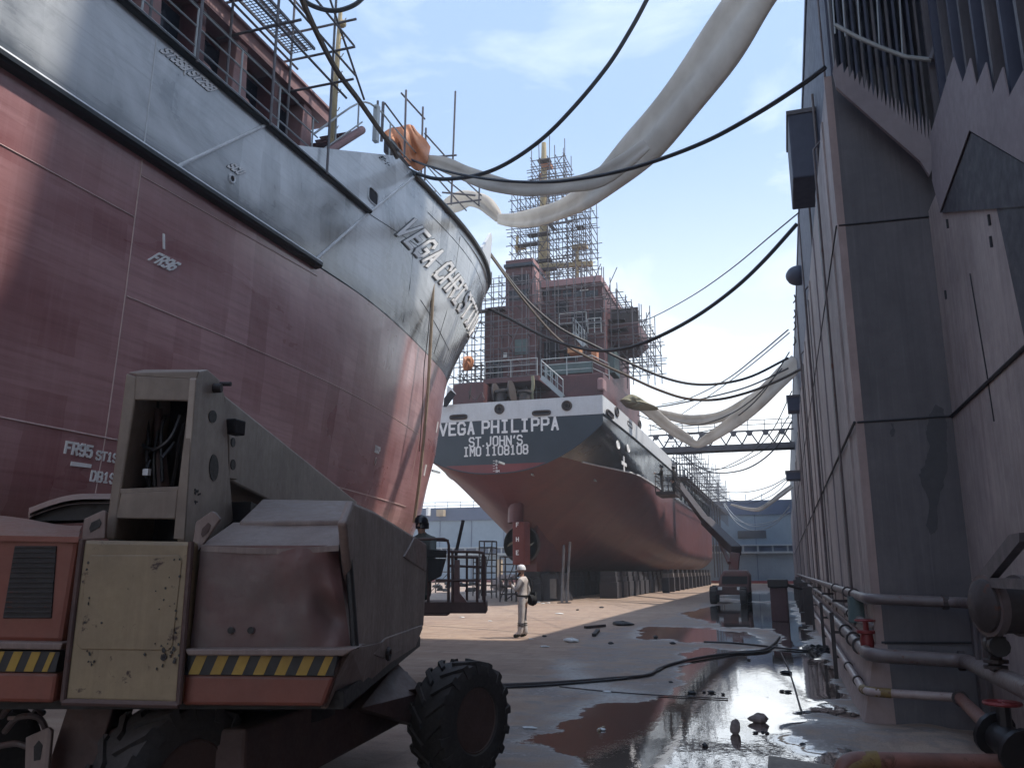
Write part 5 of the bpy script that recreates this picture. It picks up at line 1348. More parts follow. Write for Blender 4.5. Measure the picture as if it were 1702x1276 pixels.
# ================================================================= pipes along the wall foot
def pipe_run(name, label, pts, r, mat, group='pipes along the foot of the dock wall', flanges=(), elbow=None):
    t = thing(name, label, 'pipe', tuple(pts[0]), group)
    P = []
    for i, p in enumerate(pts):                     # round the corners
        p = Vector(p)
        if 0 < i < len(pts) - 1:
            a, b = Vector(pts[i - 1]), Vector(pts[i + 1]); k = min(0.22, (a - p).length * 0.4, (b - p).length * 0.4)
            s, e = p + (a - p).normalized() * k, p + (b - p).normalized() * k
            for q in range(6):
                w = q / 5; P.append(s * (1 - w) ** 2 + p * 2 * w * (1 - w) + e * w * w)
        else: P.append(p)
    mb = MB(); mb.tube(P, r, 12); mb.build('pipe_body', M[mat], t, smooth=True)
    for (i, f) in flanges:
        a, b = Vector(pts[i]), Vector(pts[i + 1]); c = a.lerp(b, f); d = (b - a).normalized()
        mb = MB(); mb.tube([c - d * 0.03, c + d * 0.03], r * 1.35, 12); mb.build('pipe_clamp', M['iron'], t)
    if elbow is not None:
        p = Vector(pts[elbow]); a, b = Vector(pts[elbow - 1]), Vector(pts[elbow + 1])
        s, e = p + (a - p).normalized() * 0.24, p + (b - p).normalized() * 0.26
        mb = MB(); mb.tube([s * (1 - w) ** 2 + p * 2 * w * (1 - w) + e * w * w for w in [q / 7 for q in range(8)]], r * 1.12, 12); mb.build('elbow', M['elbow_yellow'], t, smooth=True)
    return t
YF = WY - 0.30
q1 = at(1466, 995, Y=YF); q1b = at(1595, 1001, Y=YF); q1c = at(1640, 1004, Y=9.3)
pipe_run('wall_pipe', 'grey pipe at knee height, upper of the wall pipes, ending at the round drum', [(0.83, 75, q1.z), (0.83, YF, q1.z), tuple(q1b), tuple(q1c)], 0.058, 'pipe', flanges=((0, .97), (0, .95), (1, .85), (0, 0.9)))
q2 = at(1444, 1088, Y=YF - 0.1); q2b = at(1605, 1098, Y=YF - 0.1); q2c = at(1720, 1150, X=1.45)
pipe_run('wall_pipe', 'grey pipe bending round the wall corner below the red valve handle', [(0.79, 75, q2.z), (0.79, YF - 0.1, q2.z), tuple(q2b), tuple(q2c)], 0.075, 'pipe', flanges=((0, .982), (0, .965), (0, .94), (1, .96)))
q3 = at(1462, 1150, Y=YF - 0.1); q3b = at(1585, 1158, Y=YF - 0.15); q3c = at(1660, 1222, X=1.40)
pipe_run('wall_pipe', 'pale worn pipe low on the wall foot with a rusty yellow elbow', [(0.715, 75, q3.z), (0.715, YF - 0.1, q3.z), tuple(q3b)], 0.045, 'pipe_pale', flanges=((0, .985), (0, .96)), elbow=1)
pipe_run('wall_pipe', 'rusty red pipe running down to the black gate valve at lower right', [tuple(q3b + Vector((0.05, -0.05, 0))), tuple(q3c)], 0.060, 'pipe_rust', flanges=((0, .02), (0, .98)))
q4 = at(1430, 1035, Y=YF + 1.2)
pipe_run('wall_pipe', 'thin grey pipe between the knee-high pipe and the corner pipe, ending at the wall', [(0.83, 70, 1.05), (0.83, YF + 0.9, 1.05), (0.95, YF + 0.6, 1.0)], 0.05, 'pipe', flanges=((0, .985), (0, .965)))
e0 = at(1386, 1300, Z=0.02); e1 = at(1398, 1262, Z=0.30); e2 = at(1690, 1268, Z=0.30)
pipe_run('floor_pipe', 'rusty red pipe lying across the floor in the lower right corner', [tuple(e1 + Vector((-0.03, -0.05, -0.32))), tuple(e1), tuple(e2)], 0.062, 'pipe_rust', None, elbow=1)
# pipe supports
for y in (14.6, 19, 26, 34):
    t = thing('pipe_support', 'upright post carrying the wall pipes, one of a row along the wall', 'support', (0.62, y, 0), 'pipe support posts')
    mb = MB(); mb.box((0.60, y, 0.0), (0.66, y + 0.06, 1.0)); mb.build('post', M['iron'], t)
    for z in (0.45, 0.82, 1.3):
        mb = MB(); mb.box((0.66, y + 0.01, z - 0.14), (0.93, y + 0.05, z - 0.10)); mb.build('arm', M['iron'], t)
# red valve, fire-red handwheel on the corner pipe, sign can
def valve(name, label, c, r, mat, wheel='valve_red', axis=(0, 0, 1), s=1.0):
    c = Vector(c); t = thing(name, label, 'valve', tuple(c))
    mb = MB(); mb.lathe([(r * 1.5, -0.13 * s), (r * 1.5, -0.10 * s), (r * 0.95, -0.09 * s), (r * 1.1, 0), (r * 0.95, 0.09 * s), (r * 1.5, 0.10 * s), (r * 1.5, 0.13 * s)], c, axis, 16); mb.build('valve_body', M[mat], t, smooth=True)
    mb = MB(); mb.tube([c, c + Vector((0, 0, 0.24 * s))], r * 0.45, 8); mb.build('bonnet', M[mat], t)
    h = c + Vector((0, 0, 0.24 * s)); mb = MB(); mb.tube([h + Vector((0.11 * s * cos(2 * pi * k / 18), 0.11 * s * sin(2 * pi * k / 18), 0)) for k in range(18)], 0.012 * s, 6, close=True)
    for k in range(4): mb.tube([h, h + Vector((0.11 * s * cos(pi * k / 2), 0.11 * s * sin(pi * k / 2), 0))], 0.009 * s, 5)
    mb.build('handwheel', M[wheel], t); return t
valve('gate_valve', 'red gate valve on the corner pipe by the wall edge', (q2.x + 0.03, YF + 0.35, q2.z + 0.10), 0.07, 'valve_red')
valve('gate_valve', 'black gate valve with pink handwheel at the lower right edge', tuple(q3c + Vector((0.04, -0.05, -0.03))), 0.11, 'valve_black', 'valve_red', (0.4, -0.8, -0.3), 1.1)
mb = MB(); c = at(1428, 1013, Y=YF + 1.5); mb.lathe([(0.13, -0.16), (0.14, -0.15), (0.13, 0.15), (0.14, 0.16), (0.0, 0.17)], c, (0, 0, 1), 14)
tag(mb.build('paint_can', M['foam_green'], smooth=True), 'grey and red can standing on the wall pipes by the corner', 'can')
bt = MB(); c = at(1386, 978, Y=24); bt.lathe([(0.10, -0.25), (0.10, 0.1), (0.04, 0.16), (0.04, 0.25), (0.07, 0.26), (0.0, 0.3)], c, (0, 0, 1), 10)
tag(bt.build('hydrant', M['iron'], smooth=True), 'small dark hydrant head on the pipes far along the wall', 'hydrant')
# drum with bracket and drop pipe at the right edge
dr = thing('filter_drum', 'large round drum under a triangular bracket at the right edge', 'drum', tuple(at(1672, 1005, X=1.55)))
c = at(1690, 1006, X=1.62); ax = Vector((-1, -0.35, 0)).normalized()
mb = MB(); mb.lathe([(0.0, 0.32), (0.13, 0.30), (0.19, 0.26), (0.20, 0.22), (0.20, -0.35), (0.0, -0.35)], c, ax, 28); mb.build('drum_body', M['iron'], dr, smooth=True)
mb = MB(); mb.lathe([(0.21, 0.24), (0.225, 0.24), (0.225, 0.18), (0.21, 0.18)], c, ax, 28); mb.lathe([(0.21, 0.0), (0.225, 0.0), (0.225, -0.06), (0.21, -0.06)], c, ax, 28); mb.build('drum_hoop', M['pipe'], dr, smooth=True)
P = [at(u, v, X=1.40) for u, v in ((1622, 962), (1702, 975), (1712, 980), (1712, 930), (1690, 886), (1676, 890))]
mb = MB(); mb.slab([at(u, v, X=1.42) for u, v in ((1619, 975), (1621, 960), (1677, 888), (1694, 885), (1694, 900), (1645, 960), (1712, 962), (1712, 980))], (0.06, 0, 0)); mb.build('bracket', M['wall_dark'], dr)
mb = MB(); mb.tube([at(1655, 1035, X=1.5), at(1654, 1110, X=1.5)], 0.05, 12); mb.build('drop_pipe', M['iron'], dr, smooth=True)
mb = MB(); v0 = at(1655, 1072, X=1.5); mb.ball(v0, 0.085, 12, 8); mb.tube([v0 - Vector((0.0, 0.14, 0)), v0 + Vector((0, 0.10, 0))], 0.075, 12); mb.build('check_valve', M['valve_black'], dr, smooth=True)
mb = MB()
for v, r in ((1050, .075), (1060, .07), (1098, .09), (1108, .085)):
    p = at(1655, v, X=1.5); mb.tube([p - Vector((0, 0, .012)), p + Vector((0, 0, .012))], r, 14)
mb.build('flange', M['iron'], dr)
mb = MB(); mb.tube([at(1618, 985, X=1.5), at(1626, 1095, X=1.5)], 0.022, 8); mb.build('stand_leg', M['wall_dark'], dr)
mb = MB(); mb.box((at(1612, 1010, Y=10.2).x, 10.15, 0), (at(1622, 1010, Y=10.2).x, 10.3, 1.4)); mb.build('stand_leg', M['wall_dark'], dr)

# ================================================================= far dock end, gangway bridge
dend = thing('dock_end_wall', 'pale blue steel wall closing the far end of the dock', 'wall', (-25, 118, 0))
mb = MB(); mb.box((-75, 118, 0), (3, 122, 10.9)); mb.build('wall_plating', M['blue_wall'], dend)
mb = MB(); mb.box((-75, 117.8, 9.0), (3, 118, 10.95)); mb.build('top_band', M['blue_dark'], dend)
mb = MB(); mb.box((-75, 117.2, 3.9), (3, 118, 4.15)); mb.box((-75, 117.3, 4.9), (3, 118, 5.05)); mb.build('ledge', M['pale_steel'], dend)
mb = MB()
for k in range(40):
    x = -72 + 1.9 * k; mb.box((x, 117.5, 4.15), (x + 0.22, 118, 4.9))
mb.build('ledge_post', M['pale_steel'], dend)
mb = MB(); mb.box((-75, 117.85, 4.15), (3, 117.95, 4.9)); mb.build('ledge_recess', M['blue_dark'], dend)
for k in range(14):
    x = -70 + 5.1 * k; mb = MB(); mb.box((x, 117.93, 0.2), (x + 0.08, 118.05, 9.0)); mb.build('plate_joint', M['blue_dark'], dend)
mb = MB(); mb.box((-6.0, 117.9, 5.9), (-2.3, 118.02, 6.9)); mb.build('rust_stain', M['stain'], dend)
mb = MB(); mb.box((-75, 116.9, 0), (3, 117.2, 0.35)); mb.build('wall_kerb', M['valve_red'], dend)
mb = MB()
for k in range(36):
    x = -74 + 2.1 * k; mb.tube([(x, 119, 10.9), (x, 119, 11.9)], 0.05, 5)
for z in (11.35, 11.9): mb.tube([(-75, 119, z), (-40, 119, z)], 0.05, 5)
mb.build('top_rail', M['blue_wall'], dend)
for lab, u0, u1, v0, v1, mat in (('tan crate hanging on the far blue wall below its top', 728, 740, 847, 858, 'crate_tan'), ('pale board fixed at the far blue wall top beside the near bow', 711, 715, 843, 857, 'paper_white')):
    a, b = at(u0, v1, Y=117.5), at(u1, v0, Y=117.5); mb = MB(); mb.box((a.x, 116.8, a.z), (b.x, 117.7, b.z)); o = mb.build('crate', M[mat]); tag(o, lab, 'crate')
# gangway bridge from the wall to the far ship
gw = thing('gangway_bridge', 'grey steel truss gangway crossing from the dock wall to the far ship', 'bridge', (-4.5, 66, 11.0))
gy = 66.0; za = at(1200, 748, Y=gy).z; zb2 = at(1200, 718, Y=gy).z; zc = at(1200, 708, Y=gy).z
gx0, gx1 = at(1078, 735, Y=gy).x, 1.3
mb = MB(); mb.box((gx0, gy, za), (gx1, gy + 0.15, za + 0.42)); mb.box((gx0, gy + 1.3, za), (gx1, gy + 1.45, za + 0.42)); mb.build('girder', M['scaffold'], gw)
mb = MB(); mb.box((gx0, gy + 0.15, za + 0.1), (gx1, gy + 1.3, za + 0.16)); mb.build('walkway', M['iron'], gw)
mb = MB(); mb.box((gx0, gy, zb2 - 0.06), (gx1, gy + 0.12, zb2 + 0.06)); mb.build('top_chord', M['scaffold'], gw)
mb = MB(); x = gx0; k = 0
while x < gx1 - 1.2:
    mb.bar((x, gy + 0.05, za + 0.4), (x + 0.6, gy + 0.05, zb2), 0.10, 0.10); mb.bar((x + 1.2, gy + 0.05, za + 0.4), (x + 0.6, gy + 0.05, zb2), 0.10, 0.10)
    mb.slab([(x + 0.3, gy - 0.02, zb2), (x + 0.9, gy - 0.02, zb2), (x + 0.7, gy - 0.02, zb2 - 0.4), (x + 0.5, gy - 0.02, zb2 - 0.4)], (0, 0.03, 0)); x += 1.2
mb.build('lattice', M['scaffold'], gw)
mb = MB()
for z in (zc, zc + 0.35): mb.tube([(gx0, gy + 0.05, z), (gx1, gy + 0.05, z)], 0.03, 5)
x = gx0 + 0.2
while x < gx1: mb.tube([(x, gy + 0.05, zb2), (x, gy + 0.05, zc + 0.35)], 0.03, 5); x += 1.25
mb.build('handrail', M['scaffold'], gw)

# ================================================================= added sun blocker, unseen behind the wall, shaped to shade the near hull
blocker = thing('sun_blocker', 'unseen raised sun blocker on legs, added behind the dock wall to shade the near ship', 'sun blocker', (12, 14, 0))
mb = MB(); mb.box((8, 11.9, 30.5), (19, 23.4, 45)); mb.slab([(8, 11.4, 30.5), (8, 11.9, 30.5), (8, 11.9, 45), (8, 11.4, 37.5)], (11, 0, 0)); mb.build('blocker_box', M['wall_dark'], blocker)
mb = MB(); mb.slab([(8, -6.0, 30.2), (8, 11.39, 30.2), (8, 11.39, 37.5), (8, 10.6, 35.4), (8, -6.0, 35.4)], (5, 0, 0)); mb.build('blocker_slab', M['wall_dark'], blocker)  # added slab, its edge shaped to leave a sunlit patch on the hull
for x in (9, 18):
    for y in (12.6, 22.6): mb = MB(); mb.box((x - .5, y - .5, 0), (x + .5, y + .5, 30.5)); mb.build('leg', M['wall_dark'], blocker)
# ================================================================= boom lift in the foreground, its tail towards us
def atb(u, v, B): return at(u, v, B=B)
def ata(u, v, A):
    d = ray(u, v); return EYE + d * (A / d.dot(_rt))
bl = thing('boom_lift', 'dusty orange and cream boom lift with hazard stripes parked in the foreground', 'boom lift', tuple(_rt * -1.9 + _fh * 6.2))
def bpart(name, mb, mat, **k): return mb.build(name, [M[m] for m in mat] if isinstance(mat, (list, tuple)) else M[mat], k.pop('parent', bl), **k)
def face_slab(name, px, B, th, mat, bevel=0.012, parent=None):
    mb = MB(); mb.slab([atb(u, v, B) for u, v in px], _fh * th); return bpart(name, mb, mat, bevel=bevel, parent=parent or bl)
# counterweight: cream rear panel with a raised door, rust spots and side lips
cw = face_slab('counterweight', [(137, 897), (318, 900), (297, 1170), (105, 1165)], 4.52, 0.5, 'mach_cream', 0.02)
mb = MB(); mb.slab([atb(u, v, 4.515) for u, v in ((150, 922), (297, 922), (303, 930), (287, 1072), (280, 1081), (134, 1079), (126, 1070), (144, 930))], _fh * 0.03); mb.build('access_door', M['mach_cream'], cw, bevel=0.006)
mb = MB()
for e in (((137, 897), (105, 1165)), ((318, 900), (297, 1170))):
    mb.tube([atb(*e[0], 4.52), atb(*e[1], 4.52)], 0.016, 8)
mb.tube([atb(105, 1166, 4.52), atb(297, 1171, 4.52)], 0.018, 8); mb.build('edge_lip', M['mach_brown'], cw)
rr = random.Random(2)
mb = MB()
for k in range(46):
    s_ = rr.random(); u = rr.choice([rr.uniform(140, 152), rr.uniform(285, 300), rr.uniform(130, 300), rr.uniform(255, 292)]); v = rr.uniform(925, 1110) if k % 3 else rr.uniform(1070, 1115)
    r = rr.uniform(0.002, 0.007) * (2 if 1075 < v < 1100 and u > 250 else 1); c = atb(u, v, 4.509)
    P = [c + _rt * (r * rr.uniform(.5, 1.4) * cos(2 * pi * q / 7)) + Vector((0, 0, r * rr.uniform(.6, 2.0) * sin(2 * pi * q / 7))) for q in range(7)]
    mb.slab(P, _fh * 0.004)
mb.build('rust_blister', M['debris_dark'], cw); cw.children[-1]['kind'] = 'stuff'

# left cover with its grille, the bowed lid above it and the second lid behind
face_slab('side_cover', [(-180, 888), (0, 889), (131, 895), (103, 1068), (-190, 1062)], 4.62, 0.9, 'mach_orange', 0.025)
g = face_slab('radiator_grille', [(24, 907), (94, 907), (85, 1027), (4, 1027)], 4.613, 0.02, 'mach_dark', 0.004)
mb = MB()
for k in range(15):
    t = k / 14; mb.tube([atb(lerp(25, 6, t), 909 + 116 * t, 4.609), atb(lerp(93, 84, t), 909 + 116 * t, 4.609)], 0.0035, 5)
mb.build('grille_bars', M['iron'], g)
mb = MB()
rows = []
for (B, dv) in ((4.60, 0), (4.75, -16), (5.0, -27), (5.4, -34), (5.9, -33)):
    rows.append([atb(lerp(-180, 131, t) + (B - 4.6) * lerp(25, 8, t), 889 + 6 * max(0, t - .5) + dv * (0.55 + 0.45 * sin(pi * min(1, t * 1.15))), B) for t in [q / 12 for q in range(13)]])
mb.sheet(rows); mb.sheet([[p - Vector((0, 0, 0.03)) for p in r] for r in rows]); mb.sheet([rows[0], [p - Vector((0, 0, 0.03)) for p in rows[0]]])
bpart('cover_lid', mb, 'mach_orange', smooth=True)
mb = MB(); rows = []
for (B, dv) in ((5.55, 0), (5.7, -6), (6.2, -9), (7.2, -7)):
    rows.append([atb(lerp(48, 190, t), 853 - 24 * sin(pi * 0.5 * min(1, t * 1.5)) + dv, B) for t in [q / 8 for q in range(9)]])
mb.sheet(rows); mb.sheet([[p - Vector((0, 0, 0.03)) for p in r] for r in rows]); bpart('cover_lid', mb, 'mach_grey', smooth=True)
face_slab('cover_slot', [(50, 853), (100, 838), (190, 832), (190, 862), (48, 866)], 5.6, 0.3, 'mach_dark', 0.0)
# hazard-striped lower skirt, both sides
def hazard(name, u0, u1, v0, v1, dv, B, n, parent=bl, first=0):
    k0 = face_slab(name, [(u0, v0), (u1, v0 + dv), (u1 - 8, v1 + dv), (u0 - 8, v1)], B, 0.10, 'hazard_black', 0.003)
    w = (u1 - u0) / n
    mb = MB()
    for k in range(n):
        a = u0 + w * k + w * 0.30; b = a + w * 0.50; sl = 12
        if b + sl > u1: b = u1 - sl
        d = lambda u: dv * (u - u0) / (u1 - u0)
        mb.slab([atb(a + sl - 8, v0 + 1.5 + d(a), B - 0.003), atb(b + sl - 8, v0 + 1.5 + d(b), B - 0.003), atb(b - 10, v1 - 1 + d(b), B - 0.003), atb(a - 10, v1 - 1 + d(a), B - 0.003)], _fh * 0.002)
    mb.build('hazard_stripe', M['hazard_yellow'], k0); k0.children[-1]['kind'] = 'stuff'
    return k0
hazard('hazard_band', -170, 100, 1078, 1113, 4, 4.56, 9)
face_slab('lower_skirt', [(-180, 1112), (96, 1117), (88, 1168), (-185, 1164)], 4.57, 0.6, 'mach_orange', 0.02)
face_slab('shelf_ledge', [(-180, 1062), (104, 1068), (100, 1080), (-175, 1076)], 4.54, 0.3, 'mach_grey', 0.008)
hazard('hazard_band', 312, 562, 1087, 1121, 2, 4.56, 7)
face_slab('lower_skirt', [(303, 1119), (556, 1123), (537, 1174), (301, 1172)], 4.57, 0.6, 'mach_orange', 0.02)
face_slab('shelf_ledge', [(306, 1078), (592, 1077), (570, 1090), (312, 1089)], 4.52, 0.3, 'mach_grey', 0.008)
# right engine cover: dented door, bowed lid and the roof plate behind
def dented_door():
    nx, ny = 34, 26; rows = []
    for j in range(ny + 1):
        t = j / ny; row = []
        for i in range(nx + 1):
            s_ = i / nx
            u = lerp(lerp(334, 316, t), lerp(560, 583, t), s_); v = lerp(906, 1077, t)
            d = 0.0
            d += 0.075 * math.exp(-((s_ - 0.88) / 0.08) ** 2 - ((t - 0.62) / 0.17) ** 2)           # the big dent
            d -= 0.022 * math.exp(-((s_ - 0.74) / 0.13) ** 2 - ((t - 0.35) / 0.3) ** 2)           # bulge above it
            d += 0.035 * math.exp(-((s_ - 0.93) / 0.05) ** 2 - ((t - 0.72) / 0.12) ** 2)
            d += 0.018 * abs(sin(5.2 * s_ + 2.6 * t)) * s_ + 0.012 * sin(11 * t + 6 * s_ * s_) * s_ * s_ + 0.06 * max(0, s_ - 0.93) / 0.07
            row.append(atb(u, v, 4.60 + d))
        rows.append(row)
    mb = MB(); mb.sheet(rows); mb.sheet([[p + _fh * 0.12 for p in r] for r in rows])
    for e in (rows[0], rows[-1], [r[0] for r in rows], [r[-1] for r in rows]): mb.sheet([e, [p + _fh * 0.12 for p in e]])
    return bpart('engine_cover', mb, 'mach_maroon', smooth=True)
dd = dented_door()
for u in (384, 417):
    mb = MB(); mb.lathe([(0.0, 0.0), (0.018, 0.0), (0.018, 0.006), (0.0, 0.007)], atb(u, 1047, 4.596), -_fh, 14); mb.build('latch_hole', M['mach_dark'], dd)
mb = MB(); rows = []
for j in range(7):
    t = j / 6; row = []
    for i in range(17):
        s_ = i / 16
        u = lerp(lerp(334, 388, t), lerp(563, 571, t), s_); v = lerp(906, 868, t) + 5 * sin(pi * s_) * (1 - t) + 6 * math.exp(-((s_ - .55) / .2) ** 2 - ((t - .5) / .3) ** 2)
        row.append(atb(u, v, lerp(4.60, 5.05, t)))
    rows.append(row)
mb.sheet(rows); mb.sheet([[p - Vector((0, 0, 0.03)) for p in r] for r in rows]); mb.sheet([rows[0], [p - Vector((0, 0, 0.03)) for p in rows[0]]])
bpart('engine_lid', mb, 'mach_grey', smooth=True)
face_slab('lid_gap', [(392, 867), (570, 866), (572, 876), (390, 876)], 5.07, 0.3, 'mach_dark', 0)
mb = MB(); a, b, c, d = atb(398, 866, 5.0), atb(569, 864, 5.0), atb(588, 832, 5.65), atb(436, 829, 5.65)
mb.hexa([a, b, c, d], [p - Vector((0, 0, 0.035)) for p in (a, b, c, d)]); bpart('roof_plate', mb, 'mach_grey', bevel=0.01)
mb = MB(); mb.hexa([atb(316, 1077, 4.75), atb(583, 1077, 4.75), atb(583, 1077, 5.6), atb(330, 1077, 5.6)], [atb(345, 900, 4.75), atb(566, 905, 4.75), atb(575, 868, 5.6), atb(400, 868, 5.6)]); bpart('engine_bay', mb, 'mach_dark')
# right flank of the turret
AS = -0.885
side = [(575, 868), (588, 833), (622, 848), (660, 872), (709, 903), (709, 946), (704, 1040), (690, 1072), (664, 1090), (640, 1098), (596, 1085)]
mb = MB(); mb.slab([ata(u, v, AS) for u, v in side], _rt * -0.05); sp_ = bpart('flank_panel', mb, 'mach_grey', bevel=0.02)
mb = MB(); mb.slab([ata(u, v, AS + 0.012) for u, v in ((672, 925), (709, 950), (709, 905), (690, 892))], _rt * -0.05); mb.build('flank_flap', M['mach_maroon'], sp_, bevel=0.008)
mb = MB(); mb.slab([ata(u, v, AS + 0.008) for u, v in ((640, 1060), (702, 1038), (700, 1046), (688, 1073), (640, 1094), (620, 1088))], _rt * -0.05); mb.build('flank_step', M['mach_grey'], sp_, bevel=0.008)
mb = MB(); p = ata(646, 1086, AS + 0.03); mb.tube([p + Vector((0, 0, 0.035 * sin(q))) + _fh * (0.06 * cos(q)) for q in [2 * pi * k / 14 for k in range(14)]], 0.014, 6, close=True); mb.build('tie_ring', M['iron'], sp_)
# dark rubber seal between door and flank
mb = MB(); mb.tube(crom([atb(568, 870, 4.72), atb(577, 910, 4.70), atb(584, 990, 4.69), atb(590, 1078, 4.68)], 4), 0.022, 8); bpart('door_seal', mb, 'mach_dark', smooth=True)
# sloping corner under the flank, scraped to bare dust
mb = MB(); mb.hexa([atb(556, 1123, 4.58), ata(600, 1086, AS), ata(664, 1092, AS), atb(560, 1176, 5.6)], [atb(537, 1174, 4.58), atb(545, 1175, 4.9), ata(640, 1125, AS - 0.2), atb(500, 1176, 5.6)])
mb.hexa([atb(560, 1088, 4.57), ata(597, 1084, AS), atb(556, 1124, 4.6), atb(556, 1123, 4.57)], [atb(540, 1090, 4.8), ata(600, 1086, AS - .1), atb(550, 1130, 4.9), atb(540, 1125, 4.8)])
bpart('corner_skirt', mb, 'mach_grey')
# scraped corner plate sweeping down from the flank to the tail
mb = MB(); f_ = [atb(584, 1079, 4.64), ata(640, 1066, AS + .01), ata(703, 1042, AS + .01), ata(691, 1074, AS + .01), ata(650, 1100, AS), ata(606, 1138, AS - .02), atb(541, 1177, 4.66), atb(560, 1124, 4.6)]
mb.slab(f_, _rt * -0.03 + _fh * 0.02); bpart('corner_plate', mb, 'mach_grey')
# boom tower: side frames, cross bars, hoses inside
def tower():
    B0 = 4.74
    P = lambda u, v, b=0.0: atb(u, v, B0 + b)
    mb = MB()
    mb.slab([P(209, 619), P(228, 625), P(225, 663), P(201, 817), P(190, 897), P(173, 895)], _fh * 0.55); bpart('tower_frame', mb, 'mach_buff', bevel=0.012)
    mb = MB(); mb.slab([P(311, 628), P(326, 631), P(318, 720), P(306, 897), P(288, 895), P(296, 810), P(313, 665)], _fh * 0.02); bpart('tower_frame', mb, 'mach_buff', bevel=0.004)
    A1 = (P(326, 640) - EYE).dot(_rt)
    pl = [(326, 631), (331, 617), (345, 614), (365, 631), (373, 655), (378, 713), (380, 767), (388, 865), (331, 917), (306, 899), (316, 760)]
    mb = MB(); mb.slab([ata(u, v, A1) for u, v in pl], _rt * -0.04); sp2 = bpart('tower_plate', mb, 'mach_buff_lit', bevel=0.006)
    for (u, v, ru, rv) in ((354, 692, 6.5, 10.5), (356, 777, 7.5, 22)):
        mb = MB(); mb.slab([ata(u + ru * cos(2 * pi * k / 18), v + rv * sin(2 * pi * k / 18), A1 + 0.004) for k in range(18)], _rt * -0.01); mb.build('plate_hole', M['mach_dark'], sp2)
    mb = MB(); c = ata(355, 645, A1); mb.lathe([(0.0, 0.05), (0.028, 0.05), (0.03, 0.0)], c, _rt, 12); mb.build('pivot_bolt', M['iron'], sp2, smooth=True); mb = MB(); mb.lathe([(0.0, 0.07), (0.014, 0.07), (0.014, 0.0)], ata(366, 638, A1), _rt, 10); mb.build('pivot_bolt', M['iron'], sp2, smooth=True)
    mb = MB(); rr = random.Random(4)
    for k in range(9):
        u, v = rr.uniform(322, 336), rr.uniform(812, 835); c = ata(u, v, A1 + 0.003); mb.slab([c + _fh * (rr.uniform(.006, .02) * cos(2 * pi * q / 6)) + Vector((0, 0, rr.uniform(.004, .012) * sin(2 * pi * q / 6))) for q in range(6)], _rt * -0.004)
    mb.build('rust_blister', M['debris_dark'], sp2); sp2.children[-1]['kind'] = 'stuff'
    mb = MB(); mb.slab([P(226, 624), P(326, 630), P(313, 666), P(224, 664)], _fh * 0.03); mb.hexa([P(213, 619), P(331, 617), P(345, 614, .55), P(238, 614, .55)], [P(228, 625), P(326, 631), P(350, 628, .55), P(240, 628, .55)]); bpart('top_crossbar', mb, 'mach_buff', bevel=0.006)
    mb = MB(); mb.slab([P(201, 819), P(296, 814), P(291, 862), P(193, 861)], _fh * 0.06); bpart('middle_crossbar', mb, 'mach_buff', bevel=0.006)
    mb = MB(); mb.slab([P(200, 812), P(297, 808), P(296, 815), P(200, 820)], _fh * 0.25); bpart('crossbar_ledge', mb, 'mach_buff', bevel=0.003)
    mb = MB(); mb.slab([P(215, 640, .5), P(330, 640, .5), P(320, 900, .5), P(180, 900, .5)], _fh * 0.02); bpart('tower_back', mb, 'mach_dark')
    for pts in ([(240, 668, .2), (247, 720, .22), (244, 760, .2), (248, 812, .25)], [(300, 690, .15), (285, 725, .12), (262, 745, .12), (246, 745, .15), (232, 735, .2), (228, 728, .25)], [(306, 705, .25), (296, 740, .2), (293, 770, .2), (285, 808, .25)], [(262, 668, .3), (262, 720, .28), (256, 760, .25), (258, 808, .25)], [(270, 760, .1), (280, 748, .12), (290, 735, .15)], [(250, 765, .15), (243, 780, .12), (244, 795, .14)], [(275, 690, .3), (268, 720, .28), (270, 800, .25)]):
        mb = MB(); mb.tube(crom([P(*q) for q in pts], 6), 0.011, 7); bpart('hydraulic_hose', mb, 'valve_black', smooth=True)
    mb = MB(); mb.box(tuple(P(241, 787, .1) - Vector((.01, .01, .01))), tuple(P(247, 782, .1) + Vector((.01, .01, .01)))); bpart('white_tag', mb, 'paper_white')
    mb = MB(); mb.tube([P(262, 755, .3), P(268, 812, .3)], 0.05, 10); mb.tube([P(262, 680, .3), P(262, 755, .3)], 0.03, 10); bpart('lift_cylinder', mb, 'mach_brown', smooth=True)
    for sgn, pl in ((0, [(139, 862), (172, 847), (176, 851), (174, 894), (135, 898)]), (1, [(325, 867), (352, 849), (358, 852), (366, 862), (330, 915), (318, 915)])):
        mb = MB(); mb.slab([P(u, v, -0.12) for u, v in pl], _fh * 0.03); lg = bpart('lifting_lug', mb, 'mach_grey', bevel=0.006)
        hole = [(148, 878), (152, 868), (165, 862), (168, 868), (165, 876), (150, 884)] if not sgn else [(334, 888), (336, 878), (346, 868), (350, 872), (346, 884), (336, 892)]
        mb = MB(); mb.slab([P(u, v, -0.125) for u, v in hole], _fh * 0.006); mb.build('lug_hole', M['mach_dark'] if sgn == 0 else M['mach_brown'], lg)
    return A1
A1 = tower()
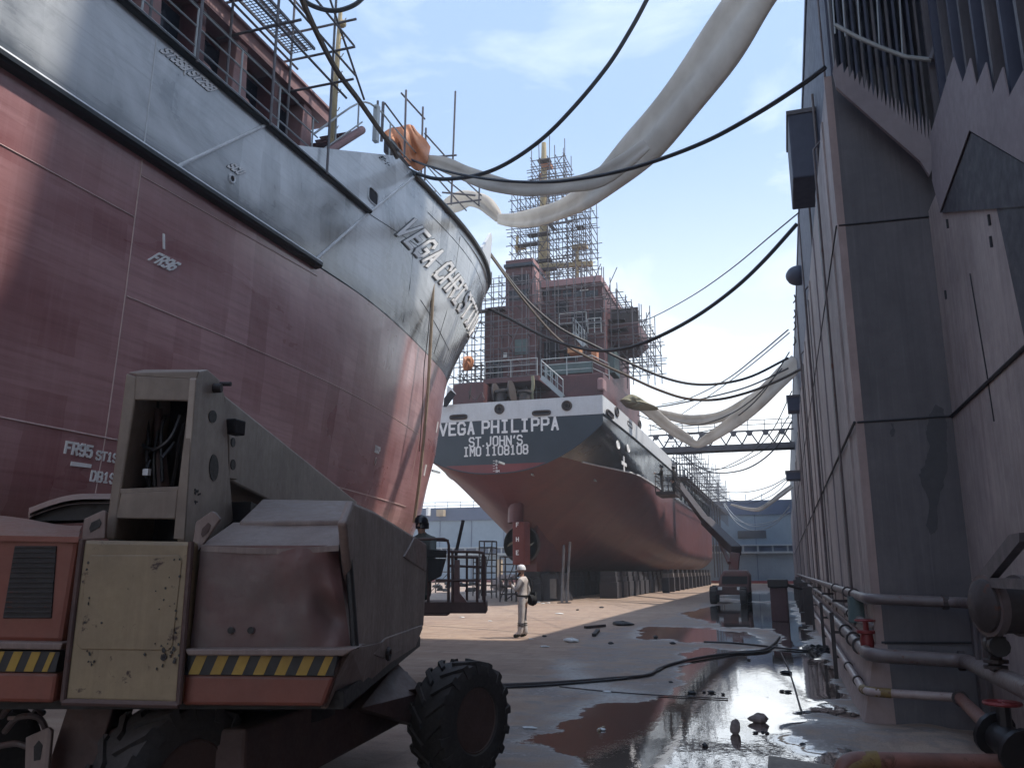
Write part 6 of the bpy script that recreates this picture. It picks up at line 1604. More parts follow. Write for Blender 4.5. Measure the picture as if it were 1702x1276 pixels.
# main boom running away to the basket
e0, e1 = ata(374, 656, A1 - 0.04), ata(384, 797, A1 - 0.04)
far_b = 14.0
def boom_pt(A, B, Z): v = _rt * A + _fh * B; return Vector((v.x, v.y, Z))
b0 = (e0 - EYE).dot(_fh)
mb = MB(); mb.hexa([boom_pt(A1 - 0.42, b0, e1.z), boom_pt(A1 - 0.04, b0, e1.z), boom_pt(A1 - 0.04, b0, e0.z), boom_pt(A1 - 0.42, b0, e0.z)], [boom_pt(A1 - 0.40, 10.2, 1.98), boom_pt(A1 - 0.04, 10.2, 1.98), boom_pt(A1 - 0.04, 10.2, 2.47), boom_pt(A1 - 0.40, 10.2, 2.47)]); bm_ = bpart('main_boom', mb, 'mach_buff_lit', bevel=0.015)
mb = MB(); mb.hexa([boom_pt(A1 - 0.38, 10.2, 2.03), boom_pt(A1 - 0.08, 10.2, 2.03), boom_pt(A1 - 0.08, 10.2, 2.42), boom_pt(A1 - 0.38, 10.2, 2.42)], [boom_pt(A1 - 0.36, 13.2, 1.80), boom_pt(A1 - 0.1, 13.2, 1.80), boom_pt(A1 - 0.1, 13.2, 2.18), boom_pt(A1 - 0.36, 13.2, 2.18)]); bpart('fly_boom', mb, 'mach_grey', bevel=0.01)
mb = MB(); mb.slab([ata(u, v, A1 - 0.02) for u, v in ((381, 712), (392, 716), (397, 760), (395, 797), (381, 795))], _rt * -0.05); cp = bpart('boom_cheek', mb, 'mach_buff_lit', bevel=0.006)
for v, r in ((735, 8), (772, 9)):
    mb = MB(); mb.slab([ata(388 + r * 0.45 * cos(2 * pi * k / 14), v + r * sin(2 * pi * k / 14), A1 - 0.016) for k in range(14)], _rt * -0.01); mb.build('cheek_hole', M['mach_dark'], cp)
mb = MB(); c = ata(391, 710, A1 + 0.02); mb.box(tuple(c - Vector((.04, .06, .05))), tuple(c + Vector((.04, .06, .05)))); bpart('limit_switch', mb, 'mach_dark', bevel=0.01)
mb = MB(); mb.hexa([boom_pt(A1 - .35, 5.6, 1.5), boom_pt(A1 + .1, 5.6, 1.5), boom_pt(A1 + .1, 8.5, 1.5), boom_pt(A1 - .35, 8.5, 1.5)], [boom_pt(A1 - .35, 5.6, 2.1), boom_pt(A1 + .1, 5.6, 2.1), boom_pt(A1 + .1, 8.5, 1.9), boom_pt(A1 - .35, 8.5, 1.9)]); bpart('boom_cradle', mb, 'mach_dark')
# turret base, chassis, axle and wheels
mb = MB(); mb.lathe([(0.62, 0.0), (0.62, 0.16), (0.72, 0.17), (0.72, 0.24)], tuple(_rt * -1.85 + _fh * 6.1 + Vector((0, 0, 0.68))), (0, 0, 1), 28); bpart('slew_ring', mb, 'mach_dark', smooth=True)
def obox(A0, A1_, B0, B1, Z0, Z1): return [boom_pt(A0, B0, Z0), boom_pt(A1_, B0, Z0), boom_pt(A1_, B1, Z0), boom_pt(A0, B1, Z0)], [boom_pt(A0, B0, Z1), boom_pt(A1_, B0, Z1), boom_pt(A1_, B1, Z1), boom_pt(A0, B1, Z1)]
mb = MB(); mb.hexa(*obox(-3.1, -0.9, 4.7, 8.5, 0.93, 1.02)); bpart('turret_floor', mb, 'mach_dark')
mb = MB(); mb.hexa([boom_pt(-2.4, 5.0, 0.35), boom_pt(-1.5, 5.0, 0.35), boom_pt(-0.85, 7.6, 0.42), boom_pt(-1.9, 7.9, 0.42)], [boom_pt(-2.4, 5.0, 0.78), boom_pt(-1.5, 5.0, 0.78), boom_pt(-0.90, 7.6, 0.80), boom_pt(-1.9, 7.9, 0.80)]); bpart('chassis', mb, 'mach_brown', bevel=0.02)
mb = MB(); mb.hexa([ata(600, 1176, -1.05), atb(705, 1208, 7.1), atb(705, 1150, 7.1), ata(660, 1100, -0.95)], [atb(520, 1180, 7.3), atb(690, 1206, 7.5), atb(690, 1152, 7.5), atb(640, 1100, 7.6)]); bpart('chassis_beam', mb, 'mach_brown', bevel=0.01)
mb = MB(); mb.slab([atb(655, 1150, 6.9), atb(700, 1142, 6.9), atb(712, 1152, 7.0), atb(706, 1162, 7.0), atb(660, 1164, 6.9)], _fh * 0.4); bpart('axle_plate', mb, 'mach_brown', bevel=0.01)
face_slab('chassis_pedestal', [(112, 1172), (188, 1176), (150, 1300), (70, 1300)], 4.95, 0.3, 'mach_brown', 0.01)
lg2 = face_slab('tie_down_plate', [(42, 1225), (80, 1208), (86, 1214), (78, 1300), (40, 1300)], 4.8, 0.03, 'mach_grey', 0.006)
mb = MB(); mb.slab([atb(u, v, 4.795) for u, v in ((56, 1240), (64, 1230), (70, 1238), (66, 1262), (56, 1264))], _fh * 0.006); mb.build('plate_hole', M['mach_dark'], lg2)
for pts in ([(2, 1190, 5.2), (20, 1172, 5.1), (50, 1168, 5.1), (72, 1185, 5.2)], [(8, 1215, 5.2), (30, 1192, 5.1), (64, 1192, 5.1), (80, 1220, 5.2)], [(-5, 1240, 5.3), (25, 1235, 5.2), (45, 1240, 5.2)]):
    mb = MB(); mb.tube(crom([atb(*q) for q in pts], 6), 0.018, 8); bpart('hydraulic_hose', mb, 'pipe', smooth=True)
mb = MB(); mb.tube([atb(14, 1193, 5.1), atb(60, 1189, 5.1)], 0.012, 6); bpart('brake_rod', mb, 'pipe_pale')
def wheel(c, n, r=0.44, w=0.36):
    c, n = Vector(c), Vector(n).normalized()
    up_ = Vector((0, 0, 1)); t = n.cross(up_).normalized()
    mb = MB()
    prof = [(r * 0.52, w * 0.40), (r * 0.58, w * 0.48), (r * 0.80, w * 0.50), (r * 0.93, w * 0.44), (r * 0.96, w * 0.25), (r * 0.97, 0), (r * 0.96, -w * 0.25), (r * 0.93, -w * 0.44), (r * 0.80, -w * 0.5), (r * 0.55, -w * 0.45)]
    mb.lathe(prof, c, n, 40)
    N_ = 17
    for k in range(N_):                                     # angled tractor lugs, alternating sides
        for sgn in (1, -1):
            a0 = 2 * pi * (k + (0.5 if sgn > 0 else 0)) / N_
            def P(a, h, rad): return c + n * h + (t * cos(a) + up_ * sin(a)) * rad
            da = 0.30
            lo, hi = [], []
            for (h, aa, wd) in ((0.02 * sgn, a0, 0.055), (sgn * w * 0.46, a0 + da, 0.07)):
                lo += [P(aa - wd, h, r * 0.93), P(aa + wd, h, r * 0.93)]; hi += [P(aa - wd * 0.8, h, r * (1.03 if abs(h) < w * .3 else 1.0)), P(aa + wd * 0.8, h, r * (1.03 if abs(h) < w * .3 else 1.0))]
            mb.hexa([lo[0], lo[1], lo[3], lo[2]], [hi[0], hi[1], hi[3], hi[2]])
            e = [P(a0 + da - .07, sgn * w * 0.46, r * 0.99), P(a0 + da + .07, sgn * w * 0.46, r * 0.99), P(a0 + da + .06, sgn * w * 0.52, r * 0.78), P(a0 + da - .06, sgn * w * 0.52, r * 0.78)]
            mb.slab(e, -n * (0.03 * sgn))
    wh = bpart('wheel', mb, 'tyre', smooth=True)
    mb = MB(); mb.lathe([(r * 0.56, w * 0.44), (r * 0.53, w * 0.46), (r * 0.50, w * 0.38), (r * 0.44, w * 0.10), (r * 0.30, w * 0.06), (r * 0.24, w * 0.16), (0.0, w * 0.18)], c, n, 32)
    for k in range(8):
        a = 2 * pi * k / 8; p = c + n * (w * 0.07) + (t * cos(a) + up_ * sin(a)) * (r * 0.36); mb.lathe([(0.0, 0.03), (0.014, 0.03), (0.014, 0)], p, n, 6)
    mb.build('rim', M['rim'], wh, smooth=True)
    return wh
wheel(atb(766, 1193, 7.0), _rt * 0.74 - _fh * 0.55)
wheel(atb(496, 1168, 8.0), _rt * -0.74 + _fh * 0.55)
wheel(atb(285, 1302, 4.95), _rt * 0.80 - _fh * 0.5)
wheel(atb(-60, 1270, 5.6), _rt * -0.80 + _fh * 0.5)
# work basket at the end of the boom
BB = 13.6
K = lambda u, v, b=0.0: atb(u, v, BB + b)
mb = MB(); mb.slab([K(700, 1000), K(808, 1000), K(808, 1019), K(700, 1019)], _fh * 0.9); mb.slab([K(700, 1019), K(744, 1019), K(744, 1023), K(700, 1023)], _fh * 0.5); bk = bpart('basket_floor', mb, 'mach_brown', bevel=0.01)
for pts in ([(690, 896), (738, 895), (744, 898), (746, 906), (745, 1000)], [(748, 916), (797, 917), (803, 919), (805, 926), (805, 1000)], [(748, 925), (794, 926)], [(725, 964), (798, 964)], [(752, 916), (752, 1000)], [(793, 926), (793, 1000)], [(712, 935), (712, 1000)]):
    mb = MB(); mb.tube([K(*q) for q in pts], 0.022, 7); bpart('basket_rail', mb, 'mach_brown', smooth=True)
for pts in ([(690, 896), (746, 898)], [(748, 916), (805, 918)], [(748, 940), (805, 942)]):
    mb = MB(); mb.tube([K(u, v, 0.85) for u, v in pts], 0.022, 7); bpart('basket_rail', mb, 'mach_brown')
for u in (700, 746, 776, 803):
    mb = MB(); mb.tube([K(u, 1000, 0.85), K(u, 918, 0.85)], 0.02, 6); bpart('basket_rail', mb, 'mach_brown')
mb = MB(); mb.slab([K(709, 912, -0.08), K(741, 914, -0.08), K(740, 926, -0.08), K(709, 926, -0.08)], _fh * 0.25); mb.slab([K(711, 928, -0.05), K(740, 928, -0.05), K(732, 957, -0.05), K(711, 968, -0.05)], _fh * 0.2); bpart('control_console', mb, 'mach_dark', bevel=0.01)
mb = MB(); mb.slab([K(756, 930), (K(764, 930)), K(764, 985), K(776, 1000), K(752, 1000)], _fh * 0.06); bpart('basket_mount', mb, 'mach_maroon')
mb = MB(); mb.tube([K(770, 864, .4), K(758, 918, .4), K(757, 960, .4)], 0.03, 8); o = bpart('lance_pole', mb, 'iron')

# ================================================================= people
def skin_body(name, verts, edges, radii, parent, mats, pick, sub=2, root=0):
    import bmesh
    bm = bmesh.new(); L = bm.verts.layers.skin.verify(); vs = []
    for p, r in zip(verts, radii):
        v = bm.verts.new(p); v[L].radius = (r, r) if not isinstance(r, tuple) else r; vs.append(v)
    for a, b in edges: bm.edges.new((vs[a], vs[b]))
    bm.verts.ensure_lookup_table(); vs[root][L].use_root = True
    me = bpy.data.meshes.new(name + '_frame'); bm.to_mesh(me); bm.free()
    o = bpy.data.objects.new(name, me); COL.objects.link(o)
    o.modifiers.new('skin', 'SKIN'); s = o.modifiers.new('sub', 'SUBSURF'); s.levels = s.render_levels = sub
    dg = bpy.context.evaluated_depsgraph_get(); dg.update()
    nm = bpy.data.meshes.new_from_object(o.evaluated_get(dg)); nm.name = name
    o.modifiers.clear(); o.data = nm; bpy.data.meshes.remove(me)
    nm.materials.clear()
    for m in mats: nm.materials.append(M[m])
    for p in nm.polygons:
        p.material_index = pick(p.center); p.use_smooth = True
    o.parent = parent; return o
def person(name, label, loc, face, pose, cloth, shoes, helmet, group=None, bag=False, lower=None, mask=False):
    """pose: joint positions in a frame with x = the person's left, y = forward, z = up"""
    root = thing(name, label, 'person', loc, group, rz=face)
    J = dict(pelvis=(0, 0, .95), belly=(0, .01, 1.08), chest=(0, .0, 1.30), sho=(0, -.01, 1.42), neck=(0, .0, 1.50), jaw=(0, .03, 1.56), head=(0, .02, 1.65), crown=(0, .01, 1.72),
             hipL=(.09, 0, .90), kneeL=(.10, .02, .50), ankL=(.10, -.02, .10), toeL=(.12, .15, .045), hipR=(-.09, 0, .90), kneeR=(-.10, .02, .50), ankR=(-.10, -.02, .10), toeR=(-.12, .15, .045),
             shL=(.17, -.01, 1.40), elL=(.22, -.04, 1.12), wrL=(.22, .06, .88), shR=(-.17, -.01, 1.40), elR=(-.22, -.04, 1.12), wrR=(-.22, .06, .88))
    J.update(pose)
    Rd = dict(pelvis=(.155, .115), belly=(.15, .115), chest=(.165, .12), sho=(.12, .09), neck=.055, jaw=.068, head=(.078, .095), crown=.07, hipL=.105, kneeL=.085, ankL=.078, toeL=.045, hipR=.105, kneeR=.085, ankR=.078, toeR=.045,
              shL=.075, elL=.056, wrL=.036, shR=.075, elR=.056, wrR=.036)
    E_ = [('pelvis', 'belly'), ('belly', 'chest'), ('chest', 'sho'), ('sho', 'neck'), ('neck', 'jaw'), ('jaw', 'head'), ('head', 'crown'), ('pelvis', 'hipL'), ('hipL', 'kneeL'), ('kneeL', 'ankL'), ('ankL', 'toeL'), ('pelvis', 'hipR'), ('hipR', 'kneeR'), ('kneeR', 'ankR'), ('ankR', 'toeR'),
          ('sho', 'shL'), ('shL', 'elL'), ('elL', 'wrL'), ('sho', 'shR'), ('shR', 'elR'), ('elR', 'wrR')]
    names = list(J); idx = {n: i for i, n in enumerate(names)}
    V = [Vector(J[n]) for n in names]; Rr = [Rd[n] for n in names]; E2 = [(idx[a], idx[b]) for a, b in E_]
    for s in ('L', 'R'):                                     # palm, thumb and four bent fingers
        w, e = Vector(J['wr' + s]), Vector(J['el' + s]); d = (w - e).normalized(); sx = 1 if s == 'L' else -1
        acr = Vector((0, 1, 0)) - d * d.y; acr.normalize(); inw = d.cross(acr) * sx
        palm = w + d * 0.06; V.append(palm); Rr.append((.036, .022)); pi_ = len(V) - 1; E2.append((idx['wr' + s], pi_))
        for q, ln in zip((-.03, -.01, .01, .03), (.06, .075, .07, .058)):
            a = palm + acr * q + d * .03; b = a + d * ln * .55 + inw * .01; c = b + d * ln * .3 + inw * .03
            V += [a, b, c]; Rr += [.010, .009, .008]; k = len(V); E2 += [(pi_, k - 3), (k - 3, k - 2), (k - 2, k - 1)]
        a = w + d * .03 + acr * .035; b = a + acr * .025 + d * .035; V += [a, b]; Rr += [.011, .009]; k = len(V); E2 += [(pi_, k - 2), (k - 2, k - 1)]
    hz = J['jaw'][2] - 0.045; wl = [Vector(J['wrL']), Vector(J['wrR'])]; el = [Vector(J['elL']), Vector(J['elR'])]
    def pick(c):
        if c.z > hz and abs(c.x - J['jaw'][0]) < 0.13 and (c - Vector(J['head'])).length < 0.24: return 1
        for w, e in zip(wl, el):
            if (c - w).dot((w - e).normalized()) > 0.005 and (c - w).length < 0.22: return 1
        if c.z < 0.10 or ((c - Vector(J['toeL'])).length < .10 and c.z < .12): return 2
        return 3 if (lower and c.z < 0.98) else 0
    b = skin_body('body', V, E2, Rr, root, [cloth, 'skin', shoes, lower or cloth], pick)
    h = Vector(J['head'])
    def part(nm, mb, mat, smooth=True): o = mb.build(nm, M[mat], root, smooth=smooth, local=True); return o
    mb = MB(); mb.hexa([h + Vector((-.016, .085, -.035)), h + Vector((.016, .085, -.035)), h + Vector((.012, .125, -.03)), h + Vector((-.012, .125, -.03))], [h + Vector((-.010, .085, .02)), h + Vector((.010, .085, .02)), h + Vector((.006, .098, .02)), h + Vector((-.006, .098, .02))])
    for sx in (1, -1):
        mb.ball(h + Vector((.088 * sx, .0, -.01)), .026, 8, 6, sc3=(.4, .8, 1.2))
    part('nose_and_ears', mb, 'skin')
    mb = MB()
    for sx in (1, -1): mb.ball(h + Vector((.032 * sx, .092, .012)), .011, 8, 6)
    mb.ball(h + Vector((0, .090, -.065)), .022, 8, 6, sc3=(1.1, .4, .3)); part('eyes_and_mouth', mb, 'black_cloth')
    mb = MB(); mb.lathe([(.113, -.005), (.118, .0), (.115, .03), (.104, .075), (.075, .115), (.035, .132), (0, .135)], h + Vector((0, .0, .03)), (0, 0, 1), 24)
    if helmet == 'helmet_white':
        mb.hexa([h + Vector((-.09, .07, .022)), h + Vector((.09, .07, .022)), h + Vector((.06, .165, .012)), h + Vector((-.06, .165, .012))], [h + Vector((-.09, .07, .034)), h + Vector((.09, .07, .034)), h + Vector((.06, .165, .022)), h + Vector((-.06, .165, .022))])
    else:
        mb.lathe([(.112, .0), (.112, -.09), (.10, -.10)], h + Vector((0, -.035, .03)), (0, 0, 1), 20)
    part('helmet', mb, helmet)
    return root, part, J
# surveyor in white coveralls: turned to the left, one arm hanging, satchel on the hip
pw, part, J = person('person', 'person in dusty white coveralls and white helmet standing with a black shoulder bag', tuple(at(869, 1060, Z=0)), YAW + radians(68), dict(
    head=(0, .035, 1.64), jaw=(0, .045, 1.55), crown=(0, .02, 1.71), shL=(.18, -.03, 1.39), elL=(.22, -.10, 1.12), wrL=(.20, -.02, .90), elR=(-.24, .08, 1.16), wrR=(-.14, .24, 1.30),
    kneeL=(.11, .03, .50), ankL=(.12, -.03, .10), toeL=(.15, .14, .045), kneeR=(-.10, .0, .50), ankR=(-.12, .03, .10), toeR=(-.15, .20, .045)), 'coverall', 'shoe', 'helmet_white')
mb = MB(); mb.lathe([(.0, -.09), (.13, -.08), (.16, 0), (.14, .07), (0, .09)], (.22, -.17, .93), (.75, -.6, .1), 16); mb.box((.15, -.28, .88), (.27, -.14, 1.12)); part('shoulder_bag', mb, 'black_cloth')
mb = MB(); mb.tube(crom([(.20, -.17, 1.05), (.20, -.14, 1.30), (.08, -.08, 1.47), (-.05, .10, 1.36), (-.10, .155, 1.22), (-.02, .165, 1.06), (.14, .10, 1.0)], 6), .022, 6, flat=.5); part('bag_strap', mb, 'black_cloth')
mb = MB(); mb.tube([(.165 * cos(2 * pi * k / 20), .13 * sin(2 * pi * k / 20) + .005, 1.03) for k in range(20)], .022, 6, close=True); part('belt', mb, 'black_cloth')
mb = MB(); mb.tube(crom([(-.10, .02, 1.6), (-.07, .10, 1.54), (0, .13, 1.51), (.07, .10, 1.54), (.10, .02, 1.6)], 5), .018, 6); part('chin_strap', mb, 'black_cloth')
for sx in (.11, -.11):
    mb = MB()
    for z in (.36, .31): mb.tube([(sx + .082 * cos(2 * pi * k / 14), .01 + .082 * sin(2 * pi * k / 14), z) for k in range(14)], .010, 5, close=True)
    part('leg_tie', mb, 'black_cloth')
f2 = atb(700, 1000, BB + 0.45)
person('person', 'person with black helmet crouching in the near boom lift basket', (f2.x, f2.y, K(700, 1000).z), YAW + radians(160), dict(pelvis=(0, -.22, .56), belly=(0, -.16, .68), chest=(0, -.06, .88), sho=(0, -.02, 1.0), neck=(0, .02, 1.08), jaw=(0, .06, 1.14), head=(0, .06, 1.23), crown=(0, .05, 1.30), hipL=(.1, -.2, .52), kneeL=(.16, .2, .50), hipR=(-.1, -.2, .52), kneeR=(-.16, .2, .50), shL=(.17, -.03, .98), shR=(-.17, -.03, .98), elL=(.25, .12, .76), wrL=(.2, .32, .76), elR=(-.25, .12, .76), wrR=(-.2, .32, .76)), 'grey_cloth', 'shoe', 'helmet_black')

# ================================================================= second boom lift working at the far ship's side
b2 = thing('boom_lift', 'dark red boom lift far down the dock with its boom raised to the far ship', 'boom lift', (-3.3, 45, 0))
c2 = at(1213, 1003, Z=0); yb = c2.y
def B2(u, v, dy=0.0): return at(u, v, Y=yb + dy)
def p2(name, mb, mat, **k): return mb.build(name, M[mat], b2, **k)
mb = MB(); mb.slab([B2(1192, 985), B2(1197, 957), B2(1203, 947), B2(1240, 947), B2(1246, 955), B2(1246, 985)], (0, 2.2, 0)); p2('turret_cover', mb, 'mach_maroon', bevel=0.08)
mb = MB(); mb.slab([B2(1200, 957, -.05), B2(1242, 957, -.05), B2(1242, 970, -.05), B2(1200, 970, -.05)], (0, .1, 0)); p2('grille', mb, 'mach_dark')
mb = MB(); mb.slab([B2(1186, 974, -.2), B2(1240, 974, -.2), B2(1240, 988, -.2), B2(1186, 988, -.2)], (0, 3.0, 0)); p2('chassis', mb, 'mach_brown', bevel=0.04)
for u, d in ((1186, -.3), (1236, -.3), (1190, 2.6), (1244, 2.6)):
    p = B2(u, 990, d); mb = MB(); cc = Vector((p.x, p.y, 0.43)); mb.lathe([(.22, -.16), (.40, -.17), (.43, -.1), (.43, .1), (.40, .17), (.22, .16), (.2, .05), (0, .05)], cc, (1, 0, 0), 22)
    for k in range(14):
        a = 2 * pi * k / 14; q = cc + Vector((0, .43 * cos(a), .43 * sin(a))); mb.bar(q - Vector((.15, 0, 0)), q + Vector((.15, 0, 0)), .07, .04, up=(0, cos(a), sin(a)))
    p2('wheel', mb, 'tyre', smooth=True)
for u in (1193, 1225):
    mb = MB(); mb.slab([B2(u, 975, -.24), B2(u + 7, 975, -.24), B2(u + 7, 980, -.24), B2(u, 980, -.24)], (0, .05, 0)); p2('white_label', mb, 'paper_white')
piv = B2(1222, 930, 1.2); tip = at(1128, 806, X=-7.0)
mb = MB(); mb.bar(B2(1219, 950, 1.2), B2(1222, 918, 1.2), .5, .5); p2('boom_post', mb, 'mach_maroon', bevel=.05)
mid = piv.lerp(tip, .45)
mb = MB(); mb.bar(B2(1224, 915, 1.1), mid, .55, .5); p2('main_boom', mb, 'iron', bevel=.04)
mb = MB(); mb.bar(mid, tip, .42, .36); p2('fly_boom', mb, 'iron', bevel=.03)
mb = MB(); mb.bar(B2(1212, 935, .9), piv.lerp(tip, .25), .16, .16); p2('lift_cylinder', mb, 'mach_maroon')
bx = at(1100, 822, X=-7.3); zf = bx.z
mb = MB(); mb.box((bx.x - .2, bx.y - 1.3, zf - .1), (bx.x + 1.0, bx.y + 1.5, zf + .1)); p2('basket_floor', mb, 'iron')
for dz in (.4, .75, 1.1):
    mb = MB(); mb.tube([(bx.x - .2, bx.y - 1.3, zf + dz), (bx.x + 1.0, bx.y - 1.3, zf + dz), (bx.x + 1.0, bx.y + 1.5, zf + dz), (bx.x - .2, bx.y + 1.5, zf + dz)], .03, 5, close=True); p2('basket_rail', mb, 'iron')
for k in range(5):
    mb = MB(); mb.tube([(bx.x + 1.0, bx.y - 1.3 + .7 * k, zf), (bx.x + 1.0, bx.y - 1.3 + .7 * k, zf + 1.1)], .03, 5); p2('basket_rail', mb, 'iron')
for k in range(4):
    mb = MB(); mb.tube([(bx.x - .2 + .4 * k, bx.y - 1.3, zf), (bx.x - .2 + .4 * k, bx.y - 1.3, zf + 1.1)], .03, 5); p2('basket_rail', mb, 'iron')
person('person', 'worker in dark clothes in the far boom lift basket, nearer the ship side', (bx.x + .1, bx.y - .4, zf + .1), radians(90), dict(elL=(.25, .12, 1.15), wrL=(.15, .38, 1.25), elR=(-.25, .12, 1.15), wrR=(-.12, .40, 1.2)), 'black_cloth', 'shoe', 'helmet_black')
person('person', 'worker in dark clothes in the far boom lift basket, on its wall side', (bx.x + .75, bx.y + .5, zf + .1), radians(70), dict(), 'black_cloth', 'shoe', 'helmet_black')
# ================================================================= hoses, cables and cloth ducts slung between ships and wall
def cable(name, label, cat, px, p, q, r, mat='hose', group=None, n=6):
    pts = [at_plan(u, v, p, q) for u, v in px]
    mb = MB(); mb.tube(crom(pts, 6), r, n)
    o = mb.build(name, M[mat], smooth=True); return tag(o, label, cat, group)
NB = (-8.8, 19.0)
cable('slung_hose', 'thickest dark hose sweeping from the orange tarp up to the top of the picture', 'hose', [(655, 255), (672, 276), (700, 291), (735, 298), (790, 292), (840, 273), (900, 232), (955, 177), (1010, 110), (1048, 50), (1075, 0), (1110, -70)], NB, (1.2, 15.5), 0.052, 'hose')
cable('slung_hose', 'brown dusty hose running from the top left over the scaffold down to the orange tarp', 'hose', [(480, -60), (502, 0), (530, 62), (560, 118), (595, 165), (625, 208), (648, 240), (660, 262)], (-8.6, 13.0), NB, 0.066, 'hose_tan')
cable('slung_hose', 'short loop of hose sagging at the top edge above the scaffold', 'hose', [(490, -30), (505, 0), (530, 14), (560, 18), (590, 8), (612, -12)], (-8.2, 13.6), (-6.0, 15.0), 0.05, 'hose')
cable('slung_hose', 'dark hose hanging from the orange tarp to the wall top below the cloth duct', 'hose', [(660, 254), (700, 272), (760, 289), (830, 300), (900, 303), (960, 298), (1030, 285), (1100, 264), (1180, 232), (1260, 188), (1330, 143), (1372, 112)], NB, (0.95, 10.5), 0.034, 'hose')
FW = lambda Y: (0.95, Y)
cable('slung_cable', 'thin upper wire rising straight to the wall from the far bridge wing', 'cable', [(990, 556), (1040, 543), (1085, 527), (1150, 492), (1215, 447), (1280, 393), (1327, 354)], (-9, 48), FW(24), 0.022, 'hose')
cable('slung_hose', 'dark hose sagging low across the far superstructure and up to the wall', 'hose', [(813, 513), (850, 531), (900, 557), (950, 575), (1000, 583), (1050, 576), (1100, 557), (1160, 524), (1220, 480), (1270, 433), (1325, 372)], (-10.9, 28), FW(22), 0.055, 'hose')
cable('slung_hose', 'pale bundled hose dropping from the near bow across the far ship to the wall', 'hose', [(812, 417), (840, 455), (880, 503), (930, 545), (985, 573), (1040, 600), (1100, 626), (1150, 638), (1200, 637), (1250, 625), (1310, 595)], (-10.4, 28), FW(32), 0.05, 'hose')
cable('slung_hose', 'lower pale hose dropping from the near bow beside the bundled hose', 'hose', [(812, 420), (870, 498), (930, 565), (990, 600), (1040, 623), (1090, 646), (1140, 662), (1190, 664), (1240, 653), (1290, 634), (1330, 614)], (-10.3, 28), FW(30), 0.05, 'hose_tan')
thin = [
 ([(1310, 548), (1260, 590), (1205, 632), (1140, 664), (1100, 672)], 'thin cable from the wall curving above the cloth duct', -8, 60, 36, .03),
 ([(1312, 553), (1250, 605), (1190, 650), (1130, 690)], 'thin cable just below the highest thin cable at the wall', -8, 62, 37, .025),
 ([(1050, 672), (1090, 676), (1140, 668), (1200, 655), (1250, 640), (1310, 612)], 'cable drooping from the far bulwark to the wall above the bridge', -8, 50, 40, .04),
 ([(1060, 690), (1110, 705), (1160, 706), (1210, 690), (1255, 660), (1300, 612)], 'cable sagging in front of the pale cloth duct', -8, 52, 42, .03),
 ([(1080, 706), (1120, 718), (1175, 716), (1225, 692), (1270, 650), (1312, 585)], 'cable sagging lowest in front of the pale cloth duct', -8, 54, 42, .03),
 ([(1316, 650), (1290, 705), (1268, 735), (1240, 758), (1200, 778), (1180, 782)], 'thin wire falling past the gangway bridge beside the wall', -7, 75, 46, .03),
 ([(1316, 700), (1290, 743), (1255, 772), (1220, 784), (1180, 784), (1145, 765), (1130, 750)], 'dark cable looping under the gangway bridge, lower of the two', -7.5, 72, 55, .05),
 ([(1312, 690), (1280, 738), (1245, 762), (1205, 778), (1165, 776), (1140, 760)], 'dark cable looping under the gangway bridge, upper of the two', -7.5, 74, 56, .035),
 ([(1310, 792), (1280, 808), (1245, 817), (1210, 818), (1190, 815)], 'far thin cable above the dark blue wall band, topmost', -7, 90, 70, .035),
 ([(1310, 794), (1275, 818), (1240, 832), (1205, 828), (1185, 815)], 'far thin cable crossing the dark blue wall band', -7, 92, 72, .035),
 ([(1312, 796), (1285, 822), (1245, 836), (1215, 832), (1192, 818)], 'far thin cable just below the pale cloth strip', -7, 94, 74, .03),
 ([(1313, 850), (1290, 864), (1255, 871), (1225, 864), (1204, 842)], 'far pale cable sagging across the blue wall, middle one', -6.8, 96, 78, .03),
 ([(1313, 842), (1285, 868), (1250, 874), (1222, 858), (1204, 836)], 'far pale cable sagging across the blue wall, upper one', -6.8, 96, 80, .035),
 ([(1313, 838), (1295, 865), (1270, 879), (1245, 880), (1222, 866), (1203, 838)], 'far pale cable sagging across the blue wall, lowest one', -6.8, 96, 82, .035),
]
for px, lab, x0, y0, y1, r in thin:
    cable('slung_cable', lab, 'cable', px, (x0, y0), FW(y1), r, 'rail_white' if 'pale' in lab and 'across' in lab else 'hose', 'cables slung between the far ship and the wall')
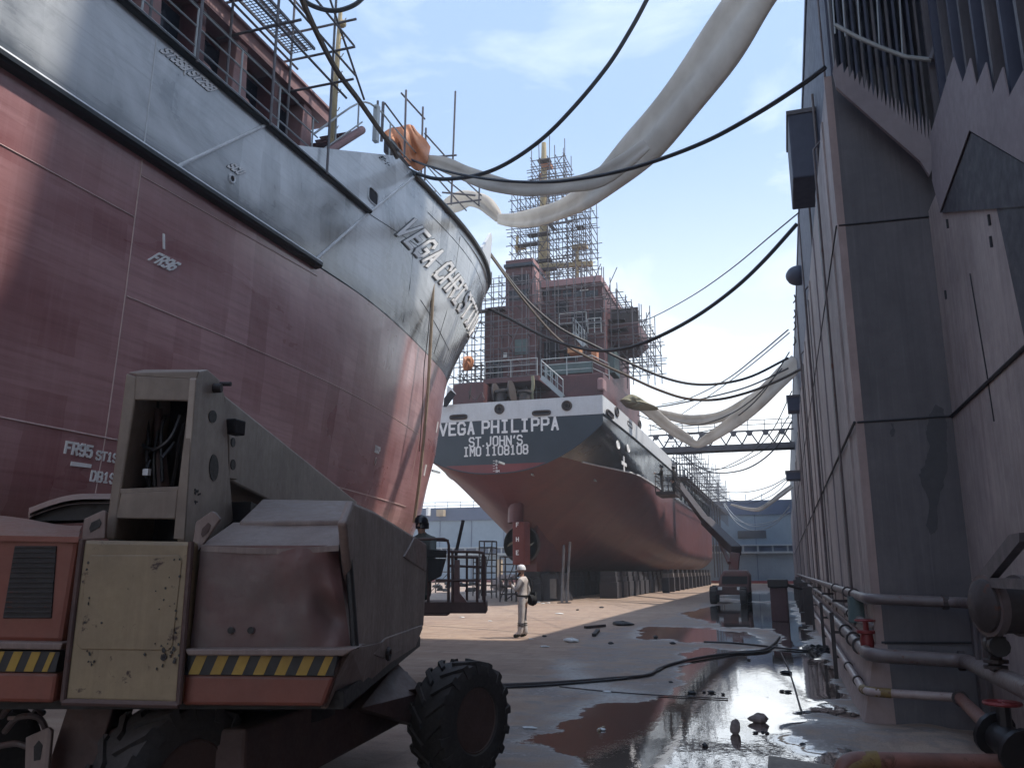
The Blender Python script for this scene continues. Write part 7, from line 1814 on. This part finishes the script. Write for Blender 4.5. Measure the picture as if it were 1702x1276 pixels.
# rope and strap hanging down the near bow
cable('hanging_strap', 'pale tan strap hanging down the near bow across the VEGA lettering', 'strap', [(722, 318), (722, 380), (721, 440), (719, 500), (715, 580), (711, 650), (705, 720), (697, 800), (688, 868)], (-8.82, 20.66), (-9.9, 21.75), 0.045, 'rope_tan')
cable('hanging_rope', 'thin rope hanging beside the tan strap on the near bow', 'rope', [(716, 500), (711, 560), (705, 610), (702, 680), (697, 750)], (-8.85, 20.45), (-9.8, 21.7), 0.012, 'iron')
def duct(name, label, px, p, q, widths, group='white cloth air ducts', mat='canvas', flat=0.45, seed=1):
    rr = random.Random(seed)
    C = crom([(u, v, w) for (u, v), w in zip(px, widths)], 7)
    mb = MB(); rings = []; n = 22
    for i, c in enumerate(C):
        a = C[max(0, i - 1)]; b = C[min(len(C) - 1, i + 1)]
        dx, dy = b.x - a.x, b.y - a.y; l = sqrt(dx * dx + dy * dy) or 1
        nx, ny = -dy / l, dx / l
        m0 = at_plan(c.x, c.y, p, q); e0 = at_plan(c.x + nx * c.z / 2, c.y + ny * c.z / 2, p, q)
        e = e0 - m0; dirv = at_plan(b.x, b.y, p, q) - at_plan(a.x, a.y, p, q); f = dirv.cross(e).normalized() * e.length * flat
        ring = []
        for k in range(n):
            an = 2 * pi * k / n; wob = 1 + 0.07 * sin(3 * an + i * 0.35 + seed) + 0.05 * sin(5 * an - i * 0.22)
            ring.append(m0 + e * (cos(an) * (1 + 0.04 * sin(i * 0.5 + seed))) + f * (sin(an) * wob * (1 - 0.85 * math.exp(-((abs(an - pi) - pi / 2 + 0.25 * sin(i * 0.11 + seed)) / 0.32) ** 2))))
        rings.append(ring + [ring[0]])
    mb.sheet(rings)
    o = mb.build(name, M[mat], smooth=True, angle=180); return tag(o, label, 'air duct', group)
duct('air_duct', 'wide white cloth duct coming down from the top edge to the near bow peak', [(1400, -240), (1345, -155), (1290, -70), (1245, 0), (1180, 100), (1100, 205), (1040, 270), (985, 318), (940, 345), (895, 360), (855, 366), (828, 364)], (-10.2, 27), (2.5, 13), [56, 74, 74, 73, 71, 65, 56, 40, 33, 30, 25, 16], seed=1, flat=0.22)
duct('air_duct', 'narrow white cloth duct branching from the wide duct towards the orange tarp', [(1075, 240), (1030, 275), (985, 300), (930, 309), (870, 314), (820, 305), (775, 289), (740, 274), (705, 264)], (-8.7, 19.5), (2.5, 15.5), [20, 30, 30, 26, 25, 27, 27, 25, 16], seed=2, flat=0.25)
duct('air_duct', 'crumpled cloth duct end tied over the rail at the near bow peak', [(735, 352), (752, 340), (775, 330), (802, 336), (818, 350), (829, 364)], (-11.5, 26.6), (-8.5, 25.6), [16, 26, 27, 26, 24, 14], seed=3, flat=0.8)
duct('air_duct', 'far white cloth duct sagging to a point over the gangway bridge', [(1045, 668), (1075, 680), (1110, 708), (1140, 728), (1158, 738), (1180, 727), (1220, 700), (1265, 660), (1300, 625), (1325, 600)], (-8.2, 50), (0.9, 44), [10, 18, 20, 16, 13, 18, 24, 30, 30, 28], seed=4, flat=0.2)
duct('air_duct', 'thin upper strip of white cloth slung behind the sagging far duct', [(1075, 680), (1110, 690), (1150, 698), (1195, 693), (1240, 672), (1290, 640), (1320, 615)], (-8.2, 52), (0.9, 47), [8, 14, 18, 18, 22, 20, 16], seed=5)
duct('air_duct', 'tiny far strip of pale cloth dipping in front of the dark blue wall band', [(1215, 838), (1240, 845), (1262, 846), (1280, 835), (1300, 820), (1316, 808)], (-6.5, 95), (0.9, 80), [3, 5, 7, 7, 8, 8], seed=6)
tarp('tarpaulin', [(1030, 665), (1050, 655), (1075, 668), (1095, 680), (1060, 682), (1040, 676)], 47.5, 0.6, 'tarp_olive', 'olive awning spread over the far ship starboard quarter rail', seed=7)
# ================================================================= keel blocks, shores, trestles and loose things on the dock floor
def copies(proto, locs, group):
    for i, (x, y, rz) in enumerate(locs):
        o = proto if i == 0 else copy_tree(proto)
        o.location = (x, y, 0); o.rotation_euler = (0, 0, rz)
        o['group'] = group
def keel_block(label, h, w=1.1, d=1.5, pale=False):
    t = thing('keel_block', label, 'keel block')
    mb = MB(); mb.box((-w / 2, -d / 2, 0), (w / 2, d / 2, h - 0.62)); mb.build('concrete_base', M['block'], t, local=True, bevel=0.03)
    mb = MB(); mb.box((-w / 2 + .06, -d / 2 + .03, h - 0.615), (w / 2 - .06, d / 2 - .03, h - 0.30)); mb.build('timber', M['block_pale' if pale else 'block'], t, local=True, bevel=0.02)
    mb = MB(); mb.box((-w / 2 + .10, -d / 2 + .06, h - 0.295), (w / 2 - .10, d / 2 - .06, h)); mb.build('cap_timber', M['block'], t, local=True, bevel=0.02)
    return t
rr = random.Random(21)
copies(keel_block('dark keel block standing under the far ship, one of many in rows', 1.6), [(-13.6 + rr.uniform(-.05, .05), 46.5 + 2.1 * k, 0) for k in range(28)] + [(x, 52 + 2.2 * k, 0) for x in (-10.4,) for k in range(24)], 'keel blocks under the far ship')
copies(keel_block('pale post-like side block at the far end under the far ship side', 1.75, 0.5, 0.6, True), [(-8.9, 66 + 3.4 * k, 0) for k in range(12)], 'pale side blocks under the far ship')
copies(keel_block('dark keel block under the near ship behind the boom lift', 1.5), [(-14, -2 + 2.4 * k, 0) for k in range(11)] + [(-11.6, -2 + 2.6 * k, 0) for k in range(8)], 'keel blocks under the near ship')
mb = MB(); mb.hexa([(-14.6, 46.0, 0), (-11.8, 46.0, 0), (-11.8, 48, 0), (-14.6, 48, 0)], [(-14.4, 46.1, 1.5), (-12.2, 46.1, 1.5), (-12.2, 48, 1.5), (-14.4, 48, 1.5)])
sb = thing('stern_cradle', 'grey stacked cradle under the far ship stern below the propeller', 'cradle', (-13.2, 46, 0)); mb.build('cradle_body', M['block'], sb, bevel=.04)
mb = MB(); mb.box((-12.6, 45.85, .15), (-12.25, 46.0, 1.2)); mb.build('cradle_plate', M['block_pale'], sb)
def post(name, label, cat, a, b, r, mat, group=None, foot=True):
    t = thing(name, label, cat, tuple(a), group)
    mb = MB(); mb.tube([a, b], r, 8); mb.build('shaft', M[mat], t, smooth=True)
    if foot:
        a = Vector(a); mb = MB(); mb.box((a.x - .2, a.y - .2, a.z), (a.x + .2, a.y + .2, a.z + .05)); mb.build('foot_plate', M['iron'], t)
    return t
p = at(934, 1002, Z=0); post('ship_shore', 'grey upright shore post under the far stern, left of the pair', 'shore post', tuple(p), (p.x + .05, p.y + .4, at(932, 905, Y=p.y).z), .07, 'scaffold')
p = at(942, 1002, Z=0); post('ship_shore', 'grey upright shore post under the far stern, right of the pair', 'shore post', tuple(p), (p.x + .12, p.y + .4, at(943, 900, Y=p.y).z), .07, 'scaffold')
def frame_tower(name, label, u0, u1, vb, vt, rungs, cat='trestle', d=0.9, mat='iron'):
    a = at(u0, vb, Z=0); b = at(u1, vb, Z=0); h = at(u0, vt, Y=a.y).z
    t = thing(name, label, cat, tuple(a))
    for q in (a, b):
        for dy in (0, d):
            mb = MB(); mb.tube([(q.x, q.y + dy, 0), (q.x, q.y + dy, h)], .045, 6); mb.build('leg', M[mat], t)
    for k in range(rungs):
        z = h * (k + 1) / rungs; mb = MB()
        mb.tube([(a.x, a.y, z), (b.x, b.y, z)], .035, 5); mb.tube([(a.x, a.y + d, z), (b.x, b.y + d, z)], .035, 5); mb.tube([(a.x, a.y, z), (a.x, a.y + d, z)], .035, 5); mb.tube([(b.x, b.y, z), (b.x, b.y + d, z)], .035, 5)
        mb.build('rung', M[mat], t)
    mb = MB(); mb.tube([(a.x, a.y, 0.1), (b.x, b.y, h * .95)], .03, 5); mb.build('brace', M[mat], t)
    return t
frame_tower('access_tower', 'tall dark tube access tower left of the far rudder', 796, 817, 994, 899, 9)
frame_tower('access_tower', 'dark tube ladder frame beside the white coverall person', 831, 858, 1000, 925, 6)
frame_tower('trestle', 'low wide dark trestle left of the white coverall person', 842, 884, 999, 962, 3)
frame_tower('access_tower', 'dark tube frame behind the basket of the near boom lift', 786, 800, 990, 925, 7)
frame_tower('trestle', 'low dark trestle near the foot of the far blue wall, behind the basket', 716, 745, 985, 950, 2)
def heap(name, label, u0, u1, v0, v1, mat, cat, seed, n=10, s=.5):
    rr = random.Random(seed); a, b = at(u0, v1, Z=0), at(u1, v1, Z=0); h = at(u0, v0, Y=a.y).z
    mb = MB()
    for k in range(n):
        x = rr.uniform(a.x, b.x); z = rr.uniform(0, h * .8); q = s * rr.uniform(.6, 1.3)
        y = a.y + rr.uniform(0, 1.2)
        mb.hexa([(x + dx * q * rr.uniform(.7, 1.1), y + dy * q * .8, z) for dx, dy in ((-1, -1), (1, -1), (1, 1), (-1, 1))], [(x + dx * q * rr.uniform(.5, 1), y + dy * q * .7, z + q * rr.uniform(.5, .9)) for dx, dy in ((-1, -1), (1, -1), (1, 1), (-1, 1))])
    return tag(mb.build(name, M[mat], bevel=.03), label, cat, kind='stuff')
heap('rubble', 'heap of pale rubbish sacks and boards below the far stern', 812, 850, 955, 982, 'rubble', 'rubbish', 3, 16, .45)
heap('rubble', 'heap of tan boards at the foot of the far blue wall', 712, 800, 945, 962, 'crate_tan', 'boards', 4, 16, .9)
heap('debris', 'dark machine scrap on the floor behind the basket', 722, 790, 968, 985, 'debris_dark', 'scrap', 5, 14, .35)
def stand(name, label, u0, u1, v0, v1, mat, cat, d=1.5):
    a, b = at(u0, v1, Z=0), at(u1, v1, Z=0); h = at(u0, v0, Y=a.y).z
    t = thing(name, label, cat, tuple(a)); mb = MB(); mb.box((a.x, a.y, 0.12), (b.x, a.y + d, h)); mb.build('box_body', M[mat], t, bevel=.04)
    mb = MB(); mb.box((a.x - .05, a.y - .05, h), (b.x + .05, a.y + d + .05, h + .06)); mb.build('lid', M[mat], t)
    mb = MB(); mb.box((a.x + .1, a.y + .1, 0), (b.x - .1, a.y + d - .1, .12)); mb.build('skid', M['iron'], t)
    return t
stand('crate', 'tan crate at the foot of the far blue wall behind the lance pole', 766, 786, 926, 962, 'crate_tan', 'crate')
stand('crate', 'olive drum-like crate at the foot of the far blue wall', 766, 772, 928, 958, 'tarp_olive', 'crate')
stand('crate', 'pale crate beside the tall access tower', 824, 831, 930, 968, 'crate_tan', 'crate')
stand('container', 'bright blue container at the foot of the far blue wall, behind the access tower', 812, 838, 918, 950, 'blue_box', 'container', 4) if 'blue_box' in M else None
# bollard post by the wall
bo = thing('bollard', 'thick dark red upright post with a wider cap near the wall', 'bollard', tuple(at(1297, 1032, Z=0)))
p = at(1297, 1032, Z=0); hb_ = at(1297, 962, Y=p.y).z
mb = MB(); mb.prism([(p.x - .27, p.y - .25), (p.x + .27, p.y - .25), (p.x + .30, p.y + .3), (p.x - .25, p.y + .3)], 0, hb_ - .28); mb.build('shaft', M['post_red'] if 'post_red' in M else M['mach_brown'], bo, bevel=.02)
mb = MB(); mb.box((p.x - .33, p.y - .31, hb_ - .28), (p.x + .33, p.y + .35, hb_)); mb.build('cap', M['valve_black'], bo, bevel=.04)
mb = MB(); mb.tube([(p.x + .33, p.y, hb_ - .2), (p.x + .7, p.y + .2, hb_ - .3), (0.75, p.y + .3, hb_ - .3)], .06, 6); mb.build('side_pipe', M['iron'], bo)
# hoses and cables on the floor
def floor_line(name, label, px, r, mat, cat='hose', z=None):
    pts = [Vector((*gp(u, v), r + .004)) for u, v in px]; mb = MB(); mb.tube(crom(pts, 6), r, 7); return tag(mb.build(name, M[mat], smooth=True), label, cat)
floor_line('floor_hose', 'dark twisted hose winding over the wet floor from the boom lift to the wall', [(700, 1143), (780, 1142), (850, 1141), (930, 1137), (1010, 1131), (1075, 1125), (1095, 1114), (1120, 1105), (1160, 1096), (1220, 1087), (1265, 1083), (1285, 1073), (1296, 1060)], .026, 'iron')
floor_line('floor_hose', 'second thinner hose twisted with the dark one on the wet floor', [(700, 1146), (850, 1144), (960, 1137), (1050, 1128), (1092, 1117), (1110, 1107), (1150, 1098), (1215, 1088), (1270, 1084), (1292, 1073)], .018, 'valve_black')
floor_line('floor_cable', 'thin faint cable lying across the puddle edge', [(930, 1142), (1010, 1150), (1090, 1156), (1170, 1160), (1210, 1162)], .008, 'iron', 'cable')
floor_line('floor_cable', 'thin cable running towards the wall over the bright puddle', [(1298, 1085), (1310, 1110), (1320, 1140), (1330, 1175), (1338, 1195)], .010, 'iron', 'cable')
floor_line('lance_pole', 'long dark lance lying on the wet floor', [(1170, 1068), (1220, 1070), (1270, 1075), (1310, 1080), (1345, 1083)], .022, 'valve_black', 'lance')
mb = MB()
for k in range(5):
    c = Vector((*gp(1355 + 4 * k, 1081 + k), .03 + .03 * (k % 3))); mb.tube([c + Vector((.24 * cos(2 * pi * q / 20) * (1 + .1 * sin(q)), .42 * sin(2 * pi * q / 20), .02 * sin(3 * q))) for q in range(20)], .025, 6, close=True)
tag(mb.build('hose_coil', M['valve_black'], smooth=True), 'coil of black hose dropped at the foot of the wall', 'hose coil')
def lump(name, label, u, v, size, mat, cat, seed, group=None, sc3=(1, 1, .6)):
    rr = random.Random(seed); p = at(u, v, Z=0); n, m = 9, 6
    g = [[p + Vector((size * sc3[0] * sin(pi * i / m) * cos(2 * pi * (j % n) / n) * (1 + .25 * sin(3.1 * (j % n) + seed + i)), size * sc3[1] * sin(pi * i / m) * sin(2 * pi * (j % n) / n) * (1 + .25 * cos(2.3 * (j % n) + seed)), size * sc3[2] * (.8 + cos(pi * i / m)) * (1 + .15 * sin(seed + 2 * (j % n))))) for j in range(n + 1)] for i in range(m + 1)]
    mb = MB(); mb.sheet(g); return tag(mb.build(name, M[mat], smooth=True, angle=18), label, cat, group)
lump('rubble_lump', 'pale squarish lump standing in the bright puddle', 1223, 1219, .075, 'rubble', 'rubble', 1, None, (.7, .7, 1.0))
lump('rubble_lump', 'pale oblong lump lying in the bright puddle, right of the squarish one', 1262, 1200, .085, 'rubble', 'rubble', 2, None, (1.3, .8, .6))
lump('plastic_scrap', 'white crumpled plastic scrap on the dry floor edge', 950, 1067, .14, 'paper_white', 'litter', 3, None, (1.3, 1, .4))
lump('scrap_heap', 'dark scrap heap at the edge of the damp floor', 1035, 1039, .20, 'debris_dark', 'scrap', 4, None, (1.6, 1.2, .35))
bits = [(1115, 1134), (1170, 1150), (1183, 1151), (1245, 1097), (1305, 1118), (1312, 1119), (1172, 1240), (1335, 1239), (1202, 1154), (1310, 1150), (1300, 1149), (1330, 1187), (1275, 1219), (1268, 1217), (1118, 1070), (905, 1058), (960, 1014), (1000, 1010), (1256, 1218), (1150, 1152), (1015, 1070), (1090, 1060)]
for i, (u, v) in enumerate(bits):
    lump('dark_scrap', 'small dark scrap on the wet dock floor, one of many scattered', u, v, R.uniform(.018, .035) * (1 + (1200 - min(v, 1200)) / 140), 'debris_dark', 'scrap', 10 + i, 'dark scraps scattered on the floor', (R.uniform(.8, 1.8), 1, .5))
lit = [(768, 1026), (815, 1032), (882, 1062), (905, 1075), (895, 1001), (903, 1003), (912, 1002), (930, 1020), (1010, 1150), (720, 1118), (880, 1210), (1000, 1213)]
for i, (u, v) in enumerate(lit):
    lump('pale_litter', 'small pale litter scrap on the dock floor, one of many scattered', u, v, R.uniform(.022, .045) * (1 + (1200 - min(v, 1200)) / 200), 'paper_white', 'litter', 40 + i, 'pale litter scattered on the floor', (R.uniform(.8, 2.2), 1, .3))
def stick(name, label, u0, v0, u1, v1, r, mat):
    a, b = Vector((*gp(u0, v0), r)), Vector((*gp(u1, v1), r)); mb = MB(); mb.bar(a, b, r * 2, r * 1.4); return tag(mb.build(name, M[mat]), label, 'stick')
stick('wood_stick', 'dark stick lying at the boundary of dry and damp floor', 973, 1045, 1005, 1042, .05, 'iron'); stick('wood_stick', 'short dark stick pointing towards us on the damp floor', 987, 1058, 994, 1050, .05, 'debris_dark')
stick('wood_stick', 'pale splinter floating in the brown puddle', 995, 1215, 1004, 1209, .012, 'crate_tan')
a = at(1277, 1290, Z=.05); b = at(1375, 1300, Z=.05)
mb = MB(); P = [at(1277, 1254, Z=.10), at(1382, 1271, Z=.10), at(1376, 1310, Z=.10), at(1274, 1300, Z=.10)]; mb.slab(P, (0, 0, -.10)); mb_o = mb.build('plank', M['wood'], bevel=.01); tag(mb_o, 'wet weathered plank lying at the bottom edge beside the red floor pipe', 'plank')
# ================================================================= dusty air of the dock
def haze():
    mb = MB(); mb.box((-120, -40, -1.0), (30, 170, 45.5))
    m = bpy.data.materials.new('dusty_air'); m.use_nodes = True; nt = m.node_tree
    nt.nodes.remove(nt.nodes['Principled BSDF'])
    v = nt.nodes.new('ShaderNodeVolumePrincipled'); v.inputs['Density'].default_value = 0.0014; v.inputs['Color'].default_value = (0.90, 0.94, 1.0, 1); v.inputs['Anisotropy'].default_value = 0.3
    nt.links.new(v.outputs[0], nt.nodes['Material Output'].inputs['Volume'])
    o = mb.build('haze', m); tag(o, kind='stuff'); tag(o, 'thin pale dusty haze filling the air of the dock', 'haze')
haze()
